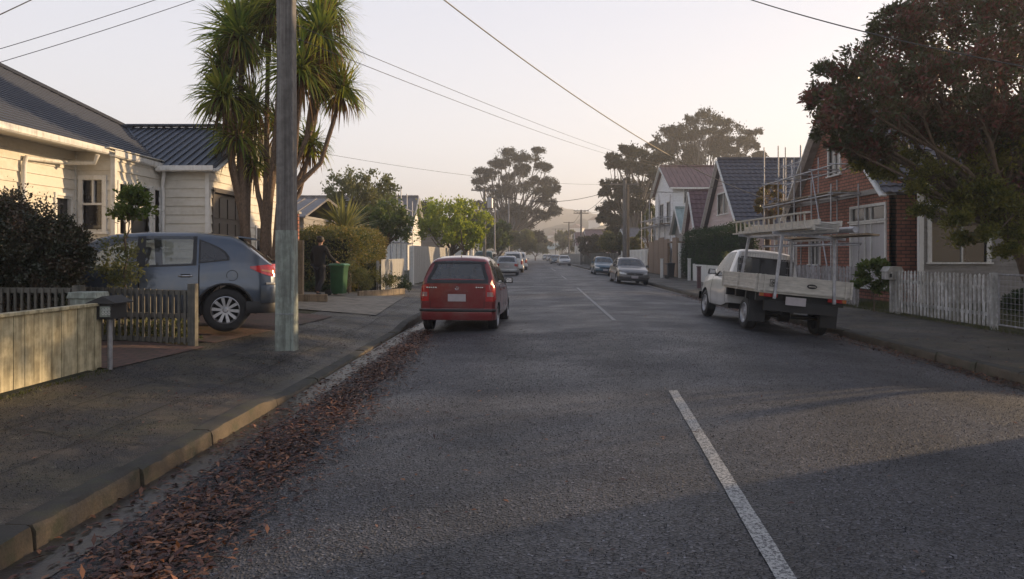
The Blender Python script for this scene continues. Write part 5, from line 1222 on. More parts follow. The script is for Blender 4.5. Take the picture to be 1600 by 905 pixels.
# pohutukawa on the right: crown of many clumps around limbs from a leaning trunk
pc = []
for px, py, Y, r_ in [(1298, 160, 16.2, 0.5), (1320, 205, 15.8, 0.5), (1325, 130, 16.5, 0.75), (1345, 235, 16, 0.5), (1360, 175, 15, 0.8), (1390, 100, 17, 0.95), (1410, 45, 16.2, 0.6), (1430, 150, 15.2, 0.9), (1400, 215, 17.2, 0.6),
    (1455, 70, 16.5, 0.95), (1480, 20, 17, 0.75), (1500, 120, 15, 1.0), (1470, 195, 17, 0.7), (1530, 50, 16, 1.0), (1560, 130, 17, 1.1), (1540, 190, 15, 0.7), (1590, 60, 15.5, 1.1), (1620, 130, 16.5, 1.2), (1600, 200, 17.5, 0.9), (1640, 30, 17, 1.2),
    (1680, 100, 16, 1.3), (1490, 215, 16.8, .6), (1540, 225, 15.8, .7), (1315, 228, 15.6, .42), (1350, 245, 16, .42), (1308, 185, 15.8, .4), (1590, 250, 16.4, .9), (1620, 290, 15.6, .8), (1570, 300, 17.2, .7), (1440, 180, 17.8, .8), (1640, 350, 16, .8), (1740, 80, 17, 1.4), (1720, 180, 16.5, 1.1), (1780, 150, 17, 1.3), (1600, 10, 18, 1.0), (1530, 15, 18.5, 0.9), (1450, 120, 18.5, 0.9), (1370, 140, 18.5, 0.7), (1660, 200, 14.8, 0.9)]:
    q = Wp(px, py, Y); pc.append(q + (r_ * 1.1, r_ * 1.1, r_ * 0.75))
pt = tree('pohutukawa_tree', (XX(1640, 15.8), 15.8, 0.1), pc, 'lf_poh', 'broad dark tree with red-tinged leaves leaning over the right footpath', bark='bark', trunk_r=0.15, fork=(XX(1585, 15.8), 15.8, 2.0), lsize=0.115, lw=0.40, twigs=3, subs=25, per=95, subr=0.22, shell=0.7, up=0.2)
base = Vector(pt.location); low = []
for px, py, Y, r_ in [(1420, 255, 16.3, 0.4), (1455, 275, 15.5, 0.4), (1500, 245, 16.5, 0.5), (1540, 260, 15.6, 0.5), (1580, 290, 16, 0.6), (1475, 320, 15.8, 0.38), (1520, 335, 15.4, 0.42), (1440, 335, 15.8, 0.25), (1560, 345, 16.3, 0.4), (1600, 250, 15.5, 0.6), (1590, 370, 15, 0.4), (1500, 380, 15.6, 0.22), (1380, 275, 16, 0.25), (1640, 320, 16, 0.7), (1350, 262, 16.2, 0.22), (1480, 290, 16.6, .35), (1530, 300, 15.2, .4), (1560, 320, 15, .4), (1430, 300, 15.5, .25), (1500, 350, 15, .25), (1590, 340, 15.2, .45), (1545, 370, 14.8, .25), (1575, 400, 15, .3)]:
    q = Vector(Wp(px, py, Y)) - base; low.append(tuple(q) + (r_, r_, r_ * 0.8))
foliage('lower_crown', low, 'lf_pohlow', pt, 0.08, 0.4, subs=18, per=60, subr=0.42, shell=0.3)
mb = MB(); fk = Vector((XX(1585, 15.8), 15.8, 2.0)) - base
for px, py, Y, r0 in ((1490, 330, 15.6, .08), (1460, 250, 16, .06), (1505, 200, 15.5, .07), (1545, 230, 16, .08), (1400, 190, 16, .06), (1570, 150, 16, .09)):
    q = Vector(Wp(px, py, Y)) - base; P_ = limb(mb, fk, q, r0 * 1.3, r0 * .35, 0.12, 9)
for c_ in low: limb(mb, Vector(random.choice(P_[2:-1])) if c_[0] > -2 else fk.lerp(Vector(c_[:3]), .5), c_[:3], 0.035, 0.01, 0.15, 5)
mb.build('limbs', 'bark', pt, smooth=60)
# unseen tree added further right so its crown dapples the left footpath
tree('added_shade_tree', (14.6, 13.4, 0.1), [(13.4, 12.0, 3.4, 1.2, 1.2, .9), (14.8, 12.6, 4.3, 1.4, 1.3, 1.0), (13.8, 13.6, 3.6, 1.2, 1.2, 1.0), (15.8, 13.8, 3.7, 1.3, 1.2, 1.0), (14.5, 14.6, 4.4, 1.3, 1.2, 1.0), (13.2, 11.0, 3.7, .9, .9, .7), (12.9, 12.9, 2.9, .8, .8, .5)], 'lf_green', 'added leafy tree out of view to the right, breaking up the light on the left footpath', trunk_r=.14, lsize=.11, subs=13, per=90, subr=.3, fork=(14.5, 13.3, 1.9))
# dark bush behind the railing on the left
cl = [(-7.55, 10.45, 1.62, .62, .55, .60), (-7.95, 10.5, 1.75, .62, .55, .60), (-8.5, 10.5, 1.75, .7, .6, .62), (-7.3, 10.45, 1.25, .42, .45, .5), (-7.7, 10.4, 1.05, .6, .45, .5), (-8.4, 10.45, 1.05, .8, .5, .55), (-9.2, 10.5, 1.45, .8, .7, .8), (-7.3, 10.45, .9, .36, .4, .45), (-7.22, 10.45, 1.5, .42, .4, .42)]
cl = [(c_[0] + .48, c_[1], c_[2] + .04) + tuple(c_[3:]) for c_ in cl]
tree('dark_bush', (-7.8, 10.5, 0.3), cl, 'lf_dark', 'rounded dark bush with reddish tips behind the timber railing', 'bush', trunk_r=0.04, lsize=0.045, lw=0.55, subs=52, per=210, subr=0.2, shell=0.72, up=0.15)
# standard topiary by the driveway fence: ball on a thin stem and a loose shrub below
Y = 11.2
tree('topiary_shrub', (XX(190, Y), Y, 0.3), [Wp(200, 318, Y) + (.25, .25, .24), Wp(213, 335, Y) + (.22, .22, .2), Wp(190, 340, Y) + (.17, .17, .16), Wp(215, 312, Y) + (.17, .17, .15)], 'lf_green', 'small round-headed shrub on a thin stem in front of the SUV', 'shrub', trunk_r=0.018, lsize=0.07, lw=0.55, subs=12, per=38, subr=0.35, fork=(XX(195, Y), Y, 2.05))
tree('loose_shrub', (XX(190, Y) + .05, Y + .15, 0.3), [Wp(180, 400, Y) + (.22, .2, .25), Wp(200, 420, Y) + (.2, .2, .25), Wp(178, 440, Y) + (.28, .2, .25), Wp(195, 455, Y) + (.3, .2, .2)], 'lf_grey', 'loose leafy shrub growing behind the dark letterbox', 'shrub', trunk_r=0.012, lsize=0.07, lw=0.4, subs=11, per=26, subr=0.4)
# ground cover behind the driveway fence
P = np.stack([rng.uniform(-8.2, -5.1, 2600), rng.uniform(11.0, 11.4, 2600), 0.3 + rng.random(2600) * 0.28], 1)
o = leaf_mesh('ground_cover', P, rdir(2600, (0, 0, .6)), rdir(2600), 0.06 + 0.04 * rng.random(2600), 0.035, 'lf_grey'); tag(o, kind='stuff', label='low leafy ground cover behind the driveway fence', cat='ground cover')
# cabbage tree
M['cabbark'] = simple('corky_bark', (0.15, 0.105, 0.075), 0.95, 0, 0.5, 12, 1.0, stretch=(3, 3, 1.5))
def sword_head(c, Rr, n, droop=0.9, upmin=-0.4, wd=0.045, seg=6, dead=0.2):
    """sword leaves as bent strips: returns verts, faces, random values"""
    V = []; Fc = []; Rv = []; c = np.array(c)
    for _ in range(n):
        a = rng.uniform(0, 2 * math.pi); el = math.asin(rng.uniform(upmin, 1)); L = Rr * rng.uniform(0.85, 1.25)
        d = np.array([math.cos(a) * math.cos(el), math.sin(a) * math.cos(el), math.sin(el)]); p = c + d * 0.05 + rng.normal(size=3) * 0.05
        s = np.cross(d, [0, 0, 1]); s /= np.linalg.norm(s) + 1e-6; s = s * math.cos(rng.uniform(-.6, .6)) + np.cross(d, s) * 0.3
        b = len(V); dr = droop * rng.uniform(0.3, 1.3) * (0.25 if el > 1.0 else 1)
        for k in range(seg + 1):
            t_ = k / seg; ww = wd / 2 * (0.5 + 2.2 * t_ if t_ < .25 else 1.05 * (1 - ((t_ - .25) / .75) ** 1.7) + .02)
            V += [tuple(p - s * ww), tuple(p + s * ww)]
            d = d + np.array([0, 0, -dr * 0.34 * (0.3 + t_)]); d /= np.linalg.norm(d); p = p + d * L / seg
        for k in range(seg): Fc.append((b + 2 * k, b + 2 * k + 1, b + 2 * k + 3, b + 2 * k + 2)); Rv.append(0)
        r0 = rng.random(); Rv[-seg:] = [r0] * seg
    return V, Fc, Rv
def sword_mesh(name, heads, mat, parent):
    V = []; Fc = []; Rv = []
    for h in heads:
        v, f, r_ = sword_head(*h); b = len(V); V += v; Fc += [tuple(i + b for i in q) for q in f]; Rv += r_
    me = bpy.data.meshes.new(name); me.from_pydata(V, [], Fc); at = me.attributes.new('rnd', 'FLOAT', 'FACE'); at.data.foreach_set('value', np.array(Rv, np.float32)); me.materials.append(M[mat])
    me.polygons.foreach_set('use_smooth', [True] * len(Fc))
    o = bpy.data.objects.new(name, me); C.objects.link(o); o.parent = parent; return o
ct = empty('cabbage_tree', (-6.55, 17.2, 0.35)); cb = Vector(ct.location)
hd = [(375, 60, 17.2, 1.0, 300), (352, 150, 17.0, 0.85, 240), (420, 25, 17.8, 1.0, 260), (500, 55, 17.2, 1.1, 340), (470, 110, 16.6, 1.0, 260), (535, 140, 17.4, 0.75, 190), (505, 110, 18, 0.9, 220), (395, 165, 17.8, 0.85, 200), (485, 225, 17.6, 0.6, 150), (440, 195, 18.2, 0.75, 150), (440, 5, 17.2, .8, 190), (378, 25, 17.6, 0.7, 150), (515, 15, 17.8, 0.75, 170), (372, 215, 17.3, .8, 170), (398, 255, 17.5, .55, 110), (350, 105, 17.3, .7, 150)]
heads = []; skirts = []; mb = MB()
tr = [(-0.12, 0, .13), (.22, .15, .15), (.48, -.1, .12)]
for i, (px, py, Y, r_, n) in enumerate(hd):
    q = Vector(Wp(px, py, Y)) - cb; heads.append((tuple(q), r_ * .98, int(n * 1.25), .85, -0.55, 0.05)); skirts.append((tuple(q - Vector((0, 0, .15))), r_ * 1.0, int(n * 0.35), 2.8, -0.95, 0.04))
    b0 = tr[0] if px < 398 else (tr[1] if px < 460 else tr[2]); base_ = Vector((b0[0], b0[1], 0)); fork_ = base_ + Vector((b0[0] * .3 + random.uniform(-.04, .04), random.uniform(-.04, .04), 2.1 + random.uniform(-.3, .3)))
    if px >= 460: fork_ += Vector((.1, 0, .15))
    mid = fork_.lerp(q, 0.5) + Vector((0, 0, -.25 * (q - fork_).length * .5)) * (1 if abs(q.x - fork_.x) > .5 else 0)
    mid.x += (q.x - fork_.x) * .15
    pts = [base_ + Vector((0, 0, -.1)), base_ + (fork_ - base_) * .5 + Vector((.03, 0, 0)), fork_, fork_.lerp(mid, .5) + Vector((0, 0, .03)), mid, mid.lerp(q, .55) + Vector((0, 0, -.05)), q]
    mb.tube(pts, [b0[2] * 1.1, b0[2] * .9, b0[2] * .6, .065, .055, .05, .045], 9)
mb.build('trunk', 'cabbark', ct, smooth=60); sword_mesh('crown', heads, 'lf_cab', ct); sword_mesh('dead_leaf_skirt', skirts, 'lf_dead', ct)
tag(ct, 'tall cabbage tree with several trunks and drooping sword leaves behind the near pole', 'tree')
# hedge on the left with ragged top
def hedge(name, x0, x1, y0, y1, z0, z1, mat, label, n=9000, ls=0.06, bulge=0.25, cat='hedge'):
    h = empty(name, ((x0 + x1) / 2, (y0 + y1) / 2, z0)); b = Vector(h.location); sx, sy, sz = x1 - x0, y1 - y0, z1 - z0
    mb = MB(); mb.bb(-sx / 2 + .3, sx / 2 - .3, -sy / 2 + .3, sy / 2 - .3, 0, sz - .35); mb.build('inner_branches', 'darktwig', h)
    A = [sy * sz, sy * sz, sx * sz, sx * sz, sx * sy]; fc = rng.choice(5, n, p=np.array(A) / sum(A)); u = rng.uniform(-.5, .5, (n, 2)); P = np.zeros((n, 3)); Dn = np.zeros((n, 3))
    for f in range(5):
        k = fc == f
        if f < 2: P[k] = np.stack([np.full(k.sum(), (f * 2 - 1) * sx / 2), u[k, 0] * sy, (u[k, 1] + .5) * sz], 1); Dn[k] = ((f * 2 - 1), 0, 0)
        elif f < 4: P[k] = np.stack([u[k, 0] * sx, np.full(k.sum(), (f * 2 - 5) * sy / 2), (u[k, 1] + .5) * sz], 1); Dn[k] = (0, f * 2 - 5, 0)
        else: P[k] = np.stack([u[k, 0] * sx, u[k, 1] * sy, np.full(k.sum(), sz)], 1); Dn[k] = (0, 0, 1)
    # round the edges and lump the surface
    c0 = np.array([0, 0, sz * .5]); ext = np.array([sx, sy, sz]) / 2
    q = (P - c0) / ext; P = c0 + q * ext * (1 - 0.10 * (np.sum(q ** 4, 1, keepdims=True) - 1) * (min(1, bulge * 4)))
    from mathutils import noise as mn
    nz = np.array([mn.noise(Vector(p_) * 1.6) + 0.6 * mn.noise(Vector(p_) * 4.5 + Vector((9, 9, 9))) for p_ in (P + np.array(b))])
    P += Dn * (nz[:, None] * bulge) + rng.normal(size=(n, 3)) * 0.06 - Dn * rng.random((n, 1)) * 0.12
    leaf_mesh('foliage', P, rdir(n, (0, 0, .4)) + Dn * .5, rdir(n), ls * (0.6 + .8 * rng.random(n)), ls * .55, mat, h, np.clip(.5 + .6 * nz + .25 * rng.normal(size=n), 0, 1))
    return tag(h, label, cat)
M['darktwig'] = simple('dark_twigs', (0.02, 0.022, 0.014), 0.95, 0, 0.6, 20, 0.5)
hedge('hedge', -8.3, -6.0, 24.9, 30.2, 0.25, 2.45, 'lf_hedge', 'big rounded olive hedge behind the person with the bin', 24000, 0.085, 0.3)
hedge('hedge', 9.45, 10.4, 33.5, 47.5, 0.1, 3.0, 'lf_box', 'tall clipped dark green hedge behind the low white fence', 26000, 0.09, 0.2)
hedge('hedge', 9.75, 10.6, 12.2, 14.3, 0.07, 1.45, 'lf_box', 'added low hedge out of view to the right, shading the road past the sunlit patch', 5000, 0.08, 0.12)  # unseen hedge added to cut off the sun patch on the road
# flax/yucca above the hedge
fx = empty('yucca', (XX(538, 30.6), 30.6, 0.3)); mb = MB(); mb.tube([(0, 0, 0), (0, 0, 2.3)], .12, 8); mb.build('stem', 'bark', fx); sword_mesh('leaves', [((0, 0, 2.25), 1.35, 170, 0.25, 0.05, 0.085)], 'lf_flax', fx); tag(fx, 'spiky yellow-green yucca rising above the olive hedge', 'plant')
# garden shrubs by the timber edging
for px, py, Y, r_, mt, lab in [(560, 445, 24.2, .45, 'lf_grey', 'grey-green flowering shrub right of the green bin'), (590, 440, 24.8, .5, 'lf_hedge', 'olive shrub at the hedge foot behind the timber edging'), (618, 445, 25.4, .4, 'lf_box', 'small dark shrub at the end of the garden bed'), (545, 425, 24.0, .4, 'lf_grey', 'grey shrub just behind the green bin'), (492, 450, 24.4, .4, 'lf_box', 'low green plant left of the person')]:
    q = Wp(px, py, Y); tree('garden_shrub', (q[0], Y, .22), [(q[0], Y, q[2], r_, r_ * .8, r_ * .7), (q[0] + .3, Y + .2, q[2] - .15, r_ * .7, r_ * .6, r_ * .5)], mt, lab, 'shrub', 'shrubs in the garden bed', trunk_r=.02, lsize=.06, lw=.4, subs=18, per=40, subr=.3)
# background trees left
def bgtree(name, px0, px1, pyt, pyb, Y, mat, label, cat='tree', k=9, ls=0.14, per=80, tr=.16, seed=0, group=None, zt_=None, flat=.8, lw=.5, subs=12):
    random.seed(seed + px0); cx = XX((px0 + px1) / 2, Y); wd = XX(px1, Y) - XX(px0, Y); z1 = ZZ(pyt, Y); z0 = ZZ(pyb, Y); cl = []
    hh = (z1 - z0) / 2
    for i in range(k):
        a = 2 * math.pi * i / k * 1.618 * 2; f = (i + .5) / k; zz = -0.75 + 1.6 * f; rr = math.sqrt(max(0.05, 1 - min(1, abs(zz)) ** 2)) * .72
        r_ = wd * random.uniform(.17, .27); cl.append((cx + math.cos(a) * rr * wd / 2, Y + math.sin(a) * rr * wd / 2, (z0 + z1) / 2 + zz * hh * .8, r_, r_, min(r_ * flat, hh * .6)))
    return tree(name, (cx, Y, 0.1), cl, mat, label, cat, group, trunk_r=tr, lsize=ls, lw=lw, subs=subs, per=per, subr=.33, fork=(cx, Y, max(.5, z0 + .1)))
bgtree('tree', 512, 618, 275, 355, 42, 'lf_grey', 'airy grey-green tree behind the olive hedge', k=11, ls=.16)
bgtree('tree', 556, 640, 325, 385, 35, 'lf_green', 'green shrubby tree to the right of the yucca', k=9, ls=.13)
bgtree('tree', 655, 757, 312, 400, 50, 'lf_lime', 'bright lime-green tree above the tall pale fence', k=13, ls=.2, per=60)
bgtree('tree', 700, 752, 345, 398, 46, 'lf_lime', 'small yellow-green tree at the end of the tall pale fence', k=6, ls=.16, per=50)
bgtree('tree', 470, 520, 318, 345, 60, 'lf_grey', 'distant tree top over the low grey iron roof', k=5, ls=.2)
bgtree('tree', 638, 680, 318, 350, 95, 'lf_pine', 'dark distant tree left of the lime-green tree', k=6, ls=.35)
bgtree('tree', 726, 772, 330, 400, 92, 'lf_green', 'dull green tree filling the gap right of the lime tree', k=9, ls=.3)
bgtree('tree', 755, 800, 345, 402, 84, 'lf_green', 'green tree behind the transformer pole', k=9, ls=.28)
bgtree('tree', 795, 838, 358, 402, 122, 'lf_grey', 'olive tree beyond the far left parked cars', k=9, ls=.35)
bgtree('tree', 815, 858, 372, 402, 175, 'lf_grey', 'hazy tree left of the low end building', k=8, ls=.5)
bgtree('tree', 868, 905, 360, 400, 175, 'lf_grey', 'hazy tree right of the low end building', k=8, ls=.5)
bgtree('tree', 905, 945, 368, 408, 104, 'lf_pine', 'dark low tree left of the clipped round trees', k=8, ls=.3)
bgtree('tree', 938, 985, 366, 402, 84, 'lf_hedge', 'clipped round tree with sunlit top left of the two right poles', k=10, ls=.22, per=110)
bgtree('tree', 975, 1004, 370, 405, 76, 'lf_hedge', 'clipped round tree half behind the two right poles', k=7, ls=.2, per=100)
bgtree('tree', 1000, 1030, 320, 395, 71, 'lf_grey', 'grey leafy tree behind the scaffold of the white house', k=7, ls=.2)
bgtree('tree', 1182, 1222, 284, 352, 35, 'lf_autumn', 'orange-green young tree in front of the dark tiled roof', k=7, ls=.13, per=40)
bgtree('garden_shrub', 1342, 1388, 400, 470, 19.6, 'lf_green', 'glossy shrub beside the white letterbox post', 'shrub', k=7, ls=.11, per=26, tr=.02, group='shrubs by the right fences')
bgtree('garden_shrub', 1560, 1640, 455, 500, 17.5, 'lf_box', 'dark shrub behind the wire gate', 'shrub', k=6, ls=.08, per=60, tr=.02, group='shrubs by the right fences')
bgtree('garden_shrub', 1130, 1160, 395, 420, 32.5, 'lf_grey', 'pale wispy shrub above the low white fence', 'shrub', k=4, ls=.09, per=20, tr=.02, group='shrubs by the right fences')
# macrocarpa pines: flat plates of foliage on long limbs
def pine(px0, px1, Y, base_px, plates, label, tr=.45, sc=1.0, ls=.34):
    b = (XX(base_px, Y), Y, 0.1); cl = []
    for px, py, rpx, dy in plates:
        r_ = rpx * Y / F * 1.2; cl.append((XX(px, Y), Y + dy, ZZ(py, Y), r_, r_ * 1.1, r_ * .5))
        for _ in range(2): cl.append((XX(px + random.uniform(-1.1, 1.1) * rpx, Y), Y + dy + random.uniform(-2, 2), ZZ(py + random.uniform(-.9, 1.2) * rpx, Y), r_ * .62, r_ * .62, r_ * .34))
    return tree('macrocarpa_pine', b, cl, 'lf_pine', label, 'tree', 'big pines at the far end', 'barkgrey', tr, (XX(base_px, Y), Y, ZZ(370, Y)), ls, .45, 1, .1, subs=15, per=80, subr=.3, shell=.55, lower=.8)
pine(740, 872, 138, 798, [(800, 246, 17, 0), (775, 255, 14, 2), (825, 252, 16, -2), (768, 280, 15, -1), (848, 262, 13, 1), (750, 285, 10, 0), (860, 285, 14, 2), (835, 300, 16, -3), (800, 290, 16, 3), (780, 310, 16, 0), (855, 320, 12, 1), (820, 330, 16, -2), (760, 325, 12, 2), (845, 340, 12, 0), (790, 340, 16, 1), (812, 270, 14, 4), (862, 300, 9, -2), (772, 345, 14, 3), (760, 362, 15, 1), (790, 370, 16, -2), (818, 352, 13, 2), (835, 368, 10, 0), (750, 345, 12, 0), (780, 255, 10, 2), (845, 285, 10, 2)], 'tall spreading pine on the left beyond the parked cars')
pine(945, 1060, 92, 990, [(985, 245, 16, 0), (1010, 240, 16, 2), (965, 262, 14, -2), (1000, 268, 18, 1), (955, 290, 12, 0), (978, 300, 18, -2), (1010, 300, 16, 3), (958, 322, 14, 1), (985, 335, 18, 0), (965, 350, 14, -1), (1010, 335, 16, 2), (975, 372, 16, 0), (945, 340, 8, 2), (1030, 285, 14, -2), (1035, 250, 12, 0)], 'dark pine with layered foliage left of the white two-storey house')
pine(1015, 1195, 118, 1095, [(1045, 215, 17, 0), (1075, 200, 18, 2), (1110, 192, 18, -2), (1140, 205, 18, 1), (1172, 225, 16, 0), (1060, 235, 20, -1), (1100, 225, 20, 3), (1130, 240, 18, 0), (1160, 248, 14, 2), (1030, 250, 16, -2), (1085, 255, 18, 1), (1188, 245, 8, 0), (1115, 270, 14, 0), (1060, 262, 15, 1), (1035, 230, 12, 0), (1150, 225, 14, -2), (1090, 240, 15, 1), (1125, 215, 14, 2), (1085, 215, 12, -2)], 'tallest sunlit pine standing behind the white two-storey house')
# grass tufts at fence feet and on the footpath edges
def grass(name, n, fx_, label, l=(0.04, 0.16)):
    P = np.array([fx_() for _ in range(n)]); D = rdir(n, (0, 0, 1.6)); o = leaf_mesh(name, P, D, rdir(n), rng.uniform(*l, n), 0.008, 'grass'); tag(o, label, 'grass', kind='stuff'); return o
def edge_r(): y = random.uniform(13, 30); x = 9.15 + random.gauss(0, .06); return (x, y, gz(x, y) - .01)
def edge_l(): y = random.uniform(4, 8.7); x = -5.02 + abs(random.gauss(0, .05)); return (x, y, gz(x, y) - .01)
def verge(): y = random.uniform(18.6, 22); x = random.uniform(9.3, 10.9); return (x, y, .09)
def lawn(): y = random.uniform(13, 22); x = random.uniform(9.5, 14); return (x, y, .09)
grass('grass_tufts', 2500, edge_r, 'weedy grass tufts along the right fences'); grass('grass_tufts', 900, edge_l, 'sparse weeds along the foot of the near board fence', (.02, .07)); grass('long_grass', 3000, verge, 'rough grass around the white letterbox post', (.08, .25)); grass('lawn_grass', 14000, lawn, 'lawn behind the white picket fence', (.04, .1))
# loose stone chips standing proud of the seal, fine enough to read as the grain of the road
M['chip'] = leafmat('stone_chip', [(0.02, 0.02, 0.022), (0.055, 0.054, 0.056), (0.10, 0.095, 0.09), (0.17, 0.16, 0.145)], 0.0, 0.6, 0.25)
def chips(name, n, xf, yf, size, label, rz_=roadz):
    y = yf(n); x = xf(n, y); z = np.array([rz_(a, b) for a, b in zip(x, y)]) + 0.002
    D = rdir(n); D[:, 2] = np.abs(D[:, 2]) * .5 + .05
    o = leaf_mesh(name, np.stack([x, y, z], 1), D, rdir(n, (0, 0, 1.0)), size * (.6 + .8 * rng.random(n)), size * (.5 + .5 * rng.random(n)), 'chip', rnd=rng.random(n) ** 2.0); tag(o, label, 'stone chips', kind='stuff')
chips('road_chips', 150000, lambda n, y: rng.uniform(-2.4, 6.2, n), lambda n: 3.2 + 11.5 * rng.random(n) ** 1.25, .009, 'coarse stone chips of the road seal')
chips('footpath_chips', 40000, lambda n, y: rng.uniform(-5.0, -3.15, n), lambda n: 3.0 + 12 * rng.random(n) ** 1.3, .010, 'grit and chips bedded in the left footpath', gz)
# fallen leaves
def leaf_litter(name, pts, size, label, mat='litter'):
    n = len(pts); P = np.array(pts); D = rdir(n); D[:, 2] = np.abs(D[:, 2]) * .14 - .02; Nn = rdir(n, (0, 0, 3.5)); o = leaf_mesh(name, P, D, Nn, size * (0.45 + .95 * rng.random(n) ** 1.4), size * (.32 + .12 * rng.random(n)), mat, fold=.25); tag(o, label, 'leaves', kind='stuff'); return o
M['litter'] = leafmat('fallen_leaf', [(0.028, 0.015, 0.014), (0.05, 0.022, 0.02), (0.09, 0.036, 0.028), (0.12, 0.055, 0.032), (0.30, 0.13, 0.06)], 0.1, 0.45, 0.5)
pts = []
while len(pts) < 10500:
    y = 3.3 + 12.5 * random.random() ** 1.25; c0 = float(np.interp(y, [3, 6, 9, 13, 16], [-2.02, -2.1, -2.15, -2.2, -2.35])); sg = float(np.interp(y, [3, 6, 9, 16], [.20, .24, .22, .12]))
    x = random.gauss(c0, sg)
    if x < -2.78 or random.random() < .4 * (math.sin(y * 3.1 + x * 4) + .6 * math.sin(y * 8.3 - x * 6) > .35): continue
    pts.append((x, y, roadz(x, y) + 0.012 + abs(random.gauss(0, .013)) * math.exp(-((x - c0) / .3) ** 2)))
leaf_litter('gutter_leaves', pts, .066, 'drift of red-brown fallen leaves along the left gutter')
pts = [(x, y, roadz(x, y) + .012) for x, y in [(-2.75 + abs(random.gauss(0, .07)), random.uniform(3.4, 20)) for _ in range(420)]]; leaf_litter('kerb_leaves', pts, .075, 'leaves caught against the left kerb')
pts = []
while len(pts) < 1500:
    y = 3 + 30 * random.random() ** 1.5; x = -2.6 + random.expovariate(.9) if random.random() < .75 else random.uniform(-2.6, 6.2)
    if x > 6.3: continue
    pts.append((x, y, roadz(x, y) + .012))
leaf_litter('scattered_leaves', pts, .055, 'single leaves scattered over the road')
pts = [(XR(y) - abs(random.gauss(0, .35)), y) for y in [random.uniform(7, 30) for _ in range(3600)]]; pts = [(x, y, roadz(x, y) + .012 + random.random() * .015) for x, y in pts]; leaf_litter('gutter_leaves', pts, .07, 'brown leaves along the right gutter by the ute')
pts = [(x, y, gz(x, y) + .014) for x, y in [(random.uniform(-5.0, -3.05), 3 + 14 * random.random() ** 1.3) for _ in range(330)]] + [(x, y, gz(x, y) + .012) for x, y in [(random.uniform(6.6, 9.2), random.uniform(9, 25)) for _ in range(500)]]; leaf_litter('footpath_leaves', pts, .06, 'a few leaves lying on the footpaths')
# ------------------------------------------------------------------ fences
def board_fence(name, p0, p1, h, mat, label, bw=0.14, gap=0.008, z=None, cap=True, thick=.022, off=0.0):
    p0 = Vector((p0[0], p0[1])); p1 = Vector((p1[0], p1[1])); L = (p1 - p0).length; d = (p1 - p0) / L; f = empty(name, (p0.x, p0.y, 0)); n = Vector((d.y, -d.x)); mb = MB(); u = 0; zf = z or gz
    ang = math.atan2(d.y, d.x); rot = Matrix.Rotation(ang, 3, 'Z')
    while u < L - .02:
        w_ = min(bw * random.uniform(.8, 1.15), L - u); c_ = p0 + d * (u + w_ / 2); g = zf(c_.x, c_.y)
        mb.box((d.x * (u + w_ / 2) + n.x * random.uniform(-.003, .003), d.y * (u + w_ / 2), g + .03 + (h - .03) / 2), (w_ - gap, thick, h - .03 - .006), 0, rot); u += w_
    mb.build('boards', mat, f)
    ga, gb = zf(p0.x, p0.y), zf(p1.x, p1.y); e = d * L
    for hh in ((.25, h - .2)): mb = MB(); mb.beam((n.x * -.05, n.y * -.05, ga + hh), (e.x - n.x * .05, e.y - n.y * .05, gb + hh), .05, .08); mb.build('rail', mat, f)
    if cap: mb = MB(); mb.beam((0, 0, ga + h + .012), (e.x, e.y, gb + h + .012), .09, .035); mb.build('cap_rail', mat, f, bevel=.005)
    k = max(1, int(L / 2.0))
    for i in range(k + 1): mb = MB(); q = d * (L * i / k) - n * .11; mb.bb(q.x - .045, q.x + .045, q.y - .045, q.y + .045, ga - .1, ga + h - .05); mb.build('post', mat, f)
    return tag(f, label, 'fence')
board_fence('board_fence', (-5.08, 1.5), (-5.08, 8.68), 0.76, 'fencetan', 'worn cream board fence with a cap rail along the near left footpath', .15)
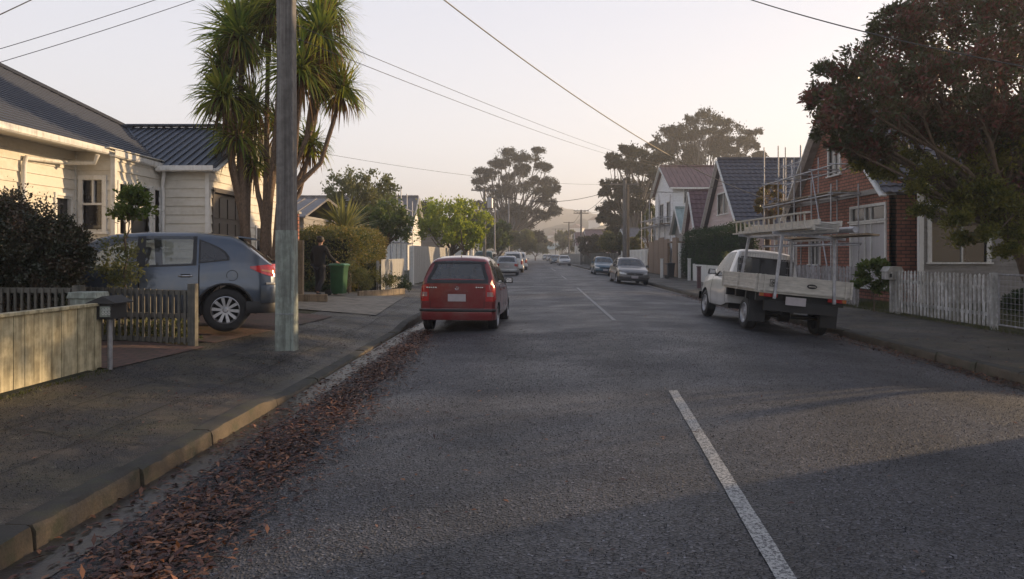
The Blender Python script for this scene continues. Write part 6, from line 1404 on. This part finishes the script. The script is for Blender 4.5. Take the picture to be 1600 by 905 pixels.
def picket_fence(name, p0, p1, h, mat, label, pw=.07, sp=.115, point='gothic', double=False, post_end=True, postmat=None, th=.02, railside=1, jitter=.0):
    p0 = Vector((p0[0], p0[1])); p1 = Vector((p1[0], p1[1])); L = (p1 - p0).length; d = (p1 - p0) / L; f = empty(name, (p0.x, p0.y, 0)); n = Vector((d.y, -d.x)) * railside; mb = MB(); k = int(L / sp)
    for i in range(k):
        u = (i + .5) * L / k; q = d * u; g = gz(p0.x + q.x, p0.y + q.y); w_ = pw / 2; hh = h + random.uniform(-jitter, jitter); ln = random.uniform(-jitter, jitter)
        prof = [(-w_, .06), (w_, .06), (w_, hh - .10), (w_ * .55, hh - .075), (w_ * .95, hh - .045), (0, hh), (-w_ * .95, hh - .045), (-w_ * .55, hh - .075), (-w_, hh - .10)] if point == 'gothic' else ([(-w_, .05), (w_, .05), (w_, hh - .05), (0, hh), (-w_, hh - .05)] if point == 'point' else [(-w_, .02), (w_, .02), (w_, hh), (-w_, hh)])
        A = [(q.x + d.x * (a + ln * z_) + n.x * .02, q.y + d.y * (a + ln * z_) + n.y * .02, g + z_) for a, z_ in prof]; B = [(x + n.x * th, y + n.y * th, z_) for x, y, z_ in A]
        mb.poly(A); mb.poly(B[::-1]); m_ = len(A)
        for j in range(m_): mb.poly([A[j], A[(j + 1) % m_], B[(j + 1) % m_], B[j]])
    mb.build('pickets', mat, f); ga, gb = gz(*p0), gz(*p1); e = d * L
    for hh in ((.3, h - .28) if not double else (.08, .42 * h + .1, h - .02)): mb = MB(); mb.beam((-n.x * .01, -n.y * .01, ga + hh), (e.x - n.x * .01, e.y - n.y * .01, gb + hh), .05, .07); mb.build('rail', postmat or mat, f)
    kk = max(1, int(L / 2.2))
    for i in range(kk + 1):
        q = d * (L * i / kk) - n * (.08 if 0 < i < kk else 0.0); ps = .055
        if i in (0, kk): q = q + (d * .06 if i == kk else -d * .06)
        mb = MB(); mb.bb(q.x - ps, q.x + ps, q.y - ps, q.y + ps, ga - .1, ga + h + (.03 if i in (0, kk) else -.06)); mb.build('post', postmat or mat, f)
    return tag(f, label, 'fence')
picket_fence('slat_fence', (-7.9, 10.95), (-5.1, 10.95), 0.80, 'rail', 'dark slatted timber fence in front of the SUV', .035, .085, 'flat', True, th=.02)
picket_fence('slat_fence', (-9.5, 9.9), (XX(116, 9.9), 9.9), 0.82, 'rail', 'dark timber railing below the dark bush, behind the board fence', .03, .09, 'flat', True)
picket_fence('picket_fence', (9.28, 14.95), (9.28, 18.75), 1.12, 'picket', 'peeling white picket fence under the dark tree', .082, .15, 'gothic', jitter=.012, railside=-1)
picket_fence('picket_fence', (9.33, 21.4), (9.33, 28.6), 1.15, 'picketold', 'faded grey picket fence behind the ute tray', .065, .12, 'point', jitter=.03, railside=-1)
picket_fence('low_fence', (9.15, 33.5), (9.15, 42.0), .95, 'white', 'low white fence below the clipped hedge', .09, .1, 'flat', railside=-1)
board_fence('tall_fence', (-5.25, 32.3), (-5.35, 47.6), 1.72, 'greyfence', 'tall pale vertical board fence behind the red hatchback', .16, .01, cap=False)
board_fence('low_board_fence', (-5.35, 26.0), (-5.35, 30.6), 1.15, 'greyfence', 'low grey board fence at the end of the garden bed', .15, .01, cap=False)
board_fence('white_fence', (9.3, 60.2), (9.2, 76), 1.9, 'white', 'plain white fence beyond the plywood hoarding', .3, .004, cap=False)
board_fence('dark_fence', (9.0, 78), (7.6, 112), 1.6, 'rail', 'long dark fence under the clipped round trees', .3, .01, cap=True)
board_fence('far_fence', (7.2, 114), (6.0, 160), 1.6, 'greyfence', 'pale fence near the far right kerb', .4, .01, cap=True)
board_fence('far_fence', (-4.9, 80), (-4.2, 140), 1.5, 'rail', 'dark fence behind the left parked wagons', .4, .01, cap=True)
# white end posts and brown timber post around the tall fence
o = MB(); o.bb(-.09, .09, -.09, .09, 0, 1.75); o = o.build('gate_post', 'white', bevel=.01); o.location = (-5.28, 32.15, .2); tag(o, 'thick white gate post at the near end of the tall pale fence', 'post')
Y = 20.2; o = MB(); o.bb(-.09, .09, -.07, .07, 0, 1.75); o = o.build('gate_post', 'timber', bevel=.01); o.location = (XX(469, Y), Y, .22); tag(o, 'brown timber gate post right of the near pole', 'post')
sh = empty('boundary_wall', (XX(462, 22), 22, .3)); mb = MB(); mb.bb(-.9, .07, 0, .12, 0, 2.5); mb.build('wall', 'brick', sh); mb = MB(); mb.bb(-.9, .12, -.05, .17, 2.5, 2.56); mb.build('cap', 'greyfence', sh); tag(sh, 'narrow brick wall end between the near pole and the hedge', 'wall')
for nm, (px, py, Y, L, a, lab) in {'e1': (597, 456, 24.2, 2.2, 35, 'timber garden edging board at the foot of the shrubs'), 'e2': (485, 480, 20.0, .9, 5, 'short block of timber edging beside the brown gate post')}.items():
    o = MB(); o.bb(-L / 2, L / 2, -.05, .05, 0, .2); o = o.build('timber_edging', 'timber', bevel=.01); o.location = (XX(px, Y), Y, gz(XX(px, Y), Y)); o.rotation_euler.z = R(a + 25 if nm == 'e1' else a); tag(o, lab, 'edging')
o = MB(); o.bb(-.05, .05, -.05, .05, 0, .75); o = o.build('timber_stake', 'timber'); o.location = (XX(546, 24.6), 24.6, .25); tag(o, 'short timber stake directly right of the green bin', 'stake')
# wire gate
g = empty('wire_gate', (9.28, 14.72, .07)); mb = MB(); L = 2.2
for a, b in (((0, 0, .12), (0, -L, .12)), ((0, 0, 1.12), (0, -L, 1.12)), ((0, 0, .12), (0, 0, 1.12)), ((0, -L, .12), (0, -L, 1.12)), ((0, -L / 2, .12), (0, -L / 2, 1.12))): mb.tube([a, b], .02, 8)
mb.build('gate_frame', 'picketold', g); mb = MB()
for i in range(1, 18): mb.tube([(0, -L * i / 18, .12), (0, -L * i / 18, 1.12)], .003, 4)
for i in range(1, 9): mb.tube([(0, 0, .12 + i * .111), (0, -L, .12 + i * .111)], .003, 4)
mb.build('wire_mesh', 'steel', g); tag(g, 'metal gate with wire mesh beside the white picket fence', 'gate')
# plywood hoarding
hb = empty('plywood_hoarding', (9.4, 54, 0.05))
for i, (a, b, h_) in enumerate([(48.3, 49.9, 2.65), (51.6, 53.0, 2.6), (53.1, 55.4, 2.75), (55.5, 57.7, 2.6), (57.8, 60, 2.5)]):
    mb = MB(); mb.bb(-.02, .02, a - 54 + .01, b - 54 - .01, .05, h_); mb.build('panel', 'ply', hb)
for yy in (48.3, 49.9, 51.6, 55.4, 60): mb = MB(); mb.bb(.03, .12, yy - 54 - .05, yy - 54 + .05, 0, 2.6); mb.build('post', 'timber', hb)
mb = MB(); mb.bb(-.1, 1.2, 49.9 - 54, 51.6 - 54, 2.3, 2.4); mb.build('lintel', 'ply', hb); tag(hb, 'brown plywood hoarding with an opening beside the hedge', 'hoarding')
for (px, Y, h_, mt, nm, lab) in [(1062, 47.2, 2.2, 'white', 'gate_post', 'tall white post between the hoarding and the hedge'), (1077, 42.8, 1.25, 'white', 'gate_post', 'white post at the far end of the low white fence'), (1092, 33.3, .95, 'tilered', 'red_bollard', 'short rust-red bollard in front of the low white fence'), (1034, 48.0, 1.2, 'white', 'gate_post', 'white post in front of the plywood hoarding')]:
    o = MB(); o.bb(-.08, .08, -.08, .08, 0, h_); o.bb(-.1, .1, -.1, .1, h_, h_ + .04); o = o.build(nm, mt, bevel=.008); o.location = (XX(px, Y), Y, .06); tag(o, lab, 'post')
# wheelie bins
def wheelie(label, loc, rz, lean=0, body='bin', lid='binlid'):
    b = empty('wheelie_bin', (0, 0, 0)); mb = MB(); r0 = [(-.22, -.24), (.22, -.24), (.22, .24), (-.22, .24)]
    rows = []
    for z, s_, dy in ((.06, .88, .02), (.15, .90, .02), (.85, 1.02, 0), (.86, 1.08, 0), (.92, 1.08, 0), (.92, 1.0, 0)): rows.append([(x * s_ * .80, y * s_ * .84 + dy, z) for x, y in [(-.25, -.22), (-.22, -.26), (.22, -.26), (.25, -.22), (.25, .22), (.22, .26), (-.22, .26), (-.25, .22)]])
    mb.grid(rows, close=True); mb.poly(rows[0][::-1]); mb.build('body', body, b, bevel=.006)
    mb = MB(); rows = [[(x * .99 * s_, y * 1.02 * s_, z) for x, y in [(-.25, -.22), (-.22, -.26), (.22, -.26), (.25, -.22), (.25, .22), (.22, .26), (-.22, .26), (-.25, .22)]] for z, s_ in ((.915, 1.0), (.95, 1.0), (.985, .8))]; mb.grid(rows, close=True); mb.poly(rows[-1]); mb.poly(rows[0][::-1]); mb.build('lid', lid, b, bevel=.006)
    mb = MB(); mb.tube([(-.2, .30, .9), (-.2, .37, .93), (.2, .37, .93), (.2, .30, .9)], .016, 8); mb.build('handle', 'black', b, smooth=60)
    for q in (-1, 1): mb = MB(); mb.lathe([(-.03, .02), (-.03, .1), (.03, .1), (.03, .02)], (0, 0, 0), 'y', 20); o = mb.build('wheel', 'rubber', b, smooth=40); o.rotation_euler.z = R(90); o.location = (q * .27, .24, .1)
    mb = MB(); mb.tube([(-.27, .24, .1), (.27, .24, .1)], .012, 6); mb.build('axle', 'black', b)
    b.location = loc; b.rotation_euler = (lean, 0, rz); tag(b, label, 'wheelie bin'); return b
BY = 22.9; BX = XX(530, BY)
wheelie('green wheelie bin being pushed along the concrete drive', (BX, BY, gz(BX, BY) + .01), R(82), 0)
wheelie('dark bin standing at the hoarding beside the hedge', (XX(1048, 46.5), 46.5, .06), R(90), 0, 'black', 'black')
# ------------------------------------------------------------------ letterboxes
lx, ly = -5.02, 8.9
b = empty('letterbox', (XX(172, 8.75), 8.75, .24)); mb = MB(); mb.tube([(0, 0, -.05), (0, 0, .62)], .028, 12); mb.build('post', 'steel', b)
mb = MB(); mb.bb(-.11, .11, -.17, .17, .60, .78); mb.build('box', 'black', b, bevel=.006)
mb = MB(); mb.prism([(-.17, .78), (.17, .78), (.17, .792), (.02, .87), (-.17, .792)], 'y', -.2, .2); o = mb.build('roof', 'black', b)
mb = MB(); mb.bb(-.02, .10, -.177, -.171, .63, .75); pl = mb.build('number_panel', 'polegreen', b)
mb = MB()
for zc in (.71, .67): 
    for x_ in (.02, .055, .09): mb.tube([(x_ + .012 * math.cos(a), -.18, zc + .016 * math.sin(a)) for a in np.linspace(0, 6.28, 9)], .003, 4)
mb.build('house_number', 'white', pl); tag(b, 'dark letterbox with pitched lid on a round metal post by the brick path', 'letterbox')
o = MB(); o.bb(-.16, .16, -.12, .12, 0, .22); o.prism([(-.19, .22), (.19, .22), (.17, .30), (-.17, .30)], 'y', -.15, .15); o.bb(-.04, .04, -.04, .04, -.6, 0); o = o.build('letterbox', 'polegreen', bevel=.008); o.location = (XX(138, 9.4), 9.4, .82); tag(o, 'small grey-green letterbox peeping over the end of the board fence', 'letterbox')
Y = 18.95; b = empty('letterbox', (XX(1394, Y), Y, .1)); mb = MB(); mb.bb(-.05, .05, -.05, .05, 0, .85); mb.build('post', 'picket', b); mb = MB(); mb.bb(-.19, .19, -.17, .17, .85, 1.05); mb.build('box', 'picket', b); mb = MB(); mb.prism([(-.22, 1.05), (.22, 1.05), (.14, 1.18), (-.14, 1.18)], 'y', -.2, .2); mb.build('roof', 'greyfence', b)
mb = MB(); mb.bb(-.15, -.09, -.176, -.171, .91, 1.0); mb.build('house_number', 'black', b); tag(b, 'white wooden letterbox on a post at the end of the picket fence', 'letterbox')
# ------------------------------------------------------------------ poles
np_ = empty('power_pole', (XX(448, 11.05), 11.05, .16)); H_ = 9.3
def isec(mb, z0, z1, w0, w1, dpt=.20):
    rows = []
    for z, w_ in ((z0, w0), (z1, w1)):
        a = w_ / 2; g_ = a * .34; d_ = dpt / 2 * w_ / .27
        rows.append([(-a, -d_, z), (-g_ - .035 + .02, -d_, z), (-g_ + .045, -d_ + .055, z), (g_ + .02, -d_ + .055, z), (g_ + .055, -d_, z), (a - .012, -d_, z), (a, -d_ + .012, z), (a, d_, z), (-a, d_, z)])
    mb.grid(rows, close=True); mb.poly(rows[0][::-1]); mb.poly(rows[1])
wz = ZZ(360, 11.05) - .16
def wAt(z): return .27 - (.27 - .20) * z / H_
mb = MB(); isec(mb, 0, wz, wAt(0) + .012, wAt(wz) + .012); mb.build('painted_base', 'polegreen', np_)
mb = MB(); isec(mb, wz, H_, wAt(wz), wAt(H_)); mb.build('shaft', 'poletimber', np_)
mb = MB(); mb.beam((-1.1, 0, H_ - .3), (1.1, 0, H_ - .3), .1, .12); mb.build('crossarm', 'poletimber', np_)
mb = MB(); mb.tube([(-.14, -.1, .55), (0, -.11, .55), (.14, -.1, .55)], .005, 5); mb.build('wire_band', 'steel', np_)
mb = MB(); mb.tube([(-.13, -.02, 4.4), (-.13, -.02, H_ - .4)], .012, 6); mb.build('cable_guard', 'steel', np_)
tag(np_, 'tall grooved pole with pale green painted base on the near left footpath', 'power pole')
def pole(px, Y, ztop, label, r_=.15, arms=(), mat='poletimber', zb=None, trans=False, painted=False, azi=0.0):
    x = XX(px, Y); g = gz(x, Y); p_ = empty('power_pole', (x, Y, g)); h = ztop - g; mb = MB(); mb.tube([(0, 0, -.1), (0, 0, h)], [r_, r_ * .72], 12); mb.build('shaft', mat, p_, smooth=50)
    for z in arms:
        mb = MB(); mb.beam((-1.1, 0, h - z), (1.1, 0, h - z), .09, .11); mb.build('crossarm', 'poletimber', p_)
        for q in (-1, -.55, .55, 1): mb = MB(); mb.lathe([(0, .02), (.02, .05), (.08, .05), (.12, .02)], (q, 0, h - z + .06), 'z', 10); mb.build('insulator', 'greyfence', p_)
    if trans: mb = MB(); mb.lathe([(0, .0), (0, .25), (.75, .25), (.85, .1), (.85, 0)], (.45, 0, h - 1.6), 'z', 18); mb.build('transformer', 'steel', p_, smooth=50)
    return tag(p_, label, 'power pole', 'power poles along the street')
pole(757, 60.8, 7.0, 'left pole with crossarm and transformer near the lime-green tree', .15, (.15,), trans=True)
pole(773, 77, 6.3, 'thin bare pole between the two left poles', .09, (), 'picketold')
pole(795, 100, 9.0, 'slim grey pole in front of the left pine', .13, (), 'picketold')
pole(976, 57.2, 7.3, 'dark timber pole by the right kerb near the grey sedan', .17, (.3,))
pole(981.5, 57.6, 7.1, 'pale companion pole touching the dark pole by the grey sedan', .12, (), 'timber')
pole(908, 107, 8.0, 'right pole with crossarm standing clear against the hill', .16, (.15, .5))
pole(889, 147, 8.0, 'second distant right pole with crossarm', .16, (.15,))
pole(878.5, 185, 8.0, 'farthest pole with crossarm near the street end', .16, (.15,))
pole(868, 215, 9.0, 'last thin pole before the hill', .14, (.15,))
# ------------------------------------------------------------------ wires
def wire(name, a, b, sag, label, r_=.012, mat='wire', n=40):
    a = Vector(a); b = Vector(b); pts = [a.lerp(b, i / n) - Vector((0, 0, sag * 4 * (i / n) * (1 - i / n))) for i in range(n + 1)]; mb = MB(); mb.tube([p_ - a for p_ in pts], r_, 5); o = mb.build(name, mat, smooth=80); o.location = a; tag(o, label, 'cable', 'overhead cables'); return o
pt_ = (XX(448, 11.05), 11.05, 9.2)
wire('service_cable', (-3.6, 11.1, 7.24), (11.25, 30.6, 3.55), 1.0, 'cable sagging from the near left pole down to the brick house', .013, 'wirepale')
wire('overhead_cable', (XX(1150, 20), 20, ZZ(-8, 20)), (XX(1640, 12.5), 12.5, ZZ(112, 12.5)), .12, 'thick cable crossing the sky in front of the dark tree', .014)
wire('overhead_cable', (pt_[0], 11.05, 5.9), (XX(-60, 9), 9, ZZ(115, 9)), .05, 'lower cable running off to the left over the house', .0045)
wire('overhead_cable', (pt_[0], 11.05, 6.1), (XX(-60, 9), 9, ZZ(94, 9)), .05, 'upper cable running off to the left over the house', .0045)
wire('overhead_cable', (XX(70, 8), 8, ZZ(-10, 8)), (XX(-40, 7), 7, ZZ(42, 7)), .0, 'short cable in the top left corner of the sky', .006)
wire('overhead_cable', (pt_[0] + .1, 11.1, 5.05), (12.2, 62, 8.9), .4, 'upper thin cable from the near pole to the white two-storey house', .006)
wire('overhead_cable', (pt_[0] + .1, 11.1, 4.85), (12.2, 61, 8.7), .5, 'lower thin cable from the near pole to the white two-storey house', .006)
wire('overhead_cable', (XX(757, 60.8), 60.8, 6.85), (XX(976, 57.2), 57.2, 6.9), 1.1, 'cable spanning the street from the transformer pole to the right pole', .02)
wire('overhead_cable', (XX(440, 30), 30, ZZ(228, 30)), (XX(976, 57.2), 57.2, 7.0), .5, 'low cable crossing from behind the near pole to the dark right pole', .008)
wire('overhead_cable', (XX(757, 60.8), 60.8, 7.0), (XX(795, 100), 100, 8.6), .4, 'cable between the transformer pole and the slim grey pole', .02)
wire('overhead_cable', (XX(976, 57.2) + .8, 57.2, 7.0), (XX(908, 107) + .9, 107, 7.8), .9, 'right cable between the dark pole and the far crossarm pole', .02)
wire('overhead_cable', (XX(976, 57.2) - .8, 57.2, 7.0), (XX(908, 107) - .9, 107, 7.8), .9, 'left cable between the dark pole and the far crossarm pole', .02)
wire('overhead_cable', (XX(908, 107), 107, 7.8), (XX(889, 147), 147, 7.8), .7, 'cable between the two distant crossarm poles', .022)
wire('overhead_cable', (XX(976, 57.2), 57.2, 6.9), (13, 60, 6.5), .15, 'service cable from the dark pole to the white two-storey house', .015)
wire('overhead_cable', (XX(976, 57.2), 57.2, 6.6), (11.1, 40, 5.5), .4, 'service cable from the dark pole to the dark-tiled house', .013)
# ------------------------------------------------------------------ scaffolding
def scaffold(name, x0, x1, ys_, z0, zt, lifts, label, planks=(), braces=True, r_=.026):
    s = empty(name, (x0, ys_[0], z0)); ox, oy = x0, ys_[0]
    for i, y in enumerate(ys_):
        for x in (x0, x1):
            zz = zt[i % len(zt)] if isinstance(zt, (list, tuple)) else zt
            mb = MB(); mb.tube([(x - ox, y - oy, 0), (x - ox, y - oy, zz - z0)], r_, 8); mb.build('upright', 'steel', s, smooth=60)
    for z in lifts:
        for x in (x0, x1): mb = MB(); mb.tube([(x - ox, -.15, z - z0), (x - ox, ys_[-1] - oy + .15, z - z0)], r_ * .95, 8); mb.build('ledger', 'steel', s, smooth=60)
        for y in ys_: mb = MB(); mb.tube([(-.1, y - oy, z - z0 + .05), (x1 - ox + .1, y - oy, z - z0 + .05)], r_ * .9, 8); mb.build('transom', 'steel', s, smooth=60)
    for (a, b, z) in planks:
        for k in range(3): mb = MB(); xx = (x1 - x0) * (k + .5) / 3; mb.bb(xx - .11, xx + .11, a - oy, b - oy, z - z0 + .09, z - z0 + .13); mb.build('plank', 'timber', s)
    if braces: mb = MB(); mb.tube([(0, 0, .3), (0, ys_[1] - oy, lifts[-1] - z0)], r_ * .9, 8); mb.build('brace', 'steel', s)
    return tag(s, label, 'scaffolding')
scaffold('scaffolding', 9.75, 10.65, (24.2, 25.9, 27.6, 29.4, 31.2), .1, (3.9, 4.2, 5.2, 5.9, 6.1), (1.9, 3.55, 4.5), 'galvanised scaffolding in front of the red brick house', [(24.2, 31.6, 3.55)])
# tower bay of the same scaffold rising by the tiled roof
scaffold('scaffold_tower', XX(1243, 32.5), XX(1277, 32.5), (31.9, 33.0, 34.1), .1, (6.3, 5.8, 6.0), (2.0, 2.9, 3.8, 4.4, 5.0, 5.6), 'scaffold tower rising beside the dark tiled roof', [])
scaffold('scaffolding', 9.9, 10.8, (58.2, 60.6, 63.0, 65.4, 67.6), .1, (6.3, 4.6, 6.2, 5.0, 5.5), (2.0, 3.9, 4.5), 'scaffolding wrapped around the white two-storey house', [(58, 67.8, 2.0), (58, 67.8, 3.9)], r_=.035)
scaffold('scaffolding', XX(618, 56), XX(634, 56), (54, 56.5, 59), .3, (6.6, 6.2, 5.8), (2.4, 4.2, 5.0), 'scaffolding beside the pale gable on the left', [(54, 59, 4.2)], r_=.04)
# slim posts standing in the yard behind the faded pickets
yd = empty('porch_frame', (10.6, 30.5, .1))
for x, y in ((0, 0), (0, 1.8), (-.5, -2)): mb = MB(); mb.bb(x - .06, x + .06, y - .06, y + .06, 0, 2.5); mb.build('post', 'white', yd)
mb = MB(); mb.bb(-.7, .3, -2.2, 2.0, 2.5, 2.6); mb.build('roof', 'white', yd); tag(yd, 'small white porch frame beside the scaffolding of the brick house', 'porch')
# ------------------------------------------------------------------ person pushing the bin
def skin_fig(name, nodes, edges, mat, parent, sub=2, root=0):
    me = bpy.data.meshes.new(name); me.from_pydata([n_[0] for n_ in nodes], edges, []); o = bpy.data.objects.new(name, me); C.objects.link(o)
    md = o.modifiers.new('s', 'SKIN'); md.use_smooth_shade = True
    for i, n_ in enumerate(nodes):
        r_ = n_[1]; me.skin_vertices[0].data[i].radius = (r_, r_) if not isinstance(r_, tuple) else r_
        me.skin_vertices[0].data[i].use_root = (i == root)
    sb = o.modifiers.new('d', 'SUBSURF'); sb.levels = sub; sb.render_levels = sub
    dg = bpy.context.evaluated_depsgraph_get(); dg.update(); m2 = bpy.data.meshes.new_from_object(o.evaluated_get(dg)); o.modifiers.clear(); o.data = m2; m2.materials.clear(); m2.materials.append(M[mat]); m2.polygons.foreach_set('use_smooth', [True] * len(m2.polygons))
    o.parent = parent; return o
PY = 22.5; PX = XX(499, PY); pr_ = empty('person', (PX, PY, gz(PX, PY) + .015)); pr_.rotation_euler.z = R(-16); S = 1.0
# local frame: +Y is the walking direction, +X the right-hand side
J = [((0, 0, .98), .08), ((0, .02, 1.15), .08), ((0, .04, 1.36), .09), ((0, .05, 1.50), .055), ((0, .07, 1.58), .055), ((0, .085, 1.68), .095), ((0, .09, 1.76), .085),
     ((-.1, 0, .93), .095), ((-.12, .14, .52), .07), ((-.11, .06, .12), .045), ((-.11, .13, .05), .04), ((-.11, .24, .035), .03),
     ((.1, 0, .93), .095), ((.12, -.02, .52), .07), ((.11, -.26, .17), .045), ((.11, -.24, .08), .04), ((.11, -.16, .035), .03),
     ((-.18, .04, 1.43), .06), ((-.27, .02, 1.16), .045), ((-.25, .12, .93), .032), ((-.245, .15, .87), .03),
     ((.18, .04, 1.43), .06), ((.30, .08, 1.18), .045), ((.42, .26, 1.02), .032), ((.45, .31, 1.0), .03)]
E_ = [(0, 1), (1, 2), (2, 3), (3, 4), (4, 5), (5, 6), (0, 7), (7, 8), (8, 9), (9, 10), (10, 11), (0, 12), (12, 13), (13, 14), (14, 15), (15, 16), (2, 17), (17, 18), (18, 19), (19, 20), (2, 21), (21, 22), (22, 23), (23, 24)]
for hi, sg, dirv in ((20, -1, Vector((0, .1, -1))), (24, 1, Vector((.3, .8, -.25)))):
    b0 = Vector(J[hi][0]); dirv.normalize(); sd_ = dirv.cross(Vector((0, 0, 1)) if abs(dirv.z) < .8 else Vector((1, 0, 0))).normalized()
    for k, L in enumerate((.07, .08, .075, .06)):
        i0 = len(J); p1_ = b0 + sd_ * (k - 1.5) * .02 + dirv * .03; p2_ = p1_ + dirv * L * .55 + Vector((0, 0, -.012)); p3_ = p2_ + dirv * L * .3 + Vector((0, 0, -.03)); J += [(tuple(p1_), .010), (tuple(p2_), .009), (tuple(p3_), .008)]; E_ += [(hi, i0), (i0, i0 + 1), (i0 + 1, i0 + 2)]
    i0 = len(J); p1_ = b0 + sd_ * -.045 * sg + dirv * .01; p2_ = p1_ + dirv * .04; J += [(tuple(p1_), .011), (tuple(p2_), .009)]; E_ += [(hi, i0), (i0, i0 + 1)]
skin_fig('person_body', J, E_, 'skin', pr_)
jk = [((0, 0, .82), (.21, .18)), ((0, .01, 1.03), (.19, .16)), ((0, .03, 1.25), (.2, .16)), ((0, .04, 1.42), (.19, .15)), ((0, .05, 1.56), (.078, .078)), ((-.19, .04, 1.44), .08), ((-.285, .02, 1.16), .064), ((-.25, .12, .93), .05), ((.19, .04, 1.44), .08), ((.31, .08, 1.18), .064), ((.42, .26, 1.02), .05)]
skin_fig('jacket', jk, [(0, 1), (1, 2), (2, 3), (3, 4), (3, 5), (5, 6), (6, 7), (3, 8), (8, 9), (9, 10)], 'cloth', pr_)
tr_ = [((0, 0, 1.02), (.18, .16)), ((-.1, .0, .88), .115), ((-.125, .14, .52), .088), ((-.11, .06, .06), .07), ((.1, 0, .88), .115), ((.125, -.02, .52), .088), ((.11, -.27, .12), .068)]
skin_fig('trousers', tr_, [(0, 1), (1, 2), (2, 3), (0, 4), (4, 5), (5, 6)], 'denim', pr_)
skin_fig('shoe', [((-.11, .03, .06), .055), ((-.11, .13, .05), .05), ((-.11, .25, .04), .04)], [(0, 1), (1, 2)], 'black', pr_); skin_fig('shoe', [((.11, -.30, .10), .055), ((.11, -.22, .06), .05), ((.11, -.12, .035), .04)], [(0, 1), (1, 2)], 'black', pr_)
skin_fig('hair', [((0, .045, 1.61), .075), ((0, .04, 1.68), .115), ((0, .05, 1.75), .125), ((0, .075, 1.81), .10)], [(0, 1), (1, 2), (2, 3)], 'hair', pr_)
mb = MB()
for q in (-1, 1): mb.box((q * .098, .085, 1.68), (.02, .035, .055))
mb.box((0, .185, 1.665), (.025, .03, .04)); mb.box((0, .175, 1.62), (.045, .015, .012)); 
for q in (-1, 1): mb.box((q * .035, .172, 1.69), (.025, .015, .012))
mb.build('face_features', 'skin', pr_, bevel=.006)
tag(pr_, 'person in black jacket and trousers walking away, pushing the green bin', 'person')
# a few items: light twigs and stones would be clutter; haze comes last
hz = MB(); hz.bb(-560, 560, -70, 900, -1.6, 66); hz = hz.build('haze', 'black'); tag(hz, 'thin morning haze filling the air over the street', 'haze', kind='stuff')
m = bpy.data.materials.new('haze'); m.use_nodes = True; t = m.node_tree; t.nodes.clear(); o_ = N(t, 'ShaderNodeOutputMaterial'); pv = N(t, 'ShaderNodeVolumePrincipled'); pv.inputs['Color'].default_value = (0.95, 0.95, 0.97, 1); pv.inputs['Density'].default_value = 0.0015; pv.inputs['Anisotropy'].default_value = 0.35
t.links.new(pv.outputs[0], o_.inputs['Volume']); hz.data.materials.clear(); hz.data.materials.append(m)
